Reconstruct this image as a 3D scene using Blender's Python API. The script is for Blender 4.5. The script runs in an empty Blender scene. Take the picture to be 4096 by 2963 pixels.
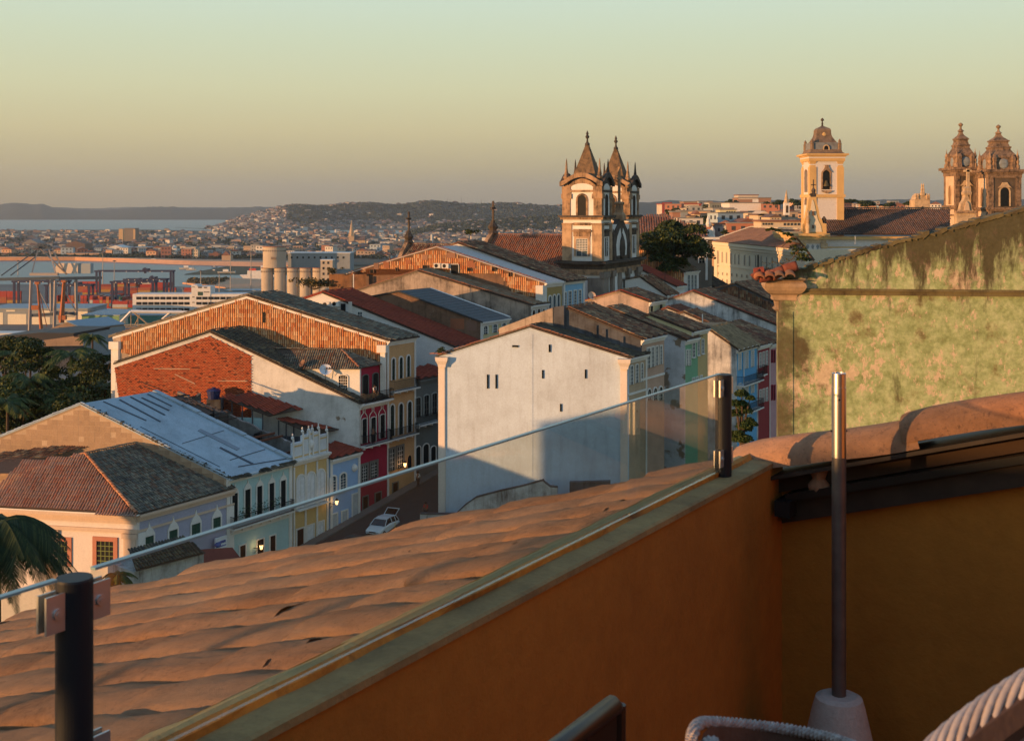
import bpy, math, random
import numpy as np
from mathutils import Vector, Matrix
random.seed(7); RNG = np.random.default_rng(7)
sc = bpy.context.scene
COL = sc.collection
# ------------------------------------------------------------------ camera, sky, sun, exposure
F = 4695.6; UC = 2048.0; V0 = 834.4; CZ = 85.0
cam_d = bpy.data.cameras.new('camera'); cam = bpy.data.objects.new('camera', cam_d); COL.objects.link(cam)
cam.location = (0, 0, CZ); cam.rotation_euler = (math.radians(90), 0, 0)
cam_d.sensor_width = 36; cam_d.lens = 36 * F / 4096; cam_d.shift_y = -(1481.5 - V0) / 4096
cam_d.clip_start = 0.05; cam_d.clip_end = 60000
cam_d.dof.use_dof = True; cam_d.dof.focus_distance = 110; cam_d.dof.aperture_fstop = 20
sc.camera = cam
sc.view_settings.view_transform = 'Standard'; sc.view_settings.look = 'None'
sc.view_settings.exposure = 0.42; sc.view_settings.gamma = 1; sc.view_settings.use_curve_mapping = False
SUN_EL = math.radians(3.6); SUN_A = math.radians(61)
S = Vector((-math.sin(SUN_A) * math.cos(SUN_EL), -math.cos(SUN_A) * math.cos(SUN_EL), math.sin(SUN_EL)))
sl = bpy.data.lights.new('sun', 'SUN'); sl.energy = 5.0; sl.angle = math.radians(0.6); sl.color = (1.0, 0.50, 0.19)
sun = bpy.data.objects.new('sun', sl); COL.objects.link(sun)
sun.rotation_euler = S.to_track_quat('Z', 'Y').to_euler(); sun.location = (-60, -40, 140)
w = bpy.data.worlds.new('World'); sc.world = w; w.use_nodes = True
nt = w.node_tree; nt.nodes.clear()
out = nt.nodes.new('ShaderNodeOutputWorld'); bg = nt.nodes.new('ShaderNodeBackground'); bg.inputs[1].default_value = 0.1
sky = nt.nodes.new('ShaderNodeTexSky'); sky.sky_type = 'NISHITA'; sky.sun_disc = False
sky.sun_elevation = SUN_EL; sky.sun_rotation = math.atan2(S.x, S.y); sky.air_density = 1.4; sky.dust_density = 3.0; sky.altitude = 80
tc = nt.nodes.new('ShaderNodeTexCoord'); sep = nt.nodes.new('ShaderNodeSeparateXYZ'); nt.links.new(tc.outputs['Generated'], sep.inputs[0])
rp = nt.nodes.new('ShaderNodeValToRGB'); nt.links.new(sep.outputs['Z'], rp.inputs[0])
cr = rp.color_ramp
stops = [(0.0, (.29, .235, .15)), (.010, (.335, .27, .165)), (.035, (.455, .38, .215)), (.065, (.55, .485, .275)), (.10, (.57, .565, .355)), (.14, (.545, .605, .435)),
         (.18, (.53, .64, .53)), (.26, (.38, .52, .54)), (.45, (.22, .36, .50)), (1.0, (.13, .25, .44))]
while len(cr.elements) < len(stops): cr.elements.new(.5)
for e, (p, c) in zip(cr.elements, stops): e.position = p; e.color = (*c, 1)
vm = nt.nodes.new('ShaderNodeVectorMath'); vm.operation = 'SCALE'; vm.inputs[3].default_value = 10.0; nt.links.new(rp.outputs[0], vm.inputs[0])
mx = nt.nodes.new('ShaderNodeMix'); mx.data_type = 'RGBA'; mx.inputs[0].default_value = 0.86
nt.links.new(sky.outputs[0], mx.inputs[6]); nt.links.new(vm.outputs[0], mx.inputs[7])
nt.links.new(mx.outputs[2], bg.inputs[0]); nt.links.new(bg.outputs[0], out.inputs[0])
sc.cycles.max_bounces = 8; sc.cycles.volume_bounces = 0
# ------------------------------------------------------------------ geometry of the place
D1 = Vector((0.5337, 0.8457, 0)); N1 = Vector((0.8457, -0.5337, 0))
G = Vector((0.985, -0.174, 0)); NG = Vector((-0.174, -0.985, 0)); UP = Vector((0, 0, 1))
def ray(U, V): return Vector(((U - UC) / F, 1.0, (V0 - V) / F))
def at(U, V, Y): r = ray(U, V); return Vector((r.x * Y, Y, CZ + r.z * Y))
def hit(U, V, P, d):
 n = Vector((d.y, -d.x, 0)); r = ray(U, V); t = (n.x * P.x + n.y * P.y) / (n.x * r.x + n.y * r.y)
 return Vector((r.x * t, t, CZ + r.z * t))
def onz(U, V, z): r = ray(U, V); t = (z - CZ) / r.z; return Vector((r.x * t, t, z))
def sline(U, V, x0): u = (U - UC) / F; return at(U, V, x0 / (u - 0.631))
def zs(Y): return 54.7 + (Y - 112) * .17
# ------------------------------------------------------------------ materials
MATS = {}
def nodes(m): return m.node_tree.nodes, m.node_tree.links
def base_mat(name, rough=.8, metal=0.0, spec=.3):
 m = bpy.data.materials.new(name); m.use_nodes = True
 b = m.node_tree.nodes['Principled BSDF']; b.inputs['Roughness'].default_value = rough; b.inputs['Metallic'].default_value = metal
 b.inputs['Specular IOR Level'].default_value = spec
 return m, b
def pos(N, L, scale=(1, 1, 1)):
 g = N.new('ShaderNodeNewGeometry'); mp = N.new('ShaderNodeMapping'); mp.inputs['Scale'].default_value = scale
 L.new(g.outputs['Position'], mp.inputs[0]); return mp.outputs[0]
def noise(N, L, vec, scale, detail=6, rough=.6):
 n = N.new('ShaderNodeTexNoise'); n.inputs['Scale'].default_value = scale; n.inputs['Detail'].default_value = detail; n.inputs['Roughness'].default_value = rough
 L.new(vec, n.inputs['Vector']); return n.outputs[0]
def ramp(N, L, fac, stops):
 r = N.new('ShaderNodeValToRGB'); L.new(fac, r.inputs[0]); c = r.color_ramp
 while len(c.elements) < len(stops): c.elements.new(.5)
 for e, (p, col) in zip(c.elements, stops):
  e.position = p; e.color = (*col, 1) if len(col) == 3 else col
 return r.outputs[0]
def mixc(N, L, fac, a, b, mode='MIX'):
 m = N.new('ShaderNodeMix'); m.data_type = 'RGBA'; m.blend_type = mode
 if isinstance(fac, float): m.inputs[0].default_value = fac
 else: L.new(fac, m.inputs[0])
 for i, x in ((6, a), (7, b)):
  if isinstance(x, tuple): m.inputs[i].default_value = (*x, 1)
  else: L.new(x, m.inputs[i])
 return m.outputs[2]
def bump(N, L, b, h, strength=.3, dist=.02):
 bp = N.new('ShaderNodeBump'); bp.inputs['Strength'].default_value = strength; bp.inputs['Distance'].default_value = dist
 L.new(h, bp.inputs['Height']); L.new(bp.outputs[0], b.inputs['Normal'])
def mul(c, k): return tuple(x * k for x in c)
W0 = (0, 0, 0); W1 = (1, 1, 1)
def plaster(name, c, dirt=.35, dcol=None, patch=None, pamt=.36, sc_=1.0, rough=.85, fine=.12, streak=.5):
 """painted render with cloudy wear, rain streaks and (optional) patches where the paint is gone"""
 if name in MATS: return MATS[name]
 m, b = base_mat(name, rough); N, L = nodes(m)
 p = pos(N, L); dcol = dcol or mul(c, .35)
 n1 = noise(N, L, p, .45 * sc_, 8, .65); f1 = ramp(N, L, n1, [(.42, W0), (.72, W1)])
 st = noise(N, L, pos(N, L, (2.2, 2.2, .22)), 1.0 * sc_, 6, .7); f2 = ramp(N, L, st, [(.5, W0), (.75, W1)])
 f = mixc(N, L, streak, f1, f2, 'ADD'); sclf = N.new('ShaderNodeMath'); sclf.operation = 'MULTIPLY'; sclf.use_clamp = True
 L.new(f, sclf.inputs[0]); sclf.inputs[1].default_value = dirt
 col = mixc(N, L, sclf.outputs[0], c, dcol)
 n3 = noise(N, L, p, 9 * sc_, 5, .7); v = ramp(N, L, n3, [(.3, mul(W1, 1 - fine * 1.6)), (.7, mul(W1, 1.0))])
 col = mixc(N, L, 1.0, col, v, 'MULTIPLY')
 if patch:
  np_ = noise(N, L, p, .33 * sc_, 7, .62); fp = ramp(N, L, np_, [(pamt - .015 + .25, W0), (pamt + .015 + .25, W1)])
  col = mixc(N, L, fp, col, patch)
 L.new(col, b.inputs['Base Color']); bump(N, L, b, n3, .35, .015)
 MATS[name] = m; return m
def flat(name, c, rough=.6, metal=0.0, spec=.3, var=.15, scale=3.0):
 if name in MATS: return MATS[name]
 m, b = base_mat(name, rough, metal, spec); N, L = nodes(m)
 n = noise(N, L, pos(N, L), scale, 5); col = ramp(N, L, n, [(.3, mul(c, 1 - var)), (.7, mul(c, 1 + var))])
 L.new(col, b.inputs['Base Color']); MATS[name] = m; return m
def island(name, cols, rough=.85, dirt=(.03, .028, .022), damt=.35, dscale=.35, bumpy=True, metal=0.0):
 """colour differs from piece to piece (per mesh island and per object) with grime over it"""
 if name in MATS: return MATS[name]
 m, b = base_mat(name, rough, metal, .2); N, L = nodes(m)
 g = N.new('ShaderNodeNewGeometry'); oi = N.new('ShaderNodeObjectInfo')
 a = N.new('ShaderNodeMath'); a.operation = 'ADD'; L.new(g.outputs['Random Per Island'], a.inputs[0]); L.new(oi.outputs['Random'], a.inputs[1])
 fr = N.new('ShaderNodeMath'); fr.operation = 'FRACT'; L.new(a.outputs[0], fr.inputs[0])
 k = len(cols); r = ramp(N, L, fr.outputs[0], [(i / max(1, k - 1), c) for i, c in enumerate(cols)])
 p = pos(N, L); n1 = noise(N, L, p, dscale, 8, .7); f = ramp(N, L, n1, [(.44, W0), (.66, W1)])
 s = N.new('ShaderNodeMath'); s.operation = 'MULTIPLY'; L.new(f, s.inputs[0]); s.inputs[1].default_value = damt
 col = mixc(N, L, s.outputs[0], r, dirt)
 n2 = noise(N, L, p, 14, 4, .7); v = ramp(N, L, n2, [(.3, mul(W1, .72)), (.7, W1)]); col = mixc(N, L, 1.0, col, v, 'MULTIPLY')
 L.new(col, b.inputs['Base Color'])
 if bumpy: bump(N, L, b, n2, .3, .01)
 MATS[name] = m; return m
def emit(name, c, s):
 if name in MATS: return MATS[name]
 m, b = base_mat(name, .5); b.inputs['Base Color'].default_value = (*c, 1); b.inputs['Emission Color'].default_value = (*c, 1); b.inputs['Emission Strength'].default_value = s
 MATS[name] = m; return m
def foliage(name, c1, c2, c3):
 m, b = base_mat(name, .6, 0, .25); N, L = nodes(m)
 g = N.new('ShaderNodeNewGeometry'); r = ramp(N, L, g.outputs['Random Per Island'], [(0, c1), (.6, c2), (1, c3)])
 L.new(r, b.inputs['Base Color']); b.inputs['Transmission Weight'].default_value = 0
 MATS[name] = m; return m
WHITE = (.74, .73, .71)
M_white = plaster('white_render', WHITE, .22, (.30, .28, .25))
M_white_w = plaster('worn_white_render', (.66, .66, .65), .5, (.20, .19, .17), patch=(.24, .18, .13), pamt=.415)
M_white_st = plaster('stained_white_render', (.62, .62, .62), .9, (.14, .14, .14), streak=.9)
M_trim = plaster('white_trim', (.76, .74, .70), .25, (.3, .28, .24))
M_lav = island('lavender_brick_paint', [(.34, .35, .47), (.40, .41, .53), (.37, .38, .50)], damt=.1)
M_peach = plaster('pale_peach_render', (.74, .66, .60), .12)
M_teal = plaster('pale_teal_render', (.42, .62, .64), .2, (.25, .32, .32))
M_yel = plaster('ochre_yellow_render', (.66, .46, .20), .25)
M_blue = plaster('sky_blue_render', (.32, .48, .74), .2)
M_red = plaster('crimson_render', (.36, .022, .055), .3)
M_orange = plaster('apricot_render', (.62, .37, .18), .25)
M_grey = plaster('grey_green_render', (.16, .17, .16), .3)
M_cream = plaster('pale_yellow_render', (.66, .60, .36), .2)
M_stain = plaster('stained_grey_plaster', (.44, .36, .30), 1.0, (.12, .10, .085), streak=.8)
M_brown = plaster('brown_weathered_plaster', (.22, .13, .085), .9, (.07, .045, .03), patch=(.42, .38, .33), pamt=.42)
M_char = plaster('charcoal_stained_plaster', (.11, .12, .14), 1.0, (.045, .045, .05), streak=.9)
M_beige = plaster('beige_weathered_plaster', (.52, .42, .33), .8, (.16, .12, .09), streak=.8)
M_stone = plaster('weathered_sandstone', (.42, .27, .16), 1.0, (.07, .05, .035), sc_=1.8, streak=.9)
M_dstone = plaster('blackened_and_shade_stone', (.10, .078, .062), .9, (.02, .018, .016), sc_=2.0)
M_goldst = plaster('pale_golden_stone', (.62, .45, .27), .8, (.18, .12, .08), sc_=1.5)
M_ochre = plaster('ochre_trim', (.66, .40, .14), .25)
M_dark = flat('dark_window_pane', (.012, .014, .016), .55, 0, .12)
M_pane = flat('blue_grey_window_pane', (.05, .08, .10), .08, 0, .7)
M_shut = flat('dark_green_shutter', (.03, .07, .05), .5)
M_green = flat('olive_green_window_wood', (.16, .20, .06), .5)
M_iron = flat('black_iron', (.02, .02, .022), .5, .4)
M_tile_g = island('grey_lichen_roof_tile', [(.18, .165, .13), (.26, .23, .17), (.12, .11, .095), (.33, .28, .20), (.24, .13, .08), (.15, .14, .12)], damt=.5, dscale=.8)
M_tile_r = island('red_clay_roof_tile', [(.34, .13, .07), (.40, .17, .09), (.28, .12, .075), (.36, .20, .13), (.22, .13, .10)], damt=.25)
M_tile_red = island('new_red_roof_tile', [(.30, .06, .035), (.34, .075, .04), (.26, .055, .035)], damt=.25)
M_tile_b = island('brown_mottled_roof_tile', [(.26, .11, .06), (.36, .18, .10), (.10, .07, .055), (.46, .33, .19), (.15, .07, .045), (.30, .13, .07)], damt=.6, dscale=.8)
M_tile_d = island('dark_mossy_roof_tile', [(.085, .075, .06), (.13, .11, .075), (.06, .055, .05), (.18, .15, .09)], damt=.5)
M_tile_h = island('hung_clay_wall_tile', [(.62, .25, .09), (.74, .38, .17), (.50, .16, .06), (.78, .50, .28), (.38, .17, .08)], damt=.15)
M_brick = island('orange_red_brick', [(.46, .10, .04), (.52, .14, .06), (.36, .08, .035), (.48, .19, .10)], damt=.15)
M_block = island('tan_concrete_block', [(.38, .27, .18), (.41, .29, .195), (.36, .255, .175)], damt=.2)
M_mortar = plaster('pale_mortar', (.50, .38, .27), .4)
M_deck = flat('dark_roof_deck', (.07, .05, .04), .9)
M_deckg = flat('dark_hung_tile_backing', (.16, .07, .035), .9)
M_memb = plaster('pale_blue_roof_sheet', (.40, .50, .58), .45, (.16, .19, .22), sc_=.9)
M_metal_g = flat('grey_roof_sheet', (.10, .11, .115), .8, 0)
M_metal_w = flat('pinkish_white_roof_sheet', (.48, .43, .40), .6)
M_wood = flat('weathered_timber', (.07, .05, .035), .8)
M_lit = emit('lamp_glow', (1.0, .55, .2), 3.0)
# ------------------------------------------------------------------ mesh helpers
ORG = {}
def new_obj(name, data, parent=None, loc=None):
 o = bpy.data.objects.new(name, data); COL.objects.link(o)
 if parent is not None:
  o.parent = parent; ORG[o.name] = ORG[parent.name]
  if loc is not None: o.location = loc - ORG[parent.name]; ORG[o.name] = loc.copy()
 else:
  o.location = loc if loc is not None else (0, 0, 0); ORG[o.name] = Vector(o.location)
 return o
def props(o, label=None, cat=None, group=None, kind=None):
 if label: o['label'] = label
 if cat: o['category'] = cat
 if group: o['group'] = group
 if kind: o['kind'] = kind
 return o
def thing(name, label, cat, loc, group=None):
 return props(new_obj(name, None, None, Vector(loc)), label, cat, group)
class MB:
 def __init__(s): s.v = []; s.f = []
 def add(s, vs, fs):
  k = len(s.v); s.v += [tuple(p) for p in vs]; s.f += [tuple(i + k for i in q) for q in fs]; return s
 def quad(s, *p): return s.add(p, [tuple(range(len(p)))])
 def prism(s, pts, vec):
  n = len(pts); a = [Vector(p) for p in pts]; b = [p + vec for p in a]
  fs = [tuple(range(n - 1, -1, -1)), tuple(range(n, 2 * n))] + [(i, (i + 1) % n, n + (i + 1) % n, n + i) for i in range(n)]
  return s.add(a + b, fs)
 def box(s, o, a, b, c): return s.prism([o, o + a, o + a + b, o + b], c)
 def cbox(s, c, a, b, d): return s.box(c - a / 2 - b / 2 - d / 2, a, b, d)
 def tube(s, p0, p1, r0, r1=None, n=8, caps=True):
  r1 = r0 if r1 is None else r1; p0 = Vector(p0); p1 = Vector(p1); d = (p1 - p0)
  if d.length < 1e-6: return s
  q = d.to_track_quat('Z', 'Y'); x = q @ Vector((1, 0, 0)); y = q @ Vector((0, 1, 0)); vs = []
  for p, r in ((p0, r0), (p1, r1)):
   for i in range(n):
    a = 2 * math.pi * i / n; vs.append(p + x * math.cos(a) * r + y * math.sin(a) * r)
  fs = [(i, (i + 1) % n, n + (i + 1) % n, n + i) for i in range(n)]
  if caps: fs += [tuple(range(n - 1, -1, -1)), tuple(range(n, 2 * n))]
  return s.add(vs, fs)
 def path(s, pts, rads, n=6):
  pts = [Vector(p) for p in pts]; vs = []; m = len(pts)
  for k, p in enumerate(pts):
   d = (pts[min(k + 1, m - 1)] - pts[max(k - 1, 0)]).normalized(); q = d.to_track_quat('Z', 'Y')
   x = q @ Vector((1, 0, 0)); y = q @ Vector((0, 1, 0)); r = rads[k] if hasattr(rads, '__len__') else rads
   for i in range(n):
    a = 2 * math.pi * i / n; vs.append(p + x * math.cos(a) * r + y * math.sin(a) * r)
  fs = [(k * n + i, k * n + (i + 1) % n, (k + 1) * n + (i + 1) % n, (k + 1) * n + i) for k in range(m - 1) for i in range(n)]
  fs += [tuple(range(n - 1, -1, -1)), tuple(range((m - 1) * n, m * n))]
  return s.add(vs, fs)
 def lathe(s, c, prof, n=12, rot=0.0, ax=None, ay=None, cap=True):
  """profile of (radius, height); n=4 with rot=pi/4 gives square section"""
  ax = ax or Vector((1, 0, 0)); ay = ay or Vector((0, 1, 0)); vs = []
  for r, z in prof:
   for i in range(n):
    a = 2 * math.pi * i / n + rot; vs.append(Vector(c) + ax * (math.cos(a) * r) + ay * (math.sin(a) * r) + UP * z)
  m = len(prof); fs = [(k * n + i, k * n + (i + 1) % n, (k + 1) * n + (i + 1) % n, (k + 1) * n + i) for k in range(m - 1) for i in range(n)]
  if cap: fs += [tuple(range(n - 1, -1, -1)), tuple(range((m - 1) * n, m * n))]
  return s.add(vs, fs)
 def build(s, name, mat, parent=None, smooth=False, loc=None, **kw):
  if loc is None: loc = Vector(s.v[0]) if parent is None else None
  o0 = ORG[parent.name] if parent is not None else Vector(loc)
  me = bpy.data.meshes.new(name); a = np.array(s.v, dtype=float) - np.array(o0)
  me.from_pydata(a.tolist(), [], s.f); me.materials.append(mat)
  if smooth: me.polygons.foreach_set('use_smooth', [True] * len(me.polygons))
  o = new_obj(name, me, parent, None if parent is not None else Vector(loc)); props(o, **kw); return o
def np_mesh(name, V, Fq, mat, parent=None, loc=None, smooth=False, **kw):
 """V (n,3) float, Fq (m,k) int with constant k"""
 o0 = ORG[parent.name] if parent is not None else (loc if loc is not None else Vector(V[0]))
 me = bpy.data.meshes.new(name); V = np.asarray(V, float) - np.array(o0); m, k = Fq.shape
 me.vertices.add(len(V)); me.vertices.foreach_set('co', V.ravel()); me.loops.add(m * k); me.loops.foreach_set('vertex_index', Fq.ravel().astype(np.int32))
 me.polygons.add(m); me.polygons.foreach_set('loop_start', np.arange(0, m * k, k, dtype=np.int32)); me.polygons.foreach_set('loop_total', np.full(m, k, dtype=np.int32))
 me.update(calc_edges=True); me.materials.append(mat)
 me.polygons.foreach_set('use_smooth', [smooth] * m)
 o = new_obj(name, me, parent, None if parent is not None else Vector(o0)); props(o, **kw); return o
def barrel_t(w, l, h=None, seg=5, tilt=.03):
 """one roof tile: local a across, b down the slope, c up; returns verts, quads"""
 r = w * .5; h = h or r; V = []; Q = []
 for j, (b, s, dz) in enumerate(((-l * .55, .80, 0), (l * .5, 1.0, tilt))):
  for i in range(seg):
   t = math.pi * i / (seg - 1); V.append((-math.cos(t) * r * s, b, math.sin(t) * h * s + dz))
 for i in range(seg - 1): Q.append((i, i + 1, seg + i + 1, seg + i))
 k = len(V)
 for i in range(seg):
  t = math.pi * i / (seg - 1); V.append((-math.cos(t) * r * .72, l * .5 - .01, math.sin(t) * h * .62 + tilt * .3))
 for i in range(seg - 1): Q.append((seg + i, seg + i + 1, k + i + 1, k + i))
 return np.array(V, float), np.array(Q)
def brick_t(w, l, h):
 x, y = w / 2, l / 2
 V = [(-x, -y, 0), (x, -y, 0), (x, y, 0), (-x, y, 0), (-x, -y, h), (x, -y, h), (x, y, h), (-x, y, h)]
 Q = [(4, 5, 6, 7), (0, 1, 5, 4), (1, 2, 6, 5), (2, 3, 7, 6), (3, 0, 4, 7)]
 return np.array(V, float), np.array(Q)
def inpoly(a, b, poly):
 ins = np.zeros(len(a), bool); n = len(poly)
 for i in range(n):
  x1, y1 = poly[i]; x2, y2 = poly[(i + 1) % n]
  c = ((y1 > b) != (y2 > b)) & (a < (x2 - x1) * (b - y1) / ((y2 - y1) if abs(y2 - y1) > 1e-9 else 1e-9) + x1)
  ins ^= c
 return ins
def field(parent, name, P0, e1, e2, n, poly3, du, dv, templ, mat, mat2=None, indiv=300, jit=.012, stagger=0.0, skip=0.0, lift=0.0, margin=0.0):
 """cover the planar polygon poly3 with pieces: the first (nearest) ones are objects, the rest one joined part"""
 e1 = e1.normalized(); e2 = e2.normalized(); n = n.normalized()
 poly = [((p - P0).dot(e1), (p - P0).dot(e2)) for p in poly3]; A = [q[0] for q in poly]; Bq = [q[1] for q in poly]
 ia = np.arange(math.floor(min(A) / du), math.ceil(max(A) / du) + 1); ib = np.arange(math.floor(min(Bq) / dv), math.ceil(max(Bq) / dv) + 1)
 ga, gb = np.meshgrid(ia, ib); a = ga.ravel() * du + (gb.ravel() % 2) * du * stagger; b = gb.ravel() * dv + dv * .5
 ok = inpoly(a, b, poly)
 if skip: ok &= RNG.random(len(a)) > skip
 a = a[ok]; b = b[ok]; k = len(a)
 if k == 0: return
 a = a + RNG.normal(0, jit, k); b = b + RNG.normal(0, jit * 1.3, k); c = lift + RNG.normal(0, jit * .5, k)
 E1 = np.array(e1); E2 = np.array(e2); NN = np.array(n)
 C = np.array(P0) + a[:, None] * E1 + b[:, None] * E2 + c[:, None] * NN
 order = np.argsort(np.linalg.norm(C - np.array((0, 0, CZ)), axis=1)); C = C[order]
 TV, TQ = templ; rot = RNG.normal(0, .02, k)
 ni = min(indiv, k)
 if ni:
  me = bpy.data.meshes.new(name); me.from_pydata(TV.tolist(), [], TQ.tolist()); me.materials.append(mat)
  og = ORG[parent.name]
  for i in range(ni):
   o = bpy.data.objects.new(name, me); COL.objects.link(o); o.parent = parent
   cr_, sr_ = math.cos(rot[i]), math.sin(rot[i]); x = e1 * cr_ + e2 * sr_; y = e2 * cr_ - e1 * sr_; p = C[i] - np.array(og)
   o.matrix_basis = Matrix(((x.x, y.x, n.x, p[0]), (x.y, y.y, n.y, p[1]), (x.z, y.z, n.z, p[2]), (0, 0, 0, 1)))
 if k > ni:
  Cr = C[ni:]; rr = rot[ni:]; x = E1 * np.cos(rr)[:, None] + E2 * np.sin(rr)[:, None]; y = E2 * np.cos(rr)[:, None] - E1 * np.sin(rr)[:, None]
  V = Cr[:, None, :] + TV[None, :, 0:1] * x[:, None, :] + TV[None, :, 1:2] * y[:, None, :] + TV[None, :, 2:3] * NN
  Q = TQ[None] + (np.arange(len(Cr)) * len(TV))[:, None, None]
  np_mesh(name if not ni else name, V.reshape(-1, 3), Q.reshape(-1, TQ.shape[1]), mat, parent, kind='stuff')
TILE = barrel_t(.20, .46); TILEC = barrel_t(.24, .46, seg=4)
def tile_slope(parent, Rn, Bn, L, mat, dirv=D1, over=.35, indiv=0, w=.23, l=.42, poly=None, skip=0.0):
 """barrel tiles on the slope falling from Rn to Bn, running L along dirv"""
 e2 = (Bn - Rn).normalized(); e1 = (dirv - e2 * dirv.dot(e2)).normalized(); n = e1.cross(e2)
 if n.z < 0: n = -n
 P = poly or [Rn - dirv * .1, Rn + dirv * (L + .05), Bn + e2 * over + dirv * (L + .05), Bn + e2 * over - dirv * .1]
 field(parent, 'roof_tile', Rn, e1, e2, n, P, w, l, barrel_t(w * .80, l * 1.08, h=w * .34), mat, indiv=indiv, jit=.014, lift=.06, skip=skip)
def rake_tiles(parent, p0, p1, side, mat, w=.26, l=.40, lift=.10):
 """one course of covering tiles along an edge"""
 d = (p1 - p0); n_ = max(1, int(d.length / l)); e2 = d.normalized(); n = side.cross(e2)
 if n.z < 0: n = -n
 T, Q = barrel_t(w, l * 1.1, h=w * .4); V = []; QQ = []
 for i in range(n_):
  c = p0 + e2 * (i + .5) * l + n * (lift + random.gauss(0, .012)) + side * random.gauss(0, .015)
  V.append(np.array(c) + T[:, 0:1] * np.array(side) + T[:, 1:2] * np.array(e2) + T[:, 2:3] * np.array(n)); QQ.append(Q + i * len(T))
 np_mesh('edge_tiles', np.vstack(V), np.vstack(QQ), mat, parent, kind='stuff')
# ------------------------------------------------------------------ windows, balconies, lamps
def win(parent, P0, d, nrm, U0, U1, Vt, Vb, arch=0.0, frame=None, pane=None, fw=.13, bars=(1, 2), hood=None, name='window', sill=False, barmat=None, deep=.05):
 """window on the vertical plane through P0 along d; frame part with pane and glazing bars as sub-parts"""
 frame = frame or M_trim; pane = pane or M_dark
 a = hit(U0, (Vt + Vb) / 2, P0, d); b = hit(U1, (Vt + Vb) / 2, P0, d); s0 = (a - P0).dot(d); s1 = (b - P0).dot(d)
 if s0 > s1: s0, s1 = s1, s0
 um = (U0 + U1) / 2; zt = hit(um, Vt, P0, d).z; zb = hit(um, Vb, P0, d).z
 return win_m(parent, P0, d, nrm, s0, s1, zb, zt, arch, frame, pane, fw, bars, hood, name, sill, barmat, deep)
def win_m(parent, P0, d, nrm, s0, s1, zb, zt, arch=0.0, frame=None, pane=None, fw=.13, bars=(1, 2), hood=None, name='window', sill=False, barmat=None, deep=.05):
 frame = frame or M_trim; pane = pane or M_dark
 def P(s, z, o=0.0): return Vector((P0.x + d.x * s + nrm.x * o, P0.y + d.y * s + nrm.y * o, z))
 wv = s1 - s0; mid = (s0 + s1) / 2
 def outline(gr):
  pts = [(s0 - gr, zb - (gr if sill else 0)), (s1 + gr, zb - (gr if sill else 0))]
  if arch:
   h = wv / 2 * arch; z1 = zt - h
   for i in range(9):
    t = math.pi * i / 8; pts.append((mid + math.cos(t) * (wv / 2 + gr), z1 + math.sin(t) * (h + gr)))
  else: pts += [(s1 + gr, zt + gr), (s0 - gr, zt + gr)]
  return pts
 m = MB(); o_, i_ = outline(fw), outline(0); n = len(o_)
 vo = [P(s, z, .10) for s, z in o_]; vi = [P(s, z, .10) for s, z in i_]; vb = [P(s, z, .004) for s, z in o_]; vd = [P(s, z, .02) for s, z in i_]
 m.add(vo + vi + vb + vd, [(k, (k + 1) % n, n + (k + 1) % n, n + k) for k in range(n)] + [(2 * n + k, 2 * n + (k + 1) % n, (k + 1) % n, k) for k in range(n)] + [(n + k, n + (k + 1) % n, 3 * n + (k + 1) % n, 3 * n + k) for k in range(n)])
 if sill: m.box(P(s0 - fw * 1.3, zb - fw * 1.2, 0.005), d * (wv + fw * 2.6), nrm * .2, UP * fw * .8)
 if hood:
  if hood == 'ogee': pts = [(s0 - .1, zt + fw), (s1 + .1, zt + fw), (s1 - .12 * wv, zt + .55 * wv), (mid + .1 * wv, zt + .8 * wv), (mid, zt + 1.25 * wv), (mid - .1 * wv, zt + .8 * wv), (s0 + .12 * wv, zt + .55 * wv)]
  else: pts = [(s0 - .15, zt + fw + .05), (s1 + .15, zt + fw + .05), (s1 + .15, zt + fw + .2), (s0 - .15, zt + fw + .2)]
  m.prism([P(s, z, .006) for s, z in pts], nrm * .11)
 fr = m.build(name, frame, parent)
 MB().add([P(s, z, .03) for s, z in i_], [tuple(range(n))]).build('pane', pane, fr)
 if bars:
  bm = MB(); nx, nz = bars; t = .035 if wv < 1.3 else .05
  for k in range(1, nx + 1): bm.box(P(s0 + wv * k / (nx + 1) - t / 2, zb, .031), d * t, nrm * .03, UP * ((zt - zb) - (wv * .25 * arch if arch else 0)))
  for k in range(1, nz + 1): bm.box(P(s0, zb + (zt - zb - (wv * .5 * arch)) * k / (nz + 1) - t / 2, .031), d * wv, nrm * .028, UP * t)
  bm.build('glazing_bars', barmat or frame, fr)
 return fr
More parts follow.
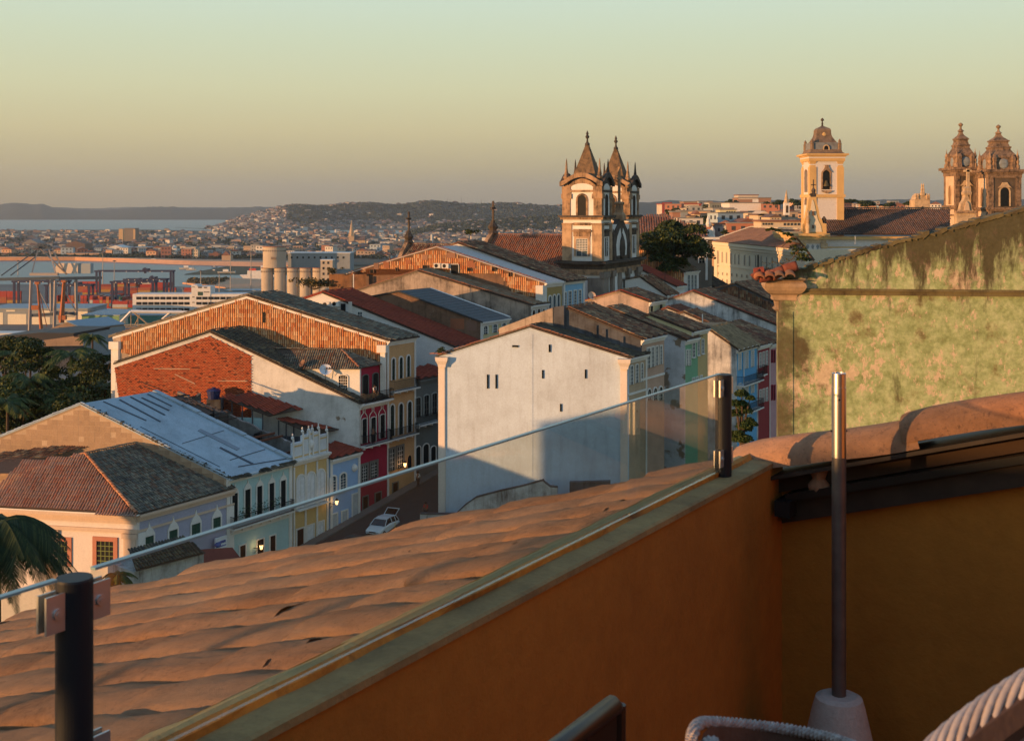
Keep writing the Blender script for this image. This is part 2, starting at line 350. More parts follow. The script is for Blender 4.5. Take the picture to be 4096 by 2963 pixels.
def balcony(parent, P0, d, nrm, U0, U1, V, proj=.7, h=1.0, mat=None, rail=True, slabm=None, z=None):
 a = hit(U0, V, P0, d); b = hit(U1, V, P0, d); s0 = (a - P0).dot(d); s1 = (b - P0).dot(d); z = z or hit((U0 + U1) / 2, V, P0, d).z
 def P(s, zz, o=0.0): return Vector((P0.x + d.x * s + nrm.x * o, P0.y + d.y * s + nrm.y * o, zz))
 m = MB(); m.box(P(s0, z - .14, .01), d * (s1 - s0), nrm * proj, UP * .14)
 for k in range(int((s1 - s0) / 1.2) + 1): m.box(P(s0 + .1 + k * 1.15, z - .38, .01), d * .14, nrm * (proj * .6), UP * .235)
 bl = m.build('balcony', slabm or M_trim, parent)
 if rail:
  r = MB(); o = proj - .06
  for zz in (z + h, z + .08): r.box(P(s0 + .03, zz - .02, o), d * (s1 - s0 - .06), nrm * .04, UP * .04)
  k = int((s1 - s0) / .13)
  for i in range(k + 1): r.box(P(s0 + .03 + i * (s1 - s0 - .08) / max(1, k), z, o + .01), d * .022, nrm * .022, UP * h)
  for s in (s0 + .03, s1 - .07):
   r.box(P(s, z + h - .02, 0.02), d * .04, nrm * o, UP * .04)
   for i in range(5): r.box(P(s, z, .05 + i * o / 5), d * .022, nrm * .022, UP * h)
  r.build('railing', mat or M_iron, bl)
 return bl
def lantern(P, nrm, label, lit=True, arm=.9):
 t = thing('wall_lantern', label, 'street lamp', P, 'wall lanterns along the street')
 m = MB(); m.tube(P, P + nrm * arm, .03, n=6); m.tube(P - UP * .5, P + nrm * (arm * .6), .02, n=6); m.build('bracket', M_iron, t)
 c = P + nrm * arm
 MB().lathe(c, [(.09, .0), (.17, .38)], 6).build('lamp_glass', M_lit, t)
 MB().lathe(c, [(.2, .385), (.16, .44), (.07, .55), (.02, .62)], 6).build('cap', M_iron, t)
 l = bpy.data.lights.new('lantern_light', 'POINT'); l.energy = 9; l.color = (1, .5, .18); l.shadow_soft_size = .15
 o = bpy.data.objects.new('lantern_light', l); COL.objects.link(o); o.parent = t; o.location = nrm * (arm - .35) + UP * .2
 return t
def cornice(parent, p0, p1, nrm, zt, depth=.35, hh=.5, mat=None, name='cornice'):
 m = MB(); d = (p1 - p0); d.z = 0
 for k, (a, b, o) in enumerate(((0, .34, 1.0), (.35, .62, .62), (.63, 1.0, .28))):
  q = Vector((p0.x, p0.y, zt - hh * b)); m.box(q + nrm * .006, d, nrm * depth * o, UP * hh * (b - a))
 return m.build(name, mat or M_trim, parent)
XL = -87.5; XR = -57.9
class RH: pass
def rowhouse(name, label, B, Uf, A, R, x0, matg, matf, matr=None, zb=None, over=.35, tile=True, PB=None, group='row houses in the old town', indiv=0, verge=True,
             facw=.0, vmat=None, corn=True, L=None, roofth=.16, far_verge=False, vert=None, cat='house', skip=.0, tw=.23, tl=.42, cornm=None):
 h = RH(); h.B = PB if PB is not None else sline(B[0], B[1], x0); h.d = D1; h.n = N1
 if L is None:
  Yf = x0 / ((Uf - UC) / F - .631) if PB is None else None
  if Yf is None: far = hit(Uf, B[1], h.B, D1); L = (far - h.B).dot(D1)
  else: L = (Yf - h.B.y) / D1.y
 h.L = L; h.A = hit(*A, h.B, G); h.R = hit(*R, h.B, G)
 zb = zs(h.B.y) - 3 if zb is None else zb; h.zb = zb
 t = thing(name, label, cat, (h.B.x, h.B.y, max(zb, 2)), group); h.t = t
 A_, B_, R_ = h.A, h.B, h.R
 def base(p, z=None): return Vector((p.x, p.y, zb if z is None else z))
 ins = D1 * .22
 gab = [base(A_), base(B_), B_ - UP * .02, R_ - UP * .02, A_ - UP * .02]
 MB().prism(gab, D1 * .22).build('gable_wall', matg, t)
 q = [p + ins * 1.01 for p in gab]; q[1] = q[1] - G * .25; q[2] = q[2] - G * .25 - UP * .12
 MB().prism(q, D1 * (L - .25)).build('rear_wall', matg, t)
 MB().box(base(B_) + D1 * .23 - G * .24, D1 * (L - .23), G * .24, UP * (B_.z - zb - .04)).build('facade', matf, t)
 rs = (B_ - R_).normalized(); ls = (A_ - R_).normalized(); Lr = L + .06; ov = -D1 * .12
 ra, rb = R_ + ov, B_ + rs * over + ov
 MB().prism([ra, rb, rb + UP * roofth, ra + UP * roofth], D1 * (Lr + .12)).build('roof', matr if not tile and matr else M_deck, t)
 la, lb = R_ + ov - G * .02, A_ + ls * over + ov
 MB().prism([la, lb, lb + UP * roofth, la + UP * roofth], D1 * (Lr + .12)).build('rear_roof', matr if not tile and matr else (matr or M_tile_g), t)
 Rt = R_ + UP * roofth; Bt = B_ + UP * roofth; At = A_ + UP * roofth
 if tile:
  tile_slope(t, Rt, Bt, L, matr or M_tile_g, over=over, indiv=indiv, skip=skip, w=tw, l=tl)
  rake_tiles(t, Rt + D1 * 0, Rt + D1 * L, (Bt - Rt).normalized().cross(D1).cross(D1) * -1 if False else G, matr or M_tile_g)
 if verge:
  mw_v = .26 if cornm == 'wide' else .10; cornm_ = M_trim if cornm in (None, 'wide') else cornm
  vm_ = vmat or matr or M_tile_g
  rake_tiles(t, Rt - D1 * .02, Bt + rs * over - D1 * .02, D1, vm_, lift=.09)
  rake_tiles(t, Rt - D1 * .02, At + ls * over - D1 * .02, D1, vm_, lift=.02)
  MB().prism([R_ - UP * .02, B_ - UP * .02, B_ - UP * mw_v, R_ - UP * mw_v], -D1 * .06).prism([R_ - UP * .02, A_ - UP * .02, A_ - UP * mw_v, R_ - UP * mw_v], -D1 * .06).build('verge_moulding', M_trim if cornm == 'wide' else matg, t)
 if corn: cornice(t, Vector((B_.x, B_.y, 0)), Vector((B_.x, B_.y, 0)) + D1 * L, N1, B_.z - .02, mat=None if cornm == 'wide' else cornm)
 return h
def hw(h, *a, **k): return win(h.t, h.B, D1, N1, *a, **k)
def pil(h, s, w_=.35, mat=None, zt=None, zb=None, o=.08):
 p = h.B + D1 * s; zt = zt or h.B.z - .52; zb = zb or h.zb
 MB().box(Vector((p.x, p.y, zb)) + N1 * .005, D1 * w_, N1 * o, UP * (zt - zb)).build('pilaster', mat or M_trim, h.t)
def band(h, z, hh=.2, mat=None, o=.07, s0=0, s1=None):
 p = h.B + D1 * s0; MB().box(Vector((p.x, p.y, z)) + N1 * .006, D1 * ((s1 or h.L) - s0), N1 * o, UP * hh).build('string_course', mat or M_trim, h.t)
def fz(h, U, V): return hit(U, V, h.B, D1).z
def gpoly(h, zlow, ext=0, far=False):
 o = -D1 * .0
 pts = [h.A, h.R, h.B, Vector((h.B.x, h.B.y, zlow)), Vector((h.A.x, h.A.y, zlow))]
 return [p - UP * .28 if i < 3 else p for i, p in enumerate(pts)]
def hang(h, poly, w=.235, l=.44, mat=None, indiv=300, backing=None):
 bk = backing or M_deckg; MB().prism([p for p in poly], -D1 * .03).build('hung_tile_backing', bk, h.t)
 field(h.t, 'wall_tile', h.R - D1 * .033, G, -UP, NG, poly, w, l, barrel_t(w * .84, l * 1.04, h=.06, tilt=.02), mat or M_tile_h, indiv=indiv, jit=.006)
# ---- H0 lavender and peach corner house with hipped roof -----------------------------------------
B0 = sline(548, 2052, XL)
H0 = RH(); H0.B = B0; H0.L = 10.6; H0.d = D1; H0.n = N1; H0.zb = 48.0
H0.t = thing('corner_house', 'low hip-roofed corner house with pale peach end wall and lavender brick street front', 'house', (B0.x, B0.y, 50))
far0 = hit(935, 1952, B0, D1); H0.L = (far0 - B0).dot(D1)
A0 = B0 - G * 13.5
MB().box(Vector((A0.x, A0.y, 48)), G * 13.5, D1 * .25, UP * (B0.z - 48)).build('end_wall', M_peach, H0.t)
MB().box(Vector((B0.x, B0.y, 48)) - G * .25 + D1 * .251, G * .25, D1 * (H0.L - .25), UP * (B0.z - 48)).build('street_wall', M_lav, H0.t)
MB().box(Vector((A0.x, A0.y, 48)) + D1 * .26, G * 13.2, D1 * (H0.L - .3), UP * (B0.z - 48.3)).build('body', M_peach, H0.t)
apx = hit(340, 1817, B0 + D1 * 4.3, G); rfar = apx + D1 * ((hit(560, 1772, apx, D1) - apx).dot(D1))
Bf = B0 + D1 * H0.L; e = .35; Bc = B0 + (N1 * e - D1 * e) + G * 0; Bfo = Bf + N1 * e
lowL = B0 - G * 13.5 - D1 * e
low2 = hit(60, 1893, B0 + D1 * 4.3, G); valley = hit(100, 1893, B0 + D1 * 4.3, G)
eaveL = lowL; tt = .12
front = [Bc, lowL + UP * 0, Vector((lowL.x, lowL.y, 0)) + UP * valley.z + D1 * 4.3, valley, apx]
m = MB(); m.quad(*front); m.build('front_roof', M_deck, H0.t)
MB().quad(Bc, apx, rfar, Bfo).build('street_roof', M_deck, H0.t)
back = rfar - G * 9 + D1 * 0; back.z = rfar.z - 3.2
MB().quad(apx, valley, Vector((back.x - 6, back.y - 2, valley.z)), back, rfar).build('rear_roof', M_tile_g, H0.t)
nfr = (Bc - lowL).cross(apx - lowL).normalized(); nfr = nfr if nfr.z > 0 else -nfr
dn = -(D1 - G * D1.dot(G)); e2 = (dn.normalized() - nfr * dn.normalized().dot(nfr)).normalized()
field(H0.t, 'roof_tile', apx, G, e2, nfr, front, .235, .42, barrel_t(.19, .45, h=.08), island('pinkish_clay_roof_tile', [(.40, .20, .13), (.46, .26, .18), (.36, .22, .17), (.44, .17, .10), (.34, .25, .20)], damt=.3), indiv=300, jit=.01, lift=.03)
nst = (apx - Bc).cross(Bfo - Bc).normalized(); nst = nst if nst.z > 0 else -nst
e2s = (N1 - nst * N1.dot(nst)).normalized()
field(H0.t, 'roof_tile', apx, D1, e2s, nst, [Bc, apx, rfar, Bfo], .235, .42, barrel_t(.19, .45, h=.08), M_tile_g, indiv=300, jit=.014, lift=.03)
RIDGE = island('orange_ridge_tile', [(.55, .22, .10), (.48, .20, .10), (.60, .30, .16)], damt=.15)
rake_tiles(H0.t, apx + UP * .05, Bc + UP * .05, (Bc - apx).cross(UP).normalized(), RIDGE, w=.3, lift=.06)
rake_tiles(H0.t, apx + UP * .05, valley + UP * .05, D1, RIDGE, w=.3, lift=.06)
rake_tiles(H0.t, rfar + UP * .05, apx + UP * .05, G, M_tile_g, w=.3, lift=.06)
MB().prism([lowL + D1 * .02 - UP * .01, Bc - UP * .01, Bc - UP * .12, lowL + D1 * .02 - UP * .12], D1 * .3).build('eave_board', M_trim, H0.t)
rw = [hit(-150, 1893, B0 + D1 * 4.35, G), hit(100, 1893, B0 + D1 * 4.35, G), hit(305, 1838, B0 + D1 * 7.0, G), hit(-150, 1830, B0 + D1 * 7.0, G)]
MB().quad(*rw).build('rear_wing_roof', M_deck, H0.t)
nr = (rw[1] - rw[0]).cross(rw[3] - rw[0]).normalized(); nr = nr if nr.z > 0 else -nr
field(H0.t, 'roof_tile', rw[3], G, (-D1 - nr * (-D1).dot(nr)), nr, rw, .235, .42, barrel_t(.19, .45, h=.08), M_tile_b, indiv=0, jit=.014, lift=.03)
M_tp = plaster('peach_trim', (.66, .50, .38), .15)
cornice(H0.t, A0 - D1 * 0, B0, -D1, B0.z - .1, depth=.42, hh=.75, mat=M_tp); cornice(H0.t, B0, Bf, N1, B0.z - .1, depth=.42, hh=.6, mat=M_tp)
z2 = hit(450, 2112, B0, G).z; MB().box(Vector((A0.x, A0.y, z2 - .3)) - D1 * .16, G * 13.6, D1 * .155, UP * .3).build('string_course', M_tp, H0.t)
z3 = hit(600, 2070, B0, D1).z; MB().box(Vector((B0.x, B0.y, z3 - .9)) + N1 * .005, D1 * H0.L, N1 * .1, UP * .18).build('string_course', M_tp, H0.t)
for k, (s, ww) in enumerate(((-1.05, 1.0), (-7.6, .9))):
 p = B0 + G * s; MB().box(Vector((p.x, p.y, 48)) - D1 * .12, G * ww, D1 * .115, UP * (z2 - .75 - 48)).box(Vector((p.x, p.y, z2 - .74)) - G * .12 - D1 * .2, G * (ww + .24), D1 * .195, UP * .4).build('pilaster', M_tp, H0.t)
for s in (0.05, H0.L - .75):
 p = B0 + D1 * s; MB().box(Vector((p.x, p.y, 48)) + N1 * .005, D1 * .7, N1 * .1, UP * (z3 - .95 - 48)).build('pilaster', M_trim, H0.t)
M_pinkfr = plaster('terracotta_window_surround', (.48, .20, .13), .1)
for (a, b) in ((388, 455), (225, 272)):
 win(H0.t, B0, G, NG, a, b, 2163, 2262, 0, M_pinkfr, M_dark, .34, (3, 4), barmat=M_green)
for (a, b, vt, vb) in ((577, 613, 2143, 2203), (674, 708, 2118, 2176), (764, 799, 2093, 2147), (850, 881, 2068, 2119)):
 win(H0.t, B0, D1, N1, a, b, vt, vb, 0, M_trim, M_shut, .12, (1, 3), hood='ogee', barmat=M_shut)
c0 = hit(862, 2175, B0 + N1 * .5, D1); c1 = hit(908, 2160, B0 + N1 * .5, D1)
sg = thing('shop_sign', 'white shop board with small blue lettering on the lavender house, behind the glass', 'sign', c0)
MB().box(Vector((c0.x, c0.y, c0.z - .55)), (c1 - c0) - UP * (c1.z - c0.z), -N1 * .12, UP * 1.0).build('board', flat('sign_white', (.7, .72, .74)), sg)
M_bl = flat('sign_blue_print', (.06, .12, .35)); m = MB(); dd = (c1 - c0).length
for i in range(7): m.box(Vector((c0.x, c0.y, c0.z - .1 + (i % 2) * .02)) + D1 * (dd * (.36 + .075 * i)) + N1 * .004, D1 * .09, N1 * .01, UP * .22)
for i in range(9): m.box(Vector((c0.x, c0.y, c0.z - .38)) + D1 * (dd * (.3 + .07 * i)) + N1 * .004, D1 * .07, N1 * .01, UP * .11)
m.build('lettering', M_bl, sg)
MB().lathe(Vector((c0.x, c0.y, c0.z - .1)) + D1 * (dd * .18) + N1 * .01, [(.22, -.2), (.3, 0), (.22, .2)], 10).build('emblem', M_bl, sg)
for s in (1.0, 3.4, 5.9, 8.3):
 win_m(H0.t, B0, D1, N1, s, s + 1.3, 50.6, 54.6, 0, M_trim, M_dark, .15, None, name='ground_floor_opening')
# ---- H1 pale teal house with concrete-block gable and pale blue sheet roof ------------------------
H1 = rowhouse('teal_house', 'pale teal house with a tan concrete-block gable and a pale blue patched sheet roof', (905, 1912), 1167, (-30, 1762), (325, 1619), XL, M_mortar, M_teal, M_memb, tile=False, roofth=.12, over=.5)
pl = gpoly(H1, 57.5)
field(H1.t, 'block', H1.R, G, -UP, NG, [p - UP * .1 for p in pl], .50, .46, brick_t(.485, .445, .006), M_block, indiv=300, jit=.006)
rs = (H1.B - H1.R).normalized(); Rt = H1.R + UP * .13; slopeL = (H1.B - H1.R).length
nrf = rs.cross(D1).normalized(); nrf = nrf if nrf.z > 0 else -nrf
m = MB(); mm = MB()
def rf(a, b, o=.0): return Rt + D1 * (a * H1.L) + rs * (b * slopeL) + nrf * o
for (a, b, a2, b2, wd) in ((.25, .02, .30, .30, .07), (.45, .03, .42, .34, .09), (.62, .02, .60, .28, .1), (.72, .05, .74, .24, .1), (.86, .02, .86, .2, .08), (.5, .72, .5, .95, .14), (.12, .35, .12, .9, .02), (.3, .94, .96, .98, .05), (.35, .86, .93, .84, .03), (.2, .6, .9, .56, .02), (.65, .5, .65, .78, .28)):
 p, q = rf(a, b, .012), rf(a2, b2, .012); dv = (q - p); sd = nrf.cross(dv).normalized() * wd
 (m if wd < .2 else mm).prism([p - sd, p + sd, q + sd, q - sd], nrf * .03)
m.build('roof_sheet_joint', flat('dark_roof_joint', (.07, .085, .11), .8), H1.t); mm.build('roof_patch', plaster('grey_roof_patch', (.25, .30, .36), .3), H1.t)
fo = MB()
for i in range(9):
 a, b = rf(.97, i / 9, .02), rf(.97, (i + .95) / 9, .02); fo.prism([a, b, b + D1 * .5, a + D1 * .5], nrf * (.12 + .03 * (i % 3)))
fo.build('far_verge_flashing', M_memb, H1.t)
m = MB()
for i in range(120):
 b = random.random() * 1.03; p = rf(-.012 + random.random() * .03, b, .05); r = .08 + random.random() * .12
 m.box(p - Vector((r, r, r)) * .5, Vector((r * 1.4, random.gauss(0, .05), random.gauss(0, .04))), Vector((random.gauss(0, .04), r * 1.6, 0)), Vector((0, 0, r)))
for i in range(50): p = H1.B + D1 * (random.random() * H1.L) + rs * (.2 + random.random() * .35) + UP * .15; r = .12; m.box(p, D1 * .5, rs * .3, UP * .06)
m.build('verge_rubble', M_tile_d, H1.t, kind='stuff')
for (a, b, vt, vb) in ((926, 949, 1972, 2093), (978, 1000, 1956, 2072), (1026, 1047, 1943, 2058), (1075, 1095, 1931, 2044), (1121, 1141, 1920, 2028)):
 hw(H1, a, b, vt, vb, 0, M_trim, M_dark, .12, None, hood='ogee')
balcony(H1.t, H1.B, D1, N1, 916, 1160, 2076, .6, 1.0, rail=True)
band(H1, fz(H1, 1000, 2090) - .6, .45); pil(H1, 0, .4); pil(H1, H1.L - .4, .4)
for (a, b, vt, vb) in ((1027, 1053, 2156, 2240), (1079, 1100, 2141, 2232), (958, 980, 2180, 2260)): hw(H1, a, b, vt, vb, 0, M_trim, M_dark, .1, None, name='doorway')
g = MB()
for i in range(260):
 s = .9 + random.random() * 5.2; p = H1.B + D1 * s + N1 * (.66 + random.random() * .12); z = hit(916, 2076, H1.B, D1).z + .1 + random.random() * .8; p.z = z
 a = Vector((random.gauss(0, 1), random.gauss(0, 1), random.gauss(0, 1))).normalized() * .09; b = Vector((random.gauss(0, 1), random.gauss(0, 1), random.gauss(0, 1))).normalized() * .09; g.quad(p, p + a, p + a + b, p + b)
M_leafd = foliage('dark_leaf', (.015, .03, .008), (.03, .055, .012), (.06, .085, .018))
props(g.build('balcony_vine', M_leafd, None, loc=H1.B + N1), 'green creeper growing through the balcony rail of the pale teal house', 'plant')
lantern(hit(1015, 2190, H1.B, D1) , N1, 'lit wall lantern between two doorways of the pale teal house')
# ---- the parapet and ruin between teal and crimson house, with yellow front ----------------------
B2 = sline(1172, 1850, XL); L2 = (hit(1312, 1818, B2, D1) - B2).dot(D1)
H2 = RH(); H2.B = B2; H2.L = L2; H2.zb = zs(B2.y) - 3; H2.t = thing('yellow_fronted_ruin', 'roofless ruined house behind a narrow ochre yellow front with an ornate white parapet', 'house', (B2.x, B2.y, 52), 'row houses in the old town')
zt2 = fz(H2, 1172, 1852)
MB().box(Vector((B2.x, B2.y, H2.zb)) - G * .35, G * .35, D1 * L2, UP * (zt2 - H2.zb)).build('facade', M_yel, H2.t)
cornice(H2.t, B2, B2 + D1 * L2, N1, zt2 + .25, .45, .55)
PB = plaster('blue_white_ornament', (.66, .70, .74), .3)
m = MB()
def pp(s, z, o): return Vector((B2.x + D1.x * s + N1.x * o, B2.y + D1.y * s + N1.y * o, z))
segs = [(0, .27, 1.9), (.27, .45, 2.55), (.45, .55, 2.9), (.55, .73, 2.6), (.73, 1.0, 2.1)]
for a, b, hh in segs: m.box(pp(a * L2, zt2 + .25, -.30), D1 * (b - a) * L2, N1 * .3, UP * hh * .8)
m.build('parapet', PB, H2.t)
m = MB()
for a, b, hh in segs:
 for zz in (.15, hh * .8 - .35): m.box(pp(a * L2 + .1, zt2 + .25 + zz, .003), D1 * ((b - a) * L2 - .2), N1 * .05, UP * .12)
m.build('parapet_panels', M_yel, H2.t)
m = MB()
for s in (0.0, .27, .45, .55, .73, .97): m.box(pp(s * L2 - .08, zt2 + .25, .002), D1 * .16, N1 * .1, UP * (2.3 if .2 < s < .8 else 1.9)); m.lathe(pp(s * L2, zt2 + .25 + (2.3 if .2 < s < .8 else 1.9), -.05), [(.1, 0), (.16, .15), (.05, .3), (.08, .42), (.01, .55)], 8)
m.lathe(pp(.5 * L2, zt2 + 1.3, 0.02), [(.05, -.5), (.28, -.25), (.34, 0), (.28, .25), (.05, .5)], 10)
m.build('parapet_pinnacles', M_trim, H2.t)
for k in range(3):
 s = .35 + k * (L2 - .7) / 3 + .12; win_m(H2.t, B2, D1, N1, s, s + 1.05, zt2 - 4.3, zt2 - 1.3, 1.0, M_trim, flat('white_painted_shutter', (.62, .64, .66), .5), .14, (1, 1), barmat=M_trim)
 MB().box(pp(s - .2, zt2 - 4.45, .01), D1 * 1.45, N1 * .5, UP * .12).build('balcony_slab', M_trim, H2.t)
 win_m(H2.t, B2, D1, N1, s, s + .9, 52, zt2 - 6.2, 0, M_trim, (M_dark, flat('white_painted_shutter', W1), flat('white_painted_shutter', W1))[k], .12, None, name='doorway')
for s in (0, L2 * .34 - .1, L2 * .67 - .1, L2 - .22): MB().box(pp(s, H2.zb, .004), D1 * .2, N1 * .09, UP * (zt2 - H2.zb - .4)).build('pilaster', M_trim, H2.t)
def rwall(p, q, z0, tops, th=.35, mat=None, nm='ruined_wall'):
 n = len(tops) - 1; d = (q - p); side = Vector((-d.y, d.x, 0)).normalized() * th; m = MB()
 for i in range(n):
  a = p + d * (i / n); b = p + d * ((i + 1) / n)
  m.prism([Vector((a.x, a.y, z0)), Vector((b.x, b.y, z0)), Vector((b.x, b.y, tops[i + 1])), Vector((a.x, a.y, tops[i]))], side)
 return m.build(nm, mat or M_char, H2.t)
M_ruin = plaster('sooty_ruin_wall', (.10, .09, .08), .9, (.025, .022, .02), patch=(.20, .18, .16), pamt=.38)
def jag(a, b, n, j): return [a + (b - a) * i / n + random.uniform(-j, j) for i in range(n + 1)]
Bx = B2 - G * 15.0; Cx = B2 + D1 * (L2 - .35) - G * .3
gz = lambda s: zt2 + 5.0 * (1 - abs(s - .62) / .62)
rwall(B2 - G * .35 + D1 * .3, B2 - G * 15 + D1 * .3, 56, [zt2 - .3 + .47 * min(13, i * .61) + random.uniform(-.15, .2) for i in range(25)], mat=M_ruin)
rwall(B2 - G * 2.6 + D1 * .8, B2 - G * 2.6 + D1 * L2, 56, jag(zt2 - .6, zt2 - .2, 8, .3), mat=M_ruin)
rwall(B2 - G * 6.2 + D1 * .8, B2 - G * 6.2 + D1 * L2, 56, jag(zt2 + 1.1, zt2 + 1.9, 8, .3), mat=M_ruin)
rwall(B2 - G * 9.6 + D1 * .8, B2 - G * 9.6 + D1 * L2, 56, jag(zt2 + 2.9, zt2 + 3.8, 8, .3), mat=M_ruin)
rwall(B2 - G * 12.8 + D1 * .8, B2 - G * 12.8 + D1 * L2, 56, jag(zt2 + 4.6, zt2 + 5.4, 8, .3), mat=M_ruin)
rwall(B2 - G * .6 + D1 * (L2 - .1), B2 - G * 15 + D1 * (L2 - .1), 56, [zt2 - .2 + .40 * i * .6 + random.uniform(-.12, .12) for i in range(25)], mat=plaster('patchy_party_wall', (.30, .28, .26), .9, (.06, .055, .05), patch=(.5, .5, .5), pamt=.40))
for a_, b_, z_ in ((3.6, 2.2, -2.6), (7.2, 1.0, -2.5), (10.6, 1.2, -1.5), (7.4, 3.0, -2.4)):
 p = B2 - G * (a_ - 1.32 if a_ < 4 else a_ - .98) + D1 * b_; p.z = zt2 + z_ + a_ * .38; MB().box(p + G * .37, D1 * .8, G * .03, UP * 1.6).build('opening', M_dark, H2.t)
M_tim = flat('charred_timber', (.045, .03, .024), .9)
for k in range(20):
 s = 8.2 + (k // 2) * .55; p = B2 - G * s + D1 * (.4 + (k % 2) * .2); z = zt2 + 3.4 + (s - 8.2) * .40
 q = p + D1 * (L2 - 1.2 - random.random() * 1.4); p.z = z; q.z = z + random.uniform(-.1, .1)
 if k % 2 == 0 or s > 11: MB().tube(p, q, .06, n=5).build('rafter', M_tim, H2.t)
for k in range(7):
 s = 8.0 + k * 1.0; a = B2 - G * s + D1 * (1 + .6 * (k % 4)); b = a - G * 3.0; a.z = zt2 + 3.5 + (s - 8) * .38; b.z = a.z + 1.0; MB().tube(a, b, .05, n=5).build('purlin', M_tim, H2.t)
for k, (s, dl) in enumerate(((1.4, .2), (4.4, .5), (5.2, .3))):
 a = B2 - G * s + D1 * .3; b = a + D1 * (L2 - .6); a.z = b.z = zt2 + .2 + s * .3; MB().box(a, b - a, G * .16, UP * .18).build('beam', flat('rusty_beam', (.13, .05, .03)), H2.t)
pz = [B2 - G * 8.4 + D1 * .2, B2 - G * 12 + D1 * .2, B2 - G * 12 + D1 * 1.5, B2 - G * 8.6 + D1 * 1.1]
for p, z in zip(pz, (4.1, 5.6, 5.6, 4.15)): p.z = zt2 + z
MB().quad(*pz).build('roof_remnant', M_deck, H2.t)
nz = (pz[1] - pz[0]).cross(pz[3] - pz[0]).normalized(); nz = nz if nz.z > 0 else -nz
field(H2.t, 'roof_tile', pz[1], D1, (pz[0] - pz[1]), nz, pz, .26, .42, barrel_t(.22, .45, h=.08), M_tile_r, indiv=300, jit=.05, skip=.15, lift=.02)
m = MB()
for i in range(160):
 s = .5 + random.random() * 14; p = B2 - G * s + D1 * (.4 + random.random() * (L2 - .8)); p.z = zt2 - 3.0 + s * .40; r = .15 + random.random() * .4
 m.box(p, Vector((r, random.gauss(0, .1), random.gauss(0, .1))), Vector((random.gauss(0, .1), r, 0)), Vector((0, random.gauss(0, .1), r * .5)))
m.build('rubble', M_ruin, H2.t, kind='stuff')
MB().prism([bq - UP * 3.4 + UP * (.40 * q_) for bq, q_ in ((B2 - G * 15 + D1 * .3, 15), (B2 - G * .4 + D1 * .3, 0), (B2 - G * .4 + D1 * (L2 - .2), 0), (B2 - G * 15 + D1 * (L2 - .2), 15))], UP * .2).build('rubble_floor', M_ruin, H2.t)
# ---- H3 sky blue low house ------------------------------------------------------------------------
B3 = sline(1316, 1838, XL); L3 = (hit(1436, 1806, B3, D1) - B3).dot(D1)
H3 = RH(); H3.B = B3; H3.L = L3; H3.zb = zs(B3.y) - 2; H3.t = thing('sky_blue_house', 'low sky blue house with white-framed arched windows between yellow front and crimson house', 'house', (B3.x, B3.y, 53), 'row houses in the old town')
zt3 = fz(H3, 1316, 1838)
MB().box(Vector((B3.x, B3.y, H3.zb)) - G * 5, G * 5, D1 * L3, UP * (zt3 - H3.zb)).build('body', M_white, H3.t)
MB().box(Vector((B3.x, B3.y, H3.zb)) + N1 * .001, D1 * L3, N1 * .12, UP * (zt3 - H3.zb)).build('facade', M_blue, H3.t)
H3.B = B3 + N1 * .122; B3 = H3.B
cornice(H3.t, B3, B3 + D1 * L3, N1, zt3 + .02, .4, .5)
R3 = B3 - G * 2.4 + UP * (zt3 + .75 - B3.z); E3 = B3 + N1 * .35 + UP * (zt3 + .05 - B3.z)
MB().prism([R3, E3, E3 + UP * .08, R3 + UP * .08], D1 * L3).build('roof', M_deck, H3.t); tile_slope(H3.t, R3 + UP * .1, E3 + UP * .1, L3, M_tile_red, over=.05)
for (a, b, vt, vb) in ((1321, 1342, 1905, 1972), (1360, 1382, 1893, 1958)): hw(H3, a, b, vt, vb, .5, M_trim, M_pane, .16, (1, 4), sill=True)
for (a, b, vt, vb) in ((1327, 1347, 2056, 2158), (1367, 1388, 2043, 2145), (1409, 1432, 1975, 2110)): hw(H3, a, b, vt, vb, 0, M_trim, flat('pale_door', (.42, .45, .47)), .12, None, name='door')
pil(H3, .02, .3, zt=zt3 - .5); pil(H3, L3 - .32, .3, zt=zt3 - .5)
mq = MB(); cc = hit(1416, 1870, H3.B, D1) + N1 * .03
mq.lathe(cc, [(.05, -.4), (.3, -.2), (.36, 0), (.3, .2), (.05, .4)], 10); mq.build('oval_medallion', M_trim, H3.t)
lantern(hit(1318, 2012, H3.B, D1), N1, 'lit wall lantern between yellow front and sky blue house, just under the glass edge')
# ---- H4 crimson house -----------------------------------------------------------------------------
H4 = rowhouse('crimson_house', 'tall crimson house whose big side wall is red brick at left and white at right', (1436, 1614), 1550, (460, 1456), (841, 1330), XL, M_white_w, M_red, M_tile_d, over=.1)
xs = hit(1005, 1400, H4.B, G)
u_ = (xs - H4.B).dot(G); pb = [H4.A - UP * .3, H4.R - UP * .3, H4.B + G * u_, None, None]
tz = H4.R.z + (H4.B.z - H4.R.z) * ((xs - H4.R).dot(G) / (H4.B - H4.R).dot(G))
poly = [H4.A - UP * .35, H4.R - UP * .35, Vector((xs.x, xs.y, tz - .35)), Vector((xs.x, xs.y, 58)), Vector((H4.A.x, H4.A.y, 58)) + G * 1.2, Vector((H4.A.x, H4.A.y, 62)) + G * 1.0]
MB().prism([p - D1 * .01 for p in poly], -D1 * .03).build('mortar_bed', plaster('dark_red_mortar', (.12, .035, .02), .3), H4.t)
field(H4.t, 'brick', H4.R - D1 * .035, G, -UP, NG, poly, .30, .145, brick_t(.255, .098, .05), M_brick, indiv=300, jit=.008, stagger=.5, skip=.06)
m = MB()
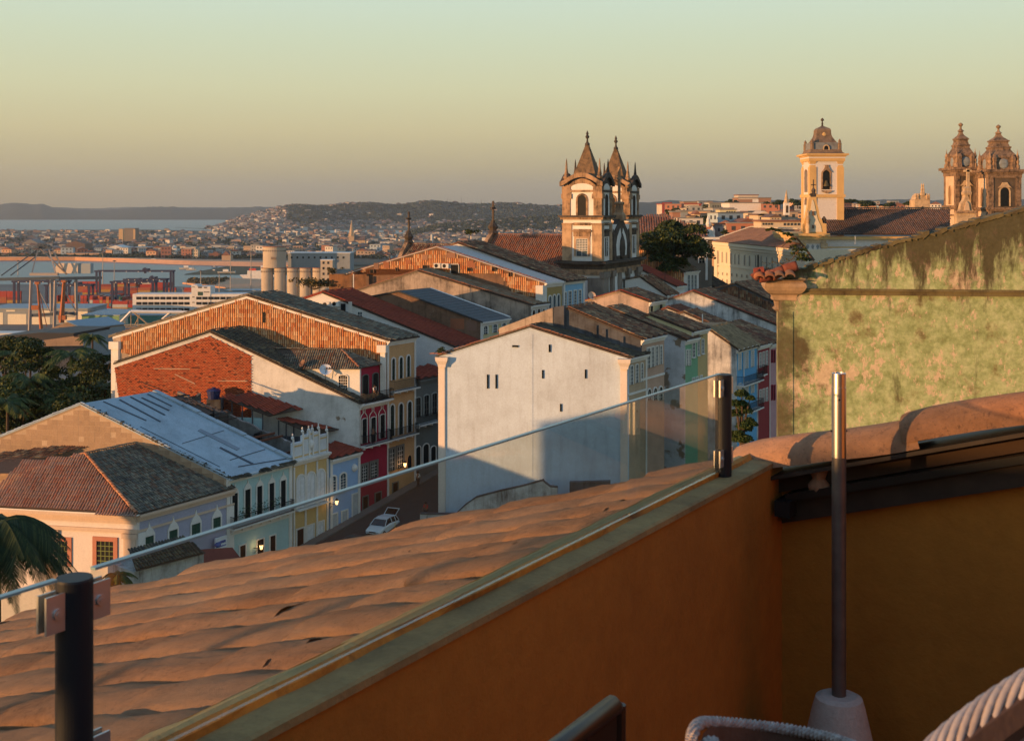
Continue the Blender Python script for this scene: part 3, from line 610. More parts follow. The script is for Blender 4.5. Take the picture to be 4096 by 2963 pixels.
for (ua, va, ub, vb) in ((615, 1474, 760, 1476), (700, 1497, 780, 1535), (870, 1523, 990, 1524)):
 a, b = hit(ua, va, H4.B - D1 * .1, G), hit(ub, vb, H4.B - D1 * .1, G); m.tube(a, b, .05, n=5)
m.build('wall_ledge', M_mortar, H4.t)
for (a, b, vt, vb) in ((1447, 1466, 1674, 1772), (1482, 1502, 1668, 1766), (1519, 1538, 1657, 1752)):
 f_ = hw(H4, a, b, vt, vb, .35, M_trim, M_dark, .07, (1, 3), barmat=M_iron)
 uu = (a + b) / 2; m = MB(); pts = [(a - 3, vb), (a - 4, vt - 2), (a - 1, vt - 12), (uu - 3, vt - 22), (uu - 4, vt - 36), (uu + 4, vt - 38), (uu + 3, vt - 24), (b + 1, vt - 14), (b + 4, vt - 4), (b + 3, vb - 4)]
 m.path([hit(x, y, H4.B + N1 * .05, D1) for x, y in pts], .05, 4); m.build('ogee_moulding', M_trim, H4.t)
balcony(H4.t, H4.B, D1, N1, 1441, 1549, 1770, .75, 1.05); band(H4, fz(H4, 1440, 1640) + 0, .12)
for (a, b, vt, vb) in ((1446, 1466, 1862, 1925), (1483, 1505, 1850, 1910)): hw(H4, a, b, vt, vb, 0, plaster('grey_stone_surround', (.2, .19, .17), .3), M_dark, .25, (2, 4), barmat=M_trim)
hw(H4, 1450, 1470, 1985, 2080, 0, M_grey, M_dark, .1, None, name='doorway'); hw(H4, 1500, 1522, 1970, 2060, 0, M_grey, M_dark, .1, None, name='doorway')
cornice(H4.t, H4.B - N1 * 0, H4.B + D1 * H4.L, N1, H4.B.z - .02, .7, .55)
K = H4.B + D1 * 1.15 + N1 * .02; zK = 0
K = hit(1437, 1470, H4.B + D1 * 1.15, D1 * 1.0) if False else K
ku = hit(1439, 1472, H4.B + D1 * 1.15, G); kt = ku.z; kb = hit(1439, 1605, H4.B + D1 * 1.15, G).z
kw = hit(1160, 1472, ku, G); wl = (ku - kw).length; KL = 3.3
t4 = H4.t
MB().box(Vector((kw.x, kw.y, kb - 2.0)), G * wl, D1 * .2, UP * (kt - kb + 2.0)).build('upper_side_wall', M_white, t4)
MB().box(Vector((ku.x, ku.y, kb - .3)) - G * .3 + D1 * .205, G * .3, D1 * (KL - .2), UP * (kt - kb + .3)).build('upper_facade', M_red, t4)
hpL = hit(1095, 1394, ku + D1 * 1.5, G); hpR = hit(1366, 1400, ku + D1 * 1.5, G); eR = ku - D1 * .3 + N1 * .3; eL = kw - D1 * .3; eF = ku + D1 * (KL + .2) + N1 * .3
MB().quad(eL, eR, hpR, hpL).quad(eR, eF, hpR).quad(eF, eF - G * 8, hpL + D1 * .3, hpR).build('upper_roof', M_deck, t4)
for poly_, ex, dn_ in (([eL, eR, hpR, hpL], G, -D1), ([eR, eF, hpR], D1, N1), ([eF, eF - G * 8, hpL, hpR], G, D1)):
 n_ = (poly_[1] - poly_[0]).cross(poly_[2] - poly_[0]).normalized(); n_ = n_ if n_.z > 0 else -n_
 e_2 = dn_ - n_ * dn_.dot(n_); ex_ = (ex - n_ * ex.dot(n_)); e_2 = (e_2 - ex_.normalized() * e_2.dot(ex_.normalized())).normalized()
 field(t4, 'roof_tile', poly_[2], ex_, e_2, n_, poly_, .235, .42, barrel_t(.19, .45, h=.085), M_tile_g, indiv=0, jit=.01, lift=.03)
rake_tiles(t4, hpR, eR, (eR - hpR).cross(UP).normalized(), M_tile_r, w=.28, lift=.05); rake_tiles(t4, hpL, hpR, D1, M_tile_g, w=.28, lift=.05)
win(t4, ku, G, NG, 1356, 1390, 1500, 1560, .35, M_trim, M_dark, .1, (3, 4))
for (a, b, vt, vb) in ((1449, 1471, 1499, 1597), (1490, 1511, 1492, 1590)): win(t4, ku, D1, N1, a, b, vt, vb, .4, M_grey, M_dark, .08, None)
balcony(t4, H4.B, D1, N1, 1440, 1556, 1603, .65, 1.0)
MB().cbox(hit(1420, 1600, ku + D1 * -.2, G), G * 1.6, D1 * .05, UP * .04).build('terrace_edge', M_trim, t4)
dc = hit(1302, 1482, ku - D1 * .6, G)
sd = thing('satellite_dish', 'large pale satellite dish on a thin arm beside the upper storey of the crimson house', 'satellite dish', dc - UP * 1.0)
def dish(t, c, aim, r, m_=None):
 aim = aim.normalized(); x = aim.cross(UP).normalized(); y = x.cross(aim); V = []; n = 16
 for k in range(5):
  rr = r * k / 4
  for i in range(n): a = 2 * math.pi * i / n; V.append(c + x * math.cos(a) * rr + y * math.sin(a) * rr + aim * (rr * rr / r * .35))
 mb = MB(); mb.add(V, [(k * n + i, k * n + (i + 1) % n, (k + 1) * n + (i + 1) % n, (k + 1) * n + i) for k in range(4) for i in range(n)]); mb.build('reflector', m_ or flat('dish_white', (.6, .62, .66), .4), t, smooth=True)
 a = MB(); a.tube(c - UP * r * .9 + aim * .1, c + aim * r * 1.1, .025, n=5); a.tube(c - aim * .05, c - aim * .2 - UP * (r + .4), .03, n=5); a.build('arm', M_iron, t)
dish(sd, dc, Vector((.2, -.75, .62)), .62)
sd2 = thing('rooftop_dish', 'small rusty dish leaning under the hipped tile eave of the crimson house upper storey', 'satellite dish', hit(1208, 1482, ku - D1 * .5, G)); dish(sd2, hit(1212, 1455, ku - D1 * .5, G), Vector((-.6, -.5, .5)), .4, flat('rusty_dish', (.16, .09, .06)))
def leanto(label, quad, base_z, mat=M_tile_red, wallm=None):
 t = thing('lean_to', label, 'lean-to', Vector((quad[2].x, quad[2].y, base_z)))
 MB().prism(quad, -UP * .1).build('roof', M_deck, t)
 n_ = (quad[1] - quad[0]).cross(quad[3] - quad[0]).normalized(); n_ = n_ if n_.z > 0 else -n_
 ex = D1 - n_ * D1.dot(n_); e_2 = n_.cross(ex).normalized(); e_2 = e_2 if e_2.z < 0 else -e_2
 field(t, 'roof_tile', quad[0], ex, e_2, n_, quad, .3, .9, barrel_t(.25, .96, h=.05), mat, indiv=0, jit=.004, lift=.02)
 m = MB()
 for k in range(5):
  p = quad[3].lerp(quad[2], .05 + k * .22); q = Vector((p.x, p.y, base_z)); m.tube(q - N1 * .4, p - N1 * .4, .07, n=4)
 m.build('post', M_char, t)
 a, b = Vector((quad[3].x, quad[3].y, base_z)), Vector((quad[2].x, quad[2].y, base_z))
 MB().box(a - N1 * .9, b - a, N1 * -.15, UP * (min(quad[3].z, quad[2].z) - base_z - .3)).build('back_wall', wallm or M_teal, t)
yz = H4.B - D1 * 4.4
q1 = [hit(1000, 1567, H4.B - D1 * .2, G), hit(1210, 1632, H4.B - D1 * .2, G), hit(1075, 1662, yz, G), hit(872, 1587, yz, G)]
q1 = [hit(1000, 1567, H4.B - D1 * .15, G), hit(1212, 1633, H4.B - D1 * .15, G), hit(1076, 1663, H4.B - D1 * 2.6, G), hit(890, 1590, H4.B - D1 * 2.6, G)]
leanto('red tiled lean-to roof, the upper one, against the big white side wall', q1, q1[2].z - 2.2)
q2 = [hit(1150, 1668, H4.B - D1 * .15, G), hit(1356, 1715, H4.B - D1 * .15, G), hit(1258, 1738, H4.B - D1 * 1.9, G), hit(1120, 1680, H4.B - D1 * 1.9, G)]
leanto('red tiled lean-to roof, the lower one, above the ruined walls beside the white side wall', q2, q2[2].z - 2.2, wallm=M_char)
c = hit(855, 1575, H4.B - D1 * 1.5, G); wt = thing('water_tank', 'dark blue round water tank on the ruined roof in front of the brick gable', 'water tank', c - UP * .5)
MB().lathe(c - UP * .5, [(.55, 0), (.68, .8), (.72, .82), (.5, 1.0), (.1, 1.08)], 14).build('tank', flat('dark_blue_plastic', (.02, .03, .10), .4), wt); MB().lathe(c + UP * .56, [(.2, 0), (.2, .08), (.02, .1)], 10).build('lid', flat('dark_blue_plastic', W0), wt)
MB().box(Vector((c.x - .7, c.y - .1, 58)), Vector((1.4, 0, 0)), Vector((0, 1.2, 0)), UP * (c.z - .51 - 58)).build('tank_stand', M_char, wt)
# ---- H5 apricot house with tile-hung gable --------------------------------------------------------
H5 = rowhouse('apricot_house', 'tall apricot house with three tiers of arched windows and a huge orange tile-hung side gable', (1548, 1362), 1662, (452, 1346), (988, 1184), XL, M_beige, M_orange, M_tile_g, over=.45, vmat=M_tile_g, cornm='wide')
pl = gpoly(H5, 62.3); pl[3] = Vector((pl[3].x, pl[3].y, 60)); pl[4] = Vector((pl[4].x, pl[4].y, hit(470, 1405, H5.B, G).z)) + G * .9; pl[0] = pl[0] + G * .9 + UP * .2
hang(H5, pl)
MB().box(Vector((H5.A.x, H5.A.y, 55)) - D1 * .25, G * .8, D1 * .245, UP * (H5.A.z - 55 - .5)).box(Vector((H5.A.x, H5.A.y, H5.A.z - 1.3)) - D1 * .4 - G * .15, G * 1.1, D1 * .395, UP * .8).build('corner_pilaster', M_trim, H5.t)
MB().box(Vector((H5.B.x, H5.B.y, 55)) - D1 * .25 - G * .55, G * .5, D1 * .245, UP * (H5.B.z - 55 - .5)).box(Vector((H5.B.x, H5.B.y, H5.B.z - 1.2)) - D1 * .45 - G * .8, G * .95, D1 * .44, UP * .75).build('corner_pilaster', M_trim, H5.t)
p = hit(1053, 1290, H5.B, G); MB().box(p - D1 * .12, G * .35, D1 * .1, UP * 1.1).build('vent', M_dark, H5.t)
for (a, b, vt, vb) in ((1566, 1578, 1433, 1520), (1596, 1609, 1428, 1513), (1626, 1638, 1422, 1506), (1560, 1575, 1618, 1744), (1594, 1610, 1613, 1737), (1629, 1645, 1605, 1728)): hw(H5, a, b, vt, vb, 1.0, M_trim, M_dark, .14, (1, 3), barmat=M_shut)
balcony(H5.t, H5.B, D1, N1, 1557, 1661, 1555, .7, 1.05); balcony(H5.t, H5.B, D1, N1, 1552, 1659, 1742, .6, 1.0)
band(H5, fz(H5, 1548, 1385), .1); pil(H5, 0, .25); pil(H5, H5.L - .25, .25)
for (a, b, vt, vb) in ((1556, 1575, 1797, 1882), (1589, 1610, 1786, 1870)): hw(H5, a, b, vt, vb, 0, plaster('grey_stone_surround', W1), M_dark, .22, (2, 4), barmat=M_trim)
hw(H5, 1628, 1645, 1820, 1885, 1, M_orange, M_dark, .06, None, name='doorway'); hw(H5, 1570, 1590, 1930, 2030, 0, M_grey, M_dark, .1, None, name='doorway')
lantern(hit(1592, 1862, H5.B, D1), N1, 'lit wall lantern glowing between the lower windows of the apricot house')
# ---- H6 grey low house ------------------------------------------------------------------------------
B6 = sline(1662, 1522, XL); L6 = 6.0; zt6 = B6.z
t6 = thing('dark_grey_house', 'dark grey green house with arched windows and thin red roof, half behind the white building', 'house', (B6.x, B6.y, 57), 'row houses in the old town')
MB().box(Vector((B6.x, B6.y, 52)) - G * 4, G * 4, D1 * L6, UP * (zt6 - 52)).build('facade', M_grey, t6)
H6 = RH(); H6.B = B6; H6.t = t6; H6.L = L6; H6.zb = 52
cornice(t6, B6, B6 + D1 * L6, N1, zt6 - .02, .35, .5, M_grey)
R6 = B6 - G * 2.2 + UP * .8; E6 = B6 + N1 * .4 + UP * .05; MB().prism([R6, E6, E6 + UP * .08, R6 + UP * .08], D1 * L6).build('roof', M_deck, t6); tile_slope(t6, R6 + UP * .1, E6 + UP * .1, L6, M_tile_red, over=.0)
M_grtr = plaster('grey_green_trim', (.34, .36, .34), .2)
for (a, b, vt, vb) in ((1661, 1681, 1590, 1668), (1695, 1714, 1580, 1662), (1727, 1746, 1572, 1655)): hw(H6, a, b, vt, vb, .3, M_grtr, M_dark, .12, (1, 2), barmat=M_grey)
for (a, b, vt, vb) in ((1662, 1681, 1785, 1862), (1691, 1714, 1775, 1856), (1722, 1742, 1784, 1845)): hw(H6, a, b, vt, vb, .6, M_trim, M_dark, .1, None)
balcony(t6, B6, D1, N1, 1661, 1748, 1688, .7, 1.0)
# ---- H7 long red-roofed house -----------------------------------------------------------------------
H7 = rowhouse('long_red_roof_house', 'white house with a long dark red tile roof and air conditioners on its lit gable', (1815, 1388), 1960, (1190, 1207), (1290, 1173), XL, M_white, M_white, M_tile_red, over=.3, L=5.2, vmat=M_tile_red)
def ac(P, d, n, label, grp='air conditioner boxes on walls'):
 t = thing('air_conditioner', label, 'air conditioner', P, grp)
 MB().box(P, d * .85, n * .35, UP * .6).build('casing', flat('ac_white', (.6, .6, .58)), t)
 m = MB(); c = P + d * .33 + n * .352 + UP * .3; ax, ay = d, UP; V = [c + ax * math.cos(i * .5236) * .24 + ay * math.sin(i * .5236) * .24 for i in range(12)]
 m.add(V, [tuple(range(12))]); m.build('fan_grille', M_iron, t)
P7 = H7.B - D1 * .1
ac(hit(1296, 1228, P7, G), G, -D1, 'white air conditioner under the red eave, left of the two on the small lit gable')
ac(hit(1333, 1225, P7, G), G, -D1, 'sunlit air conditioner under the red eave, right of the two on the small lit gable')
win(H7.t, H7.B, G, NG, 1365, 1382, 1215, 1246, 0, M_char, M_dark, .03, None); win(H7.t, H7.B, G, NG, 1432, 1449, 1248, 1269, 0, M_trim, M_pane, .08, (1, 1))
pp_ = thing('vent_pipes', 'cluster of white vent pipes rising beside the gable of the red-roofed house', 'pipe', hit(1400, 1255, P7, G))
for u in (1396, 1401, 1406): a = hit(u, 1256, P7 - D1 * .3, G); MB().tube(a, a + UP * 1.35, .06, n=6).build('pipe', M_trim, pp_)
a = hit(1414, 1165, P7 + D1 * 6, G); vp = thing('tall_vent_pipe', 'tall single white vent pipe standing behind the red roof ridge', 'pipe', a); MB().tube(a, a + UP * 2.0, .06, n=6).build('pipe', M_trim, vp)
a = hit(1655, 1400, H7.B, G); MB().box(Vector((a.x, a.y, 56)) - D1 * 2.4, G * 4, D1 * 2.3, UP * 8.2).build('low_wing', M_white, H7.t)
# ---- H8 pale yellow house, grey metal roof, dirty side wall -------------------------------------------
H8 = rowhouse('grey_roofed_yellow_house', 'pale yellow fronted house with a grey sheet roof and a dirty brown side wall', (1922, 1288), 2036, (1470, 1192), (1594, 1167), XL, M_brown, M_cream, M_metal_g, tile=False, over=.35, verge=False, roofth=.10)
Rt = H8.R + UP * .1; rs = (H8.B - H8.R).normalized(); MB().prism([Rt + D1 * H8.L, Rt + D1 * H8.L - UP * .5, H8.B + UP * -.35 + D1 * H8.L, H8.B + UP * .15 + D1 * H8.L], D1 * .35).build('far_coping', M_trim, H8.t)
MB().prism([Rt - UP * .12, Rt + UP * .06, H8.B + UP * .18 + rs * .3, H8.B + rs * .3], -D1 * .18).prism([Rt - UP * .12, Rt + UP * .06, H8.A + UP * .18, H8.A], -D1 * .18).build('verge_flashing', flat('black_flashing', (.03, .035, .04)), H8.t)
m = MB(); nrf = rs.cross(D1); nrf = nrf if nrf.z > 0 else -nrf
for i in range(14): a = Rt + rs * ((H8.B - H8.R).length * i / 14); m.box(a + nrf * .002, D1 * H8.L, rs * .03, nrf * .03)
m.build('roof_sheet_seams', flat('dark_seam', (.09, .10, .10)), H8.t)
for (a, b, vt, vb) in ((1933, 1948, 1304, 1336), (1971, 1986, 1296, 1330), (2007, 2021, 1290, 1324)): hw(H8, a, b, vt, vb, .5, M_trim, M_pane, .2, (1, 2))
pil(H8, -.02, .45); 
p = hit(1895, 1300, H8.B, G); MB().box(Vector((p.x, p.y, 60)) - D1 * .03, G * 1.1, D1 * .025, UP * 9.6).build('white_quoin', M_trim, H8.t)
MB().box(hit(1802, 1316, H8.B, G) - D1 * .02, G * 1.6, D1 * .016, UP * 1.2).box(hit(1866, 1322, H8.B, G) - D1 * .02, G * 1.2, D1 * .016, UP * 1.2).build('bare_brick_patch', M_tile_r, H8.t)
# ---- H9 big stained wall house ---------------------------------------------------------------------------
H9 = rowhouse('stained_wall_house', 'white and pink fronted house with a very long stained grey side wall, lit at left', (2124, 1222), 2192, (1412, 1170), (1672, 1086), XL, M_stain, plaster('pale_pink_render', (.62, .50, .48), .2), island('tan_grey_roof_tile', [(.26, .21, .14), (.33, .27, .18), (.20, .15, .10), (.36, .18, .10)], damt=.3), over=.25, vmat=M_tile_r)
for (a, b) in ((2128, 2139), (2149, 2159), (2170, 2178)): hw(H9, a, b, 1240 - (a - 2128) * .25, 1275, 1.0, M_trim, M_dark, .2, None)
band(H9, fz(H9, 2124, 1236), .25)
# ---- H10 second tile-hung house ---------------------------------------------------------------------------
H10 = rowhouse('ochre_fronted_house', 'ochre fronted house with white arches, a distant tile-hung gable and a pale pinkish roof sheet', (2178, 1132), 2248, (1395, 1094), (1748, 989), XL, M_brown, plaster('mustard_render', (.42, .30, .12), .2), M_metal_w, tile=False, over=.3, roofth=.1, vmat=M_tile_r)
zlo = hit(1748, 1086, H10.B, G).z
pl = [H10.A - UP * .25, H10.R - UP * .25, H10.B - UP * .25, Vector((H10.B.x, H10.B.y, zlo - 3.4)), hit(2050, 1165, H10.B, G), hit(2000, 1092, H10.B, G), Vector((H10.A.x, H10.A.y, zlo + .3)) + G * 2.0]
hang(H10, pl, w=.24, l=.46, indiv=260)
P10 = H10.B - D1 * .14
ac(hit(1741, 1072, P10, G), G, -D1, 'left one of two air conditioners high on the distant tile-hung gable'); ac(hit(1773, 1073, P10, G), G, -D1, 'right one of two air conditioners high on the distant tile-hung gable')
for (a, b, vt, vb) in ((1804, 1834, 1058, 1092), (1692, 1711, 1062, 1079), (1969, 1980, 1070, 1085), (2035, 2042, 1090, 1106), (1870, 1884, 1072, 1085), (1584, 1589, 1072, 1084), (1482, 1495, 1078, 1092)): win(H10.t, P10, G, NG, a, b, vt, vb, 0, M_brown if a != 1804 else M_trim, M_dark, .06, None)
m = MB()
for (u, v) in ((1700, 1030), (1805, 1022), (1633, 1048), (1880, 1055), (1890, 1063), (1505, 1065), (1545, 1060)): p = hit(u, v, P10, G); m.cbox(p, G * (.5 + random.random() * .6), -D1 * .04, UP * (.5 + random.random() * .4))
m.build('bare_brick_patch', M_tile_r, H10.t)
for (a, b, vt, vb) in ((2194, 2204, 1184, 1240), (2211, 2221, 1180, 1236), (2228, 2237, 1178, 1232)): hw(H10, a, b, vt, vb, 1, M_trim, M_pane, .14, None)
pil(H10, -.05, .5); band(H10, fz(H10, 2190, 1150), .2)
MB().box(Vector((H10.B.x, H10.B.y, H10.B.z - 3.2)) - D1 * .5 - G * .85, G * .9, D1 * .49, UP * 2.9).build('corner_pilaster', M_trim, H10.t)
pa = hit(1316, 1096, H10.B - D1 * .6, G); pb_ = hit(1466, 1093, H10.B - D1 * .6, G)
tb = thing('brown_stained_block', 'blocky brown stained wall at the left foot of the distant tile-hung gable', 'building', (pa.x, pa.y, 60))
MB().box(Vector((pa.x, pa.y, 60)), pb_ - pa + UP * (pa.z - pb_.z), D1 * 5, UP * (pa.z - 60)).build('wall', plaster('brown_rust_plaster', (.24, .12, .06), .9, (.07, .04, .025)), tb)
m = MB()
for u in (1398, 1465): p = hit(u, 1100, H10.B - D1 * .7, G); m.box(Vector((p.x, p.y, 60)), G * .35, D1 * .1, UP * (pa.z - 60.2))
m.build('buttress', M_brown, tb)
# ---- H11 blue house, own tile roof ------------------------------------------------------------------------
H11 = rowhouse('light_blue_house', 'light blue fronted house with white sash windows and dark tile roof beside the church', (2253, 1124), 2337, (1600, 1050), (1832, 975), XL, M_white, plaster('light_blue_render', (.26, .50, .72), .15), M_tile_b, over=.5)
for (a, b, vt, vb) in ((2254, 2264, 1170, 1232), (2274, 2284, 1166, 1228), (2295, 2304, 1163, 1224), (2314, 2323, 1161, 1220)): hw(H11, a, b, vt, vb, 0, M_trim, M_pane, .14, (1, 4))
pil(H11, -.02, .4); pil(H11, H11.L - .4, .4)
DC = Vector((.407, .914, 0)); NC = Vector((.914, -.407, 0)); LC = -DC
PC = at(2405, 1050, 158.0); ch = thing('twin_spire_church', 'white and stone baroque church with two pointed spires and a cross between them', 'church', (PC.x, PC.y, 62))
def cz(V, Y=158.0): return CZ - (V - V0) / F * Y
TW = 5.5
def tower(O, tag_, zf):
 """O = ground point of the street-side corner nearest the camera; body spans -NC (lit side) and DC (front)"""
 t = ch; a = -NC; b = DC
 def bx(z0, z1, g=0.0, mat=M_white, nm='tower_wall'): MB().box(Vector((O.x, O.y, z0)) - a * g - b * g, a * (TW + 2 * g), b * (TWF + 2 * g), UP * (z1 - z0)).build(nm, mat, t)
 bx(62, zf(755), 0)
 def corner(z0, z1, w_, g, mat, nm='tower_pilaster'):
  for (i, j) in ((0, 0), (1, 0), (0, 1), (1, 1)):
   wb = w_ * .62; p = Vector((O.x, O.y, z0)) + a * (i * (TW - w_)) + b * (j * (TWF - wb)); MB().box(p - a * g - b * g, a * (w_ + 2 * g), b * (wb + 2 * g), UP * (z1 - z0)).build(nm, mat, t)
 def ledge(z0, z1, g, mat=M_dstone): bx(z0, z1, g, mat, 'tower_cornice')
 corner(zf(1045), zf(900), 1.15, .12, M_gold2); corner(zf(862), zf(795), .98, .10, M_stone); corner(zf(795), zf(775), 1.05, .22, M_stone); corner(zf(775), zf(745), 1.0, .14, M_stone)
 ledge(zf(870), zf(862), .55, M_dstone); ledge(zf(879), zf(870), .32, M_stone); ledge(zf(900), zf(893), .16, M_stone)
 ledge(zf(1056), zf(1046), .85); ledge(zf(1064), zf(1056), .5); ledge(zf(1090), zf(1064), .2, M_stone)
 for face, (P, d, n, wd) in enumerate(((Vector((O.x, O.y, 0)) + a * 0 - b * 0, a, LC, TW), (Vector((O.x, O.y, 0)), b, NC, TWF), (Vector((O.x, O.y, 0)) + b * TWF, a, DC, TW), (Vector((O.x, O.y, 0)) + a * TW, b, -NC, TWF))):
  st = M_stone if face == 0 else M_dstone; m = MB(); k = 14; zsp, zap = zf(752), zf(708)  # faces off the sun get the darker stone: their shade is in the colour
  prev = None
  for i in range(k + 1):
   s = wd * (-.06 + 1.12 * i / k); x = (i / k - .5) * 2; z = zsp + (zap - zsp) * (math.cos(x * math.pi * .5) ** 1.0 if abs(x) < .8 else math.cos(.8 * math.pi * .5) * (1 - (abs(x) - .8) * 2.4))
   cur = P + d * s + UP * z
   if prev is not None: m.prism([prev, cur, cur + UP * .62, prev + UP * .62], n * .45)
   prev = cur
  m.build('arched_pediment', st, t)
  mw = MB(); V = [P + d * (wd * .2) + n * .07 + UP * zf(757), P + d * (wd * .8) + n * .07 + UP * zf(757)] + [P + d * (wd * (.5 + .32 * math.cos(q * math.pi / 8))) + n * .07 + UP * (zf(757) + (zf(733) - zf(757)) * math.sin(q * math.pi / 8)) for q in range(9)]
  mw.add(V, [tuple(range(len(V)))]); mw.build('tympanum', M_white, t)
  MB().prism([P + d * 0 + UP * zf(757), P + d * wd + UP * zf(757), P + d * (wd * .7) + UP * zf(722), P + d * (wd * .5) + UP * zf(712), P + d * (wd * .3) + UP * zf(722)], n * .05).build('gable_field', st, t)
  MB().box(P + UP * zf(768), d * wd, n * .16, UP * (zf(760) - zf(768))).build('string_course', st, t)
  if face in (0, 1):
   pz = P + n * .0; c = wd / 2; hw_ = .60 if face == 0 else .36
   win_m(t, Vector((pz.x, pz.y, 0)), d, n, c - hw_, c + hw_, zf(864), zf(781), 1.0, st, M_dark, .26 if face == 0 else .14, None, name='belfry_opening')
   hw2 = .78 if face == 0 else .36
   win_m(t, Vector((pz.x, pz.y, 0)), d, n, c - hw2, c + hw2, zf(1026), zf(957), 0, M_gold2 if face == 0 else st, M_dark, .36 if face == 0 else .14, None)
   win_m(t, Vector((pz.x + n.x * .03, pz.y + n.y * .03, 0)), d, n, c - hw2, c + hw2, zf(1003), zf(957), 0, M_trim, M_pane, .05, (6, 6) if face == 0 else (2, 6), name='sash')
   win_m(t, Vector((pz.x + n.x * .03, pz.y + n.y * .03, 0)), d, n, c - hw2, c + hw2, zf(1026), zf(1004), 0, M_trim, M_pane, .05, (1, 0), name='sash')
   MB().box(P + d * (c - hw2 - .6) + UP * zf(928), d * (2 * hw2 + 1.2), n * .3, UP * .22).box(P + d * (c - hw2 - .45) + UP * zf(947), d * (2 * hw2 + .9), n * .12, UP * 1.0).build('window_hood', st, t)
   MB().box(P + d * (1.5 if face == 0 else .9) + UP * zf(903) + n * .0, d * (wd - (3.0 if face == 0 else 1.8)), n * .05, UP * .4).build('frieze', st, t)
 zt = zf(716)
 for (i, j) in ((0, 0), (1, 0), (0, 1), (1, 1)):
  p = Vector((O.x, O.y, zf(748))) + a * (.35 + i * (TW - .7)) + b * (.35 + j * (TWF - .7))
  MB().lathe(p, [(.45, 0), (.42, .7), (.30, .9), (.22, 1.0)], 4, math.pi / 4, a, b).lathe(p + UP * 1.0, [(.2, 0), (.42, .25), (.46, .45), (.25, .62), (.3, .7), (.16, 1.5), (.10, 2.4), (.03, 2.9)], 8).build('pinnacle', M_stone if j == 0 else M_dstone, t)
 c = Vector((O.x, O.y, zf(738))) + a * TW / 2 + b * TWF / 2; r = 1.9 * math.sqrt(2)
 hs = zf(573) - zf(738); ex = M_spire; ry = TWF / TW
 MB().lathe(c, [(r * 1.0, 0), (r * .96, hs * .12), (r * .12, hs * .97)], 4, math.pi / 4, a, b * max(ry, .72)).build('spire', ex, t)
 mm_ = MB()
 for q in range(22):
  f0 = q / 22; rr = r * (1 - f0 * .87) * .985; mm_.lathe(c + UP * (hs * f0), [(rr * 1.03, 0), (rr * 1.005, .06)], 4, math.pi / 4, a, b * max(ry, .72))
 mm_.build('spire_courses', ex, t)
 MB().lathe(c + UP * hs * .97, [(.32, 0), (.34, .25), (.16, .45), (.1, .9), (.26, 1.1), (.28, 1.25), (.12, 1.45), (.2, 1.6), (.03, 2.05)], 8).build('finial', M_dstone, t)
TWF = 4.1
M_gold2 = plaster('golden_brown_stone', (.50, .34, .21), .8, (.14, .09, .06), sc_=1.6, streak=.9)
M_spire = plaster('lichened_spire_stone', (.20, .13, .075), .9, (.04, .033, .025), sc_=3.5)
tower(PC, 'a', lambda v: cz(v)); O2 = PC + DC * 12.0; s2 = 158.0 * 1.0
tower(O2, 'b', lambda v: cz(v) + 0.0)
Pm = PC + DC * TWF; wm = 12.0 - TWF
MB().box(Vector((Pm.x, Pm.y, 62)) - NC * 4, NC * 4, DC * wm, UP * (cz(900) - 62)).build('front_wall', M_white, ch)
def fp(s, z, o): return Vector((PC.x, PC.y, z)) + DC * s + NC * o
ls_ = TWF + .3; rs_ = 12.0 - .3; cm = (ls_ + rs_) / 2; wv = rs_ - ls_
ped = [(ls_, cz(1046)), (rs_, cz(1046)), (rs_, cz(985)), (rs_ - .5, cz(955)), (rs_ - .9, cz(925)), (rs_ - 1.9, cz(905)), (cm + .9, cz(880)), (cm, cz(868)), (cm - .9, cz(880)), (ls_ + 1.9, cz(905)), (ls_ + .9, cz(925)), (ls_ + .5, cz(955)), (ls_, cz(985))]
MB().prism([fp(s, z, -.6) for s, z in ped], NC * .75).build('pediment', M_dstone, ch)
ped2 = [(ls_ + 1.5, cz(1030)), (rs_ - 1.5, cz(1030)), (rs_ - 1.3, cz(985)), (rs_ - 1.8, cz(950)), (cm + .6, cz(915)), (cm, cz(955)), (cm - .6, cz(915)), (ls_ + 1.8, cz(950)), (ls_ + 1.3, cz(985))]
MB().add([fp(s, z, .17) for s, z in ped2], [tuple(range(len(ped2)))]).build('pediment_field', M_white, ch)
MB().lathe(fp(cm, cz(1000), .3), [(.25, -1.7), (.75, -1.2), (.95, 0), (.7, 1.1), (.3, 1.7), (.05, 2.1)], 10, 0, DC, NC * .35).build('niche_ornament', M_dstone, ch)
for s in (ls_ + .35, rs_ - .35): MB().lathe(fp(s, cz(1046), .1), [(.5, 0), (.55, 1.0), (.35, 1.5), (.5, 2.2), (.25, 3.0), (.3, 3.6), (.05, 4.3)], 8, 0, DC, NC * .5).build('scroll_ornament', M_dstone, ch)
q = fp(cm, cz(868), -.2)
m = MB(); m.lathe(q, [(1.1, -.6), (1.0, .3), (.7, .6), (.62, 1.6), (.8, 1.8), (.8, 2.0), (.5, 2.1)], 4, math.pi / 4, DC, NC); m.build('cross_pedestal', M_stone, ch)
m = MB(); m.box(q + UP * 2.0 - DC * .16 - NC * .16, DC * .32, NC * .32, UP * 5.0).box(q + UP * 5.2 - DC * .75 - NC * .12, DC * 1.5, NC * .24, UP * .3); m.build('cross', M_stone, ch)
LL = 12.0 + TWF
m = MB()
for z0, z1, g in ((1056, 1046, .95), (1062, 1056, .6), (1078, 1062, .25)): m.box(fp(-.1 - g, cz(z0), -TW - g), DC * (LL + .2 + 2 * g), NC * (TW + 2 * g + .02), UP * (cz(z1) - cz(z0)))
m.build('main_cornice', M_dstone, ch)
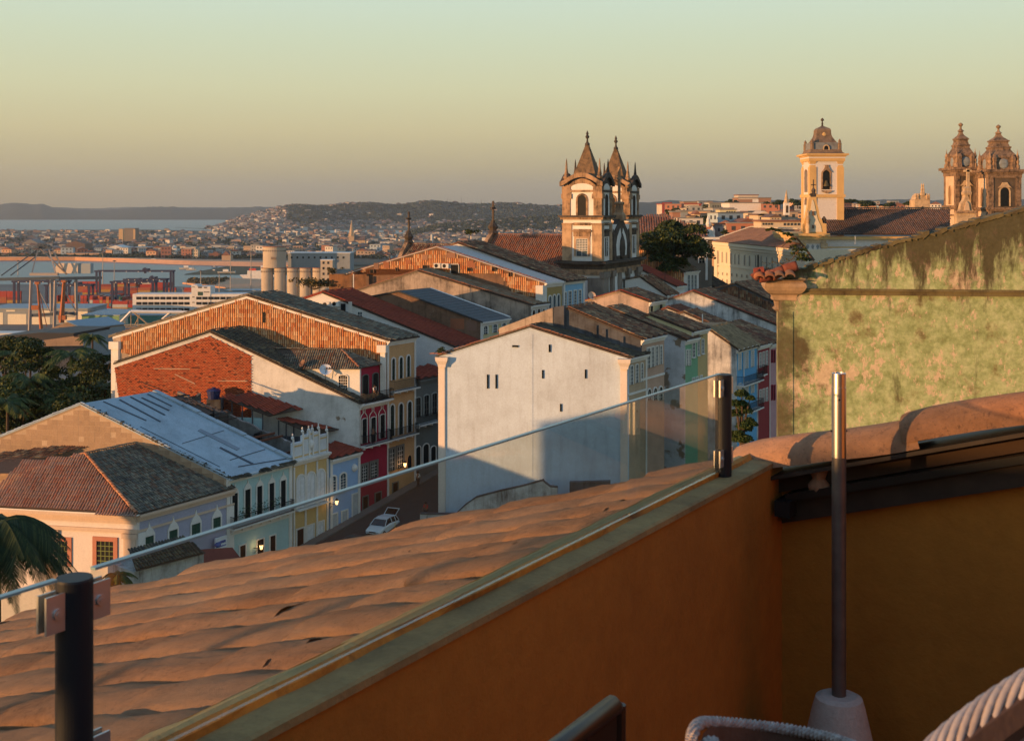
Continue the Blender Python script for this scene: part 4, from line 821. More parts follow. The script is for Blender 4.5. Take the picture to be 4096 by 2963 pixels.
MB().box(fp(-.32, cz(1100), -TW - .3), DC * (LL + .6), NC * (TW + .62), UP * (cz(1079) - cz(1100))).build('entablature', M_stone, ch)
M_gst = plaster('grey_brown_pilaster_stone', (.26, .215, .18), .7, (.08, .07, .06))
for s, w2 in ((-.4, 2.2), (3.4, .9), (5.0, 0.01), (10.2, .9), (14.5, 1.6)):
 if w2 > .1: MB().box(fp(s, 58, .01), DC * w2, NC * .45, UP * (cz(1112) - 58)).box(fp(s - .25, cz(1112) + .01, .01), DC * (w2 + .5), NC * .6, UP * .8).build('giant_pilaster', M_gst, ch)
MB().box(fp(-.42, 58, -1.8), DC * .4, NC * 1.8, UP * (cz(1112) - 58)).build('corner_pier', M_gst, ch)
MB().lathe(fp(7.6, cz(1136), .05), [(.2, -2.4), (.75, -1.4), (.95, 0), (.75, 1.4), (.2, 2.4)], 12, 0, DC, NC * .2).build('oval_window', M_gst, ch)
AX = -NC; n0 = Vector((PC.x, PC.y, 0)) + AX * TW + DC * 8.05; zr = CZ - (950 - V0) / F * 166
def gabroof(t, C0, ln, half, zr_, ze, mat, wallm, z0=60, indiv=0):
 E = C0 - DC * half; Fp = C0 + DC * half; f = lambda p, z: Vector((p.x, p.y, z))
 MB().prism([f(E, z0), f(Fp, z0), f(Fp, ze), f(C0, zr_ - .05), f(E, ze)], AX * ln).build('nave_wall', wallm, t)
 a, b = f(C0, zr_), f(E, ze) - DC * .4 - UP * .3; MB().prism([a, b, b + UP * .15, a + UP * .15], AX * ln).build('nave_roof', M_deck, t)
 b2 = f(Fp, ze) + DC * .4 - UP * .3; MB().prism([a, b2, b2 + UP * .15, a + UP * .15], AX * ln).build('rear_roof', mat, t)
 tile_slope(t, a + UP * .16, b + UP * .16, ln, mat, dirv=AX, over=0, indiv=indiv, w=.32, l=.5); rake_tiles(t, a + UP * .2, a + AX * ln + UP * .2, DC, mat, w=.35)
M_or = plaster('orange_side_wall', (.58, .30, .12), .5)
gabroof(ch, n0, 14.0, 7.2, zr, zr - 5.4, M_tile_r, M_or, indiv=0)
gabroof(ch, n0 + AX * 14.6, 13.5, 6.0, zr - 1.6, zr - 6.0, M_tile_b, M_or)
for (C0, hf, z_) in ((n0 + AX * 14.0, 8.0, zr), (n0 + AX * 28.2, 6.6, zr - 1.6)):
 C0 = Vector((C0.x, C0.y, 0)); pr = [(-hf, -6), (hf, -6), (hf, -5.2), (hf * .8, -4.2), (hf * .55, -2.4), (hf * .25, -.3), (.8, .5), (-.8, .5), (-hf * .25, -.3), (-hf * .55, -2.4), (-hf * .8, -4.2), (-hf, -5.2)]
 MB().prism([C0 + DC * s + UP * (z_ + z) for s, z in pr], AX * .6).build('gable_parapet', M_stone, ch)
 MB().lathe(C0 + AX * .3 + UP * (z_ + .5), [(.8, 0), (.5, .4), (.75, .9), (.35, 1.5), (.3, 1.8)], 8).box(C0 + AX * .2 + UP * (z_ + 2.2), AX * .25, DC * .25, UP * 3.0).box(C0 + AX * .2 + UP * (z_ + 4.0) - DC * .55, AX * .25, DC * 1.3, UP * .28).build('gable_cross', M_dstone, ch)
 for s in (-1, 1): MB().lathe(C0 + AX * .3 + DC * s * hf * .86 + UP * (z_ - 4.6 if s < 0 else z_ - 4.0), [(.45, 0), (.4, .8), (.25, 1.0), (.4, 1.4), (.3, 2.0), (.1, 3.0), (.02, 3.4)], 8).build('pinnacle', M_dstone, ch)
M_wb = plaster('cool_white_render', (.55, .665, .80), .45, (.33, .36, .40), sc_=.8, streak=.8)
PW = Vector(sline(2512, 1428, XR)); 
WB = rowhouse('big_white_gable_house', 'big plain white gable-ended building with a few slit windows in the middle', (2512, 1432), 2586, (1758, 1424), (2121, 1310), XR, M_wb, plaster('peach_buff_render', (.50, .38, .26), .35), M_tile_d, over=.35, zb=50, vmat=M_tile_r)
zA = WB.A.z
pp0 = WB.A; MB().box(Vector((pp0.x, pp0.y, 50)) - D1 * .2, G * .62, D1 * .195, UP * (zA - 51.0)).lathe(Vector((pp0.x, pp0.y, zA - 1.0)) + G * .31 - D1 * .02, [(.5, 0), (.55, .25), (.8, .6), (.85, .95)], 4, math.pi / 4 - .17).build('corner_pilaster', M_peach, WB.t)
pb0 = WB.B; MB().box(Vector((pb0.x, pb0.y, 50)) - D1 * .2 - G * .62, G * .62, D1 * .195, UP * (pb0.z - 51.0)).lathe(Vector((pb0.x, pb0.y, pb0.z - 1.0)) - G * .31 - D1 * .02, [(.5, 0), (.55, .25), (.8, .6), (.85, .95)], 4, math.pi / 4 - .17).build('corner_pilaster', M_peach, WB.t)
p = hit(2119, 1500, WB.B, G); MB().box(Vector((p.x, p.y, 50)) - D1 * .03, G * .30, D1 * .027, UP * (WB.R.z - 50.6)).build('wall_rib', M_wb, WB.t)
for (a, b, vt, vb) in ((1949, 1954, 1498, 1553), (1983, 1988, 1498, 1553), (2196, 2202, 1378, 1408), (2169, 2174, 1480, 1513), (2340, 2345, 1478, 1513), (2241, 2246, 1615, 1645), (2050, 2073, 1381, 1388)): win(WB.t, WB.B, G, NG, a, b, vt, vb, 0, M_dark, M_dark, .012, None, name='slit_window')
for (a, b, vt, vb) in ((2519, 2530, 1463, 1538), (2541, 2551, 1458, 1531), (2562, 2570, 1453, 1527)): hw(WB, a, b, vt, vb, .25 if a < 2555 else 1, M_trim, M_pane, .1, (1, 4))
band(WB, fz(WB, 2512, 1583), .2); pil(WB, WB.L - .25, .25)
rake_tiles(WB.t, WB.A + UP * .12 - D1 * .3 - G * .7, WB.A + UP * .14 - D1 * .3 + G * .9, D1, M_tile_r, w=.3)
EXT = 'garden_wall'
def wallrun(label, name, pts, th, hgt, mat, cat='wall', z0=48):
 t = thing(name, label, cat, Vector((pts[0].x, pts[0].y, z0)))
 m = MB(); cp = MB()
 for a, b in zip(pts[:-1], pts[1:]):
  s = Vector((-(b - a).y, (b - a).x, 0)).normalized() * th
  m.prism([Vector((a.x, a.y, z0)), Vector((b.x, b.y, z0)), b, a], s); cp.prism([a - s * .15, b - s * .15, b - s * .15 + UP * .12, a - s * .15 + UP * .12], s * 1.3)
 m.build('wall', mat, t); cp.build('coping', M_char, t); return t
wallrun('stained white curving garden wall climbing at the foot of the big white gable', 'garden_wall', [hit(u, v, WB.B - D1 * 3.0, G) for u, v in ((1828, 2052), (1862, 2020), (1905, 1990), (2000, 1965), (2090, 1945), (2172, 1922), (2178, 1930), (2200, 1947), (2230, 1950))], .3, 1, M_white_st)
wallrun('low dark ledge wall right of the curving garden wall by the white gable', 'ledge_wall', [hit(u, v, WB.B - D1 * 3.4, G) for u, v in ((2278, 1932), (2330, 1932), (2440, 1928))], .4, 1, M_char)
wallrun('short white street wall at the near left corner of the big white building', 'street_wall', [hit(u, v, WB.B - D1 * 2.5, G) for u, v in ((1680, 2056), (1745, 2058), (1830, 2057))], .3, 1, M_white_st)
p = hit(1775, 2038, WB.B - D1 * 2.3, G); 
# ---- W2 charcoal-walled house
W2 = rowhouse('charcoal_walled_house', 'peach and white fronted house with charcoal stained side wall just behind the white gable', (2563, 1358), 2657, (2005, 1322), (2272, 1236), XR, M_char, plaster('salmon_render', (.52, .35, .26), .25), M_tile_b, over=.3, vmat=M_tile_b)
c1 = hit(2004, 1322, W2.B - D1 * .1, G); c2 = hit(2218, 1240, W2.B - D1 * .1, G)
MB().prism([Vector((c1.x, c1.y, 60)), Vector((c2.x, c2.y, 60)), c2 + UP * .25, c1 + UP * .25], -D1 * .35).build('parapet', M_beige, W2.t)
c3 = hit(2262, 1234, W2.B - D1 * .1, G); MB().prism([Vector((c2.x, c2.y, 60)) + G * .05, Vector((c3.x, c3.y, 60)), c3 + UP * .3, c2 + UP * .3 + G * .05], -D1 * .3).build('parapet_end', M_char, W2.t)
for u in (2375, 2412, 2482): p = hit(u, 1300, W2.B, G); MB().box(Vector((p.x, p.y, 60)) - D1 * .18, G * .35, D1 * .17, UP * (W2.R.z + (W2.B.z - W2.R.z) * (p - W2.R).dot(G) / (W2.B - W2.R).dot(G) - 60.5)).build('buttress', M_char, W2.t)
for (a, b, vt, vb) in ((2587, 2598, 1393, 1472), (2604, 2613, 1389, 1467), (2621, 2629, 1386, 1461), (2638, 2646, 1384, 1456)): hw(W2, a, b, vt, vb, 0, M_trim, M_pane, .12, (1, 4))
band(W2, fz(W2, 2563, 1524), .2); band(W2, fz(W2, 2600, 1480), 4.0, M_trim, o=.02) if False else None
for a in (2588, 2612, 2634): hw(W2, a, a + 14, 1556 - (a - 2588) * .2, 1600, 1, M_trim, M_dark, .12, (1, 2))
# ---- W3 patched white wall, green front
W3 = rowhouse('green_fronted_house', 'narrow green fronted house whose white side wall has lost big patches of plaster', (2738, 1360), 2768, (2390, 1245), (2432, 1236), XR, plaster('flaking_white_render', (.56, .57, .60), .5, (.22, .22, .22), patch=(.22, .16, .11), pamt=.36, sc_=1.3), plaster('mid_green_render', (.20, .42, .26), .2), M_tile_b, over=.3, PB=hit(2738, 1360, Vector((XR, 0, 0)) + D1 * 0, D1), L=3.4)
for (a, b) in ((2744, 2750), (2754, 2760)): hw(W3, a, b, 1400, 1462, 0, M_trim, M_pane, .08, (1, 4))
# ---- W4 yellow
W4 = rowhouse('sandy_yellow_house', 'sandy yellow fronted house with three sash windows under a brown mottled tile roof', (2766, 1326), 2831, (2580, 1268), (2600, 1262), XR, M_cream, plaster('sandy_yellow_render', (.56, .42, .20), .2), M_tile_b, over=.35)
for (a, b, vt, vb) in ((2768, 2778, 1371, 1428), (2788, 2796, 1363, 1420), (2805, 2813, 1358, 1414), (2768, 2776, 1512, 1526), (2783, 2791, 1508, 1521), (2799, 2807, 1503, 1516)): hw(W4, a, b, vt, vb, 0, M_trim, M_pane, .07, (1, 3), sill=True)
# ---- W5 blue
W5 = rowhouse('bright_blue_house', 'bright blue house with white louvred windows and two long balconies beside a pale side wall', (2945, 1396), 3027, (2650, 1310), (2830, 1316), XR, M_white_st, plaster('bright_blue_render', (.13, .38, .66), .15), island('tan_roof_tile', [(.30, .22, .13), (.38, .29, .17), (.22, .16, .10)], damt=.5), over=.5)
for r_, (v0, v1) in enumerate(((1416, 1479), (1535, 1583))):
 for k, (a, b) in enumerate(((2953, 2962), (2980, 2990), (3004, 3013))): hw(W5, a, b, v0 - k * 6, v1 - k * 6, 0, M_trim, plaster('grey_louvre', (.34, .36, .38), .2), .1, (1, 8))
balcony(W5.t, W5.B, D1, N1, 2946, 3027, 1528, .9, 1.0); balcony(W5.t, W5.B, D1, N1, 2946, 3027, 1640, .9, 1.0)
p = hit(2972, 1400, W5.B, D1); MB().tube(Vector((p.x, p.y, 60)) + N1 * .1, p + N1 * .1, .07, n=6).build('downpipe', M_trim, W5.t)
# ---- W6, W7, W8
W6 = rowhouse('dark_red_house', 'dark red fronted house between the bright blue and the pink house', (3030, 1384), 3078, (2700, 1262), (2735, 1252), XR, M_white_st, plaster('dark_red_render', (.27, .03, .035), .15), M_tile_b, over=.3)
for (a, b) in ((3037, 3043), (3050, 3056), (3063, 3069)):
 hw(W6, a, b, 1412 - (a - 3037) * .3, 1470 - (a - 3037) * .3, 0, M_trim, M_pane, .08, (1, 3)); hw(W6, a, b, 1560 - (a - 3037) * .3, 1612 - (a - 3037) * .3, 0, M_trim, M_pane, .08, (1, 3))
balcony(W6.t, W6.B, D1, N1, 3030, 3048, 1495, .7, 1.0)
W7 = rowhouse('faded_pink_house', 'faded pink narrow house just left of the green wall edge', (3079, 1378), 3108, (2800, 1290), (2830, 1280), XR, M_peach, plaster('faded_pink_render', (.52, .30, .33), .25), M_tile_b, over=.3)
for a in (3084, 3094): hw(W7, a, a + 5, 1400, 1450, 0, M_red, M_dark, .05, None); hw(W7, a, a + 5, 1540, 1600, 0, M_red, M_dark, .05, None)
W8 = rowhouse('grey_end_house', 'pale grey house end touching the edge of the green wall', (3109, 1370), 3150, (2900, 1300), (2920, 1296), XR, M_white_st, M_white_st, M_tile_b, over=.2)
# ---- rows behind
def backhouse(name, label, B, Y, Uf, A, R, mg, mf, mr, **k):
 return rowhouse(name, label, B, Uf, A, R, 0, mg, mf, mr, PB=at(*B, Y), zb=k.pop('zb', 58), **k)
W9 = backhouse('small_lit_gable_house', 'small house with lit worn gable and cream open loggia above the brown roofs', (2595, 1208), 140, 2662, (2352, 1204), (2482, 1167), plaster('worn_pinkish_render', (.56, .42, .34), .9, (.2, .17, .15), streak=.9), M_cream, M_tile_b, vmat=M_tile_red)
for (a, b) in ((2600, 2610), (2636, 2648)): hw(W9, a, b, 1212, 1262, 0, M_cream, M_dark, .08, None, name='loggia_opening')
sd3 = thing('pale_satellite_dish', 'small pale dish on the left eave of the small lit gable house', 'satellite dish', hit(2366, 1200, W9.A, G)); dish(sd3, hit(2366, 1184, W9.A, G), Vector((.3, -.8, .4)), .5, flat('pinkish_dish', (.5, .38, .3)))
W10 = backhouse('long_white_gable_house', 'house with a long low streaked white gable wall below dark red tiles', (3118, 1308), 152, 3180, (2640, 1214), (2772, 1168), M_white_st, M_white, M_tile_b, L=6, vmat=M_tile_red)
W11 = backhouse('humped_roof_house', 'brown roofed house with a dark tile-hung side, behind the long white gable', (3240, 1280), 178, 3300, (2800, 1172), (2940, 1136), M_char, M_white, M_tile_b, L=9, zb=55, tw=.3, tl=.5)
hang(W11, gpoly(W11, W11.B.z - 3), w=.3, l=.5, mat=M_tile_b, indiv=0)
W12 = backhouse('red_strip_roof_house', 'long roof of dark red tiles over the yellow and blue fronted houses', (3040, 1376), 139, 3100, (2630, 1250), (2668, 1234), M_white_st, M_white_st, island('dark_red_mix_tile', [(.24, .08, .05), (.16, .07, .05), (.28, .12, .07)], damt=.4), L=4, zb=62)
W13 = backhouse('white_fronted_tile_hung_house', 'white fronted house with an orange tile-hung gable, right of the twin-spired church', (2735, 1088), 188, 2795, (2380, 1040), (2530, 972), M_brown, M_white, M_tile_g, zb=58, tw=.32, tl=.5)
hang(W13, gpoly(W13, W13.B.z - 9), w=.3, l=.6, indiv=0)
for (a, b) in ((2750, 2758), (2764, 2772), (2777, 2785)): hw(W13, a, b, 1100, 1165, .3, M_trim, M_pane, .1, (1, 3))
pil(W13, -.02, .5)
W14 = backhouse('small_red_roof_house', 'small white house with plain red roof in front of the tile-hung gable by the church', (2700, 1146), 172, 2722, (2400, 1150), (2540, 1070), M_white, M_white, M_tile_red, zb=58, L=3.5, tw=.3, tl=.5)
W15 = backhouse('green_tinted_small_house', 'small pale green tinted house below the red roof right of the church', (2662, 1182), 165, 2712, (2500, 1120), (2560, 1110), M_white, plaster('pale_green_render', (.5, .62, .54), .2), M_tile_b, zb=58)
W16 = backhouse('low_dark_roof_house', 'low dark brown roof in front of the white convent wall', (2862, 1150), 215, 2900, (2700, 1120), (2770, 1098), M_char, M_white, M_tile_d, zb=60, L=6, tw=.35, tl=.6)
W17 = backhouse('red_roof_by_convent', 'small reddish roof between the humped roof and the green wall cornice', (3200, 1210), 200, 3260, (3020, 1170), (3080, 1148), M_white, M_white, M_tile_b, zb=60, L=8, tw=.35, tl=.6)
K = 0.62
def fg(x, y, z): return Vector((x * K, y * K, CZ + z * K))
def par(Y, xc, z): return fg(xc + .631 * Y, Y, z)
PN = Vector((-.846, .534, 0))
M_wallo = plaster('burnt_orange_wall_paint', (.42, .165, .022), .5, (.25, .09, .012), rough=.9, sc_=1.6, fine=.10)
M_cope = plaster('grey_green_coping', (.37, .255, .10), .8, (.15, .10, .045), sc_=6)
M_fill = plaster('grey_green_mortar_strip', (.34, .29, .14), .8, (.42, .20, .06), sc_=7)
M_seal = plaster('orange_sealant_edge', (.62, .24, .03), .9, (.10, .04, .015), sc_=9)
tp = thing('terrace_parapet', 'low burnt orange terrace parapet with a grey green coping running under the glass rail', 'wall', fg(-2.4, 0, -2.85))
y0, y1 = -1.5, 6.19
MB().prism([par(y0, -2.47, -2.85), par(y1 - .02, -2.47, -2.85), par(y1 - .02, -2.47, -1.325), par(y0, -2.47, -1.325)], PN * (.26 * K)).build('wall', M_wallo, tp)
def sub(y0, y1, n): return [y0 + (y1 - y0) * i / n for i in range(n + 1)]
def strip(prof, name, mat, wob=0.0, n=90, close=True):
 V = []; Fc = []; k = len(prof); ys = sub(y0, y1, n); w_ = [0] * k
 for j, y in enumerate(ys):
  for i, (xc, z, wb) in enumerate(prof):
   o = (math.sin(j * .9 + i) * .4 + math.sin(j * .37 + 2 * i) * .6 + random.gauss(0, .35)) * wb
   V.append(par(y, xc + o, z + o * .25))
 for j in range(n):
  for i in range(k if close else k - 1): a = j * k + i; b = j * k + (i + 1) % k; Fc.append((a, b, b + k, a + k))
 MB().add(V, Fc).build(name, mat, tp, smooth=False)
strip([(-2.455, -1.325, 0), (-2.455, -1.302, .001), (-2.47, -1.296, .001), (-2.60, -1.296, .002), (-2.62, -1.33, 0)], 'coping', M_cope)
strip([(-2.582, -1.300, .006), (-2.592, -1.280, .014), (-2.615, -1.272, .014), (-2.645, -1.29, .008)], 'sealant_edge', M_seal)
strip([(-2.615, -1.290, .003), (-2.69, -1.292, .004), (-2.80, -1.335, .022), (-2.84, -1.40, .02), (-2.80, -1.50, 0)], 'mortar_strip', M_fill, n=150)
# ---- tiled roof below the rail
TH = math.radians(16); E2 = Vector((-.846 * math.cos(TH), .534 * math.cos(TH), -math.sin(TH))); NR = Vector((-.846 * math.sin(TH), .534 * math.sin(TH), math.cos(TH)))
O_ = par(0, -2.75, -1.42); 
def rplane(U, V):
 r = ray(U, V); c = Vector((0, 0, CZ)); t = (O_ - c).dot(NR) / r.dot(NR); return c + r * t
sil = [rplane(u * 1.806, v * 1.806 + 10) for u, v in ((-900, 1590), (-60, 1397), (0, 1385), (240, 1325), (520, 1262), (800, 1200), (1130, 1130), (1330, 1087), (1470, 1058), (1600, 1030), (1640, 1026))]
tr = thing('terrace_side_roof', 'sunlit salmon barrel tile roof falling away just beyond the glass rail', 'roof', O_ - UP * .5)
poly = [par(-1.2, -2.66, -1.34)] + sil + [par(6.15, -2.66, -1.34)]
M_sal = island('salmon_washed_tile', [(.68, .35, .19), (.72, .39, .22), (.63, .32, .17)], damt=.35, dirt=(.20, .10, .06), dscale=3.2)
Ns, Ls = nodes(M_sal); bs_ = Ns['Principled BSDF']; src = bs_.inputs['Base Color'].links[0].from_socket; ps = pos(Ns, Ls)
k1 = ramp(Ns, Ls, noise(Ns, Ls, ps, 60, 5, .8), [(.55, W0), (.63, (.55, .55, .55))]); c1_ = mixc(Ns, Ls, k1, src, (.17, .10, .07)); k2 = ramp(Ns, Ls, noise(Ns, Ls, pos(Ns, Ls, (1, 1, 2.5)), 6, 12, .8), [(.55, W0), (.64, (.5, .5, .5))]); c1_ = mixc(Ns, Ls, k2, c1_, (.16, .085, .055))
k3 = ramp(Ns, Ls, noise(Ns, Ls, ps, 2.2, 4, .5), [(.4, W0), (.7, (.5, .5, .5))]); c1_ = mixc(Ns, Ls, k3, c1_, (.66, .44, .30)); Ls.new(c1_, bs_.inputs['Base Color']); bump(Ns, Ls, bs_, noise(Ns, Ls, ps, 18, 12, .85), 1.0, .03)
MB().prism([p - NR * .035 for p in poly], -NR * .04).build('roof_bed', M_sal, tr)
PW_ = .5
def big_tile(w, l, h, seg=13, nl=7, tilt=.03, end=True):
 V = []; Q = []
 for j in range(nl):
  f = j / (nl - 1); b = -l * .55 + f * l * 1.05; s = .975 + .025 * f; dz = tilt * f
  rnd = 1.0 if f < .99 else .93
  for i in range(seg):
   t = math.pi * i / (seg - 1); V.append((-math.cos(t) * w / 2 * s * (1 - .03 * (f > .99)), b, math.sin(t) ** PW_ * h * s * rnd + dz))
 for j in range(nl - 1):
  for i in range(seg - 1): a = j * seg + i; Q.append((a, a + 1, a + seg + 1, a + seg))
 k = len(V)
 for j, (sc2, bb) in enumerate(((.97, l * .5 + .012), (.82, l * .5 + .01), (.80, l * .5 - .12))):
  for i in range(seg):
   t = math.pi * i / (seg - 1); V.append((-math.cos(t) * w / 2 * sc2, bb, math.sin(t) ** PW_ * h * sc2 * .93 + tilt))
 base = (nl - 1) * seg
 for i in range(seg - 1):
  Q.append((base + i, base + i + 1, k + i + 1, k + i)); Q.append((k + i, k + i + 1, k + seg + i + 1, k + seg + i)); Q.append((k + seg + i, k + seg + i + 1, k + 2 * seg + i + 1, k + 2 * seg + i))
 return np.array(V, float), np.array(Q)
TV, TQ = big_tile(.350 * K, .80 * K * 1.2, .068 * K, seg=17, nl=9, tilt=.009)
me = []
for v in range(5):
 Vv = TV.copy(); ph = RNG.random(6) * 6
 Vv[:, 2] += .002 * np.sin(Vv[:, 1] * 14 + ph[0]) * (Vv[:, 2] > .01) + .003 * np.sin(Vv[:, 0] * 40 + Vv[:, 1] * 19 + ph[1]) + RNG.normal(0, .0016, len(Vv))
 Vv[:, 0] += .002 * np.sin(Vv[:, 1] * 8 + ph[2])
 m_ = bpy.data.meshes.new('roof_tile'); m_.from_pydata(Vv.tolist(), [], TQ.tolist()); m_.materials.append(M_sal); m_.polygons.foreach_set('use_smooth', [True] * len(TQ)); me.append(m_)
poly2 = [((p - O_).dot(D1), (p - O_).dot(E2)) for p in poly]
pitch, crs = .37 * K, .80 * K; off = .15 * K
for i in range(-40, 40):
 jx = random.gauss(0, .006)
 for j in range(-1, 14):
  a = i * pitch + jx + random.gauss(0, .003); b = off + j * crs + ((i * 7919) % 7 - 3) * .017 + random.gauss(0, .006)
  if not (inpoly(np.array([a]), np.array([b]), poly2)[0] or inpoly(np.array([a]), np.array([b + crs * .45]), poly2)[0] or inpoly(np.array([a]), np.array([b - crs * .40]), poly2)[0]): continue
  if j < 0: continue
  sy_ = 1.0
  if j == 0: b = off + .20 * K; sy_ = .70
  o = bpy.data.objects.new('roof_tile', me[(i * 31 + j * 17) % 5]); COL.objects.link(o); o.parent = tr
  p = O_ + D1 * a + E2 * b + NR * (-.010 + random.choice((0, 0, 0, .002, .004)) + random.gauss(0, .002)) - ORG[tr.name]; r = random.gauss(0, .012); x = D1 * math.cos(r) + E2 * math.sin(r); y = E2 * math.cos(r) - D1 * math.sin(r)
  y = y * sy_; o.matrix_basis = Matrix(((x.x, y.x, NR.x, p.x), (x.y, y.y, NR.y, p.y), (x.z, y.z, NR.z, p.z), (0, 0, 0, 1)))
# ---- glass rail
mg = bpy.data.materials.new('clear_glass'); mg.use_nodes = True; N, L = nodes(mg); N.clear()
o_ = N.new('ShaderNodeOutputMaterial'); tb_ = N.new('ShaderNodeBsdfTransparent'); tb_.inputs[0].default_value = (.95, .98, .965, 1); gl = N.new('ShaderNodeBsdfGlossy'); gl.inputs['Roughness'].default_value = .0
lw = N.new('ShaderNodeLayerWeight'); lw.inputs[0].default_value = .5; pw_ = N.new('ShaderNodeMath'); pw_.operation = 'POWER'; L.new(lw.outputs['Facing'], pw_.inputs[0]); pw_.inputs[1].default_value = 4.0; fr_ = N.new('ShaderNodeMath'); fr_.operation = 'MULTIPLY_ADD'; L.new(pw_.outputs[0], fr_.inputs[0]); fr_.inputs[1].default_value = 1.2; fr_.inputs[2].default_value = .09; mxs = N.new('ShaderNodeMixShader'); L.new(fr_.outputs[0], mxs.inputs[0]); L.new(tb_.outputs[0], mxs.inputs[1]); L.new(gl.outputs[0], mxs.inputs[2]); L.new(mxs.outputs[0], o_.inputs[0])
M_edge = flat('blue_green_glass_edge', (.20, .34, .36), .3, 0, .6, .1); M_chrome = flat('brushed_steel', (.60, .58, .56), .36, .75, .5, .05, 20); M_post = flat('charcoal_post_paint', (.016, .018, .023), .5, 0, .3, .05)
XP = -2.57; PY = (2.56, 5.70, -.58)
def post(Y, label):
 b = par(Y, XP, -1.30); t = thing('rail_post', label, 'rail post', b, 'posts of the glass rail')
 m = MB(); m.lathe(b, [(.034, 0), (.034, .495 * K / .62), (.031, .4985 * K / .62)], 32, ax=D1.copy(), ay=N1 * .62 * 1.15) if False else m.lathe(b, [(.0245, 0), (.0245, .305), (.0235, .308)], 36)
 m.build('pole', M_post, t, smooth=False)
 for z in (.245, .035):
  for s in (-1, 1):
   c = b + D1 * (s * .034) + UP * z; q = MB(); 
   for e_ in (-1, 1): q.box(c - D1 * .017 + N1 * (e_ * .0085 - .002), D1 * .034, N1 * .004, UP * .05)
   q.box(c - D1 * s * .017 - N1 * .0085, D1 * s * .004, N1 * .017, UP * .05)
   cl = q.build('clamp', M_chrome, t); k = MB(); k.tube(c + N1 * .0106 + UP * .025, c + N1 * .0135 + UP * .025, .007, n=16); k.tube(c + N1 * .0136 + UP * .025, c + N1 * .0145 + UP * .025, .0035, n=6); k.build('bolt', M_chrome, cl)
 return t
post(PY[0], 'nearer charcoal round post with steel glass clamps at the lower left'); post(PY[1], 'farther charcoal round post standing on the coping near the wall corner')
for a, b, lb in ((PY[0], PY[1], 'long clear glass panel between the two charcoal posts'), (PY[2], PY[0], 'glass panel left of the nearer charcoal post, running out of the picture')):
 p, q = par(a, XP, -1.262), par(b, XP, -1.262); p = p + D1 * .03; q = q - D1 * .03; t = thing('glass_panel', lb, 'glass panel', p, 'glass panels of the rail')
 hgl = .462 * K; MB().box(p - N1 * .004, q - p, N1 * .008, UP * hgl).build('pane', mg, t)
 MB().box(p - N1 * .0052 + UP * (hgl + .0003), q - p, N1 * .0104, UP * .0035).build('polished_edge', M_edge, t)
# ---- right wall with verge
CX = fg(1.35, 6.2, 0); WD = Vector((.846, -.534, 0)); NWl = Vector((-.534, -.846, 0)); rise = .29
def wl(a, z, o=0.0): p = CX + WD * (a * K) + NWl * (o * K); p.z = CZ + z * K; return p
tw = thing('terrace_wall', 'dark burnt orange gable wall closing the terrace on the right, under the tiled verge', 'wall', wl(0, -2.85))
MB().prism([wl(-.0, -2.85), wl(4.2, -2.85), wl(4.2, -1.45 + rise * 4.2), wl(-.0, -1.45)], -NWl * .15).build('wall', M_wallo, tw)
M_tim2 = flat('dark_stained_timber', (.035, .022, .015), .6, 0, .3, .3, 12)
vr = thing('tiled_verge', 'sloping verge of big salmon ridge tiles above dark timbers, rising to the right edge', 'roof', wl(-.1, -1.5))
sv = (WD + UP * rise).normalized(); nv = NWl.cross(sv).normalized(); nv = nv if nv.z > 0 else -nv
PW_ = .85
TV2, TQ2 = big_tile(.31 * K, .87 * K, .135 * K, seg=19, nl=9, tilt=.02)
TV2[:, 1] *= 1.04
for k in range(5):
 m_ = bpy.data.meshes.new('ridge_tile'); Vv = TV2.copy(); Vv[:, 2] += RNG.normal(0, .0008, len(Vv)) + .004 * np.sin(Vv[:, 1] * 9 + k); m_.from_pydata(Vv.tolist(), [], TQ2.tolist()); m_.materials.append(M_sal); m_.polygons.foreach_set('use_smooth', [True] * len(TQ2))
 o = bpy.data.objects.new('ridge_tile', m_); COL.objects.link(o); o.parent = vr
 a = .34 + k * .86; c = wl(a, -1.385 + rise * a, .02 + .0 * k) + nv * .004 * (k % 2) - ORG[vr.name]; y = -sv; x = y.cross(nv)
 o.matrix_basis = Matrix(((x.x, y.x, nv.x, c.x), (x.y, y.y, nv.y, c.y), (x.z, y.z, nv.z, c.z), (0, 0, 0, 1)))
def beam(a0, a1, z0, z1, o0, o1, nm='timber', mat=None, zr=None):
 MB().prism([wl(a0, z0 + rise * a0, o0), wl(a1, z0 + rise * a1, o0), wl(a1, z1 + rise * a1, o0), wl(a0, z1 + rise * a0, o0)], NWl * ((o1 - o0) * K)).build(nm, mat or M_tim2, vr)
beam(-.12, 4.2, -1.415, -1.395, -.25, .17, 'verge_board'); beam(.02, 4.2, -1.50, -1.42, -.2, .05, 'underlay_board', flat('brown_board', (.05, .026, .014), .8))
beam(.14, 4.2, -1.545, -1.505, .02, .13, 'gutter', flat('dark_gutter_metal', (.03, .028, .025), .3, .5)); beam(.10, 4.2, -1.66, -1.55, .005, .07, 'barge_board')
for a in (.10,): 
 p = wl(a, -1.60 + rise * a, .0); MB().box(p, WD * .05, NWl * .11, UP * .05).build('bracket', M_iron, vr)
m = MB(); p = wl(.30, -1.46 + rise * .3, .08); m.lathe(p - UP * .02, [(.012, -.03), (.03, -.02), (.035, .0), (.02, .02), (.03, .05)], 12); m.build('lamp_cup', M_sal, vr)
fl = MB().prism([par(-5, -2.46, -2.85), par(6.2, -2.46, -2.85), Vector((3.6, 2.0, CZ - 2.85 * K)), Vector((3.6, -3.1, CZ - 2.85 * K))], -UP * .04)
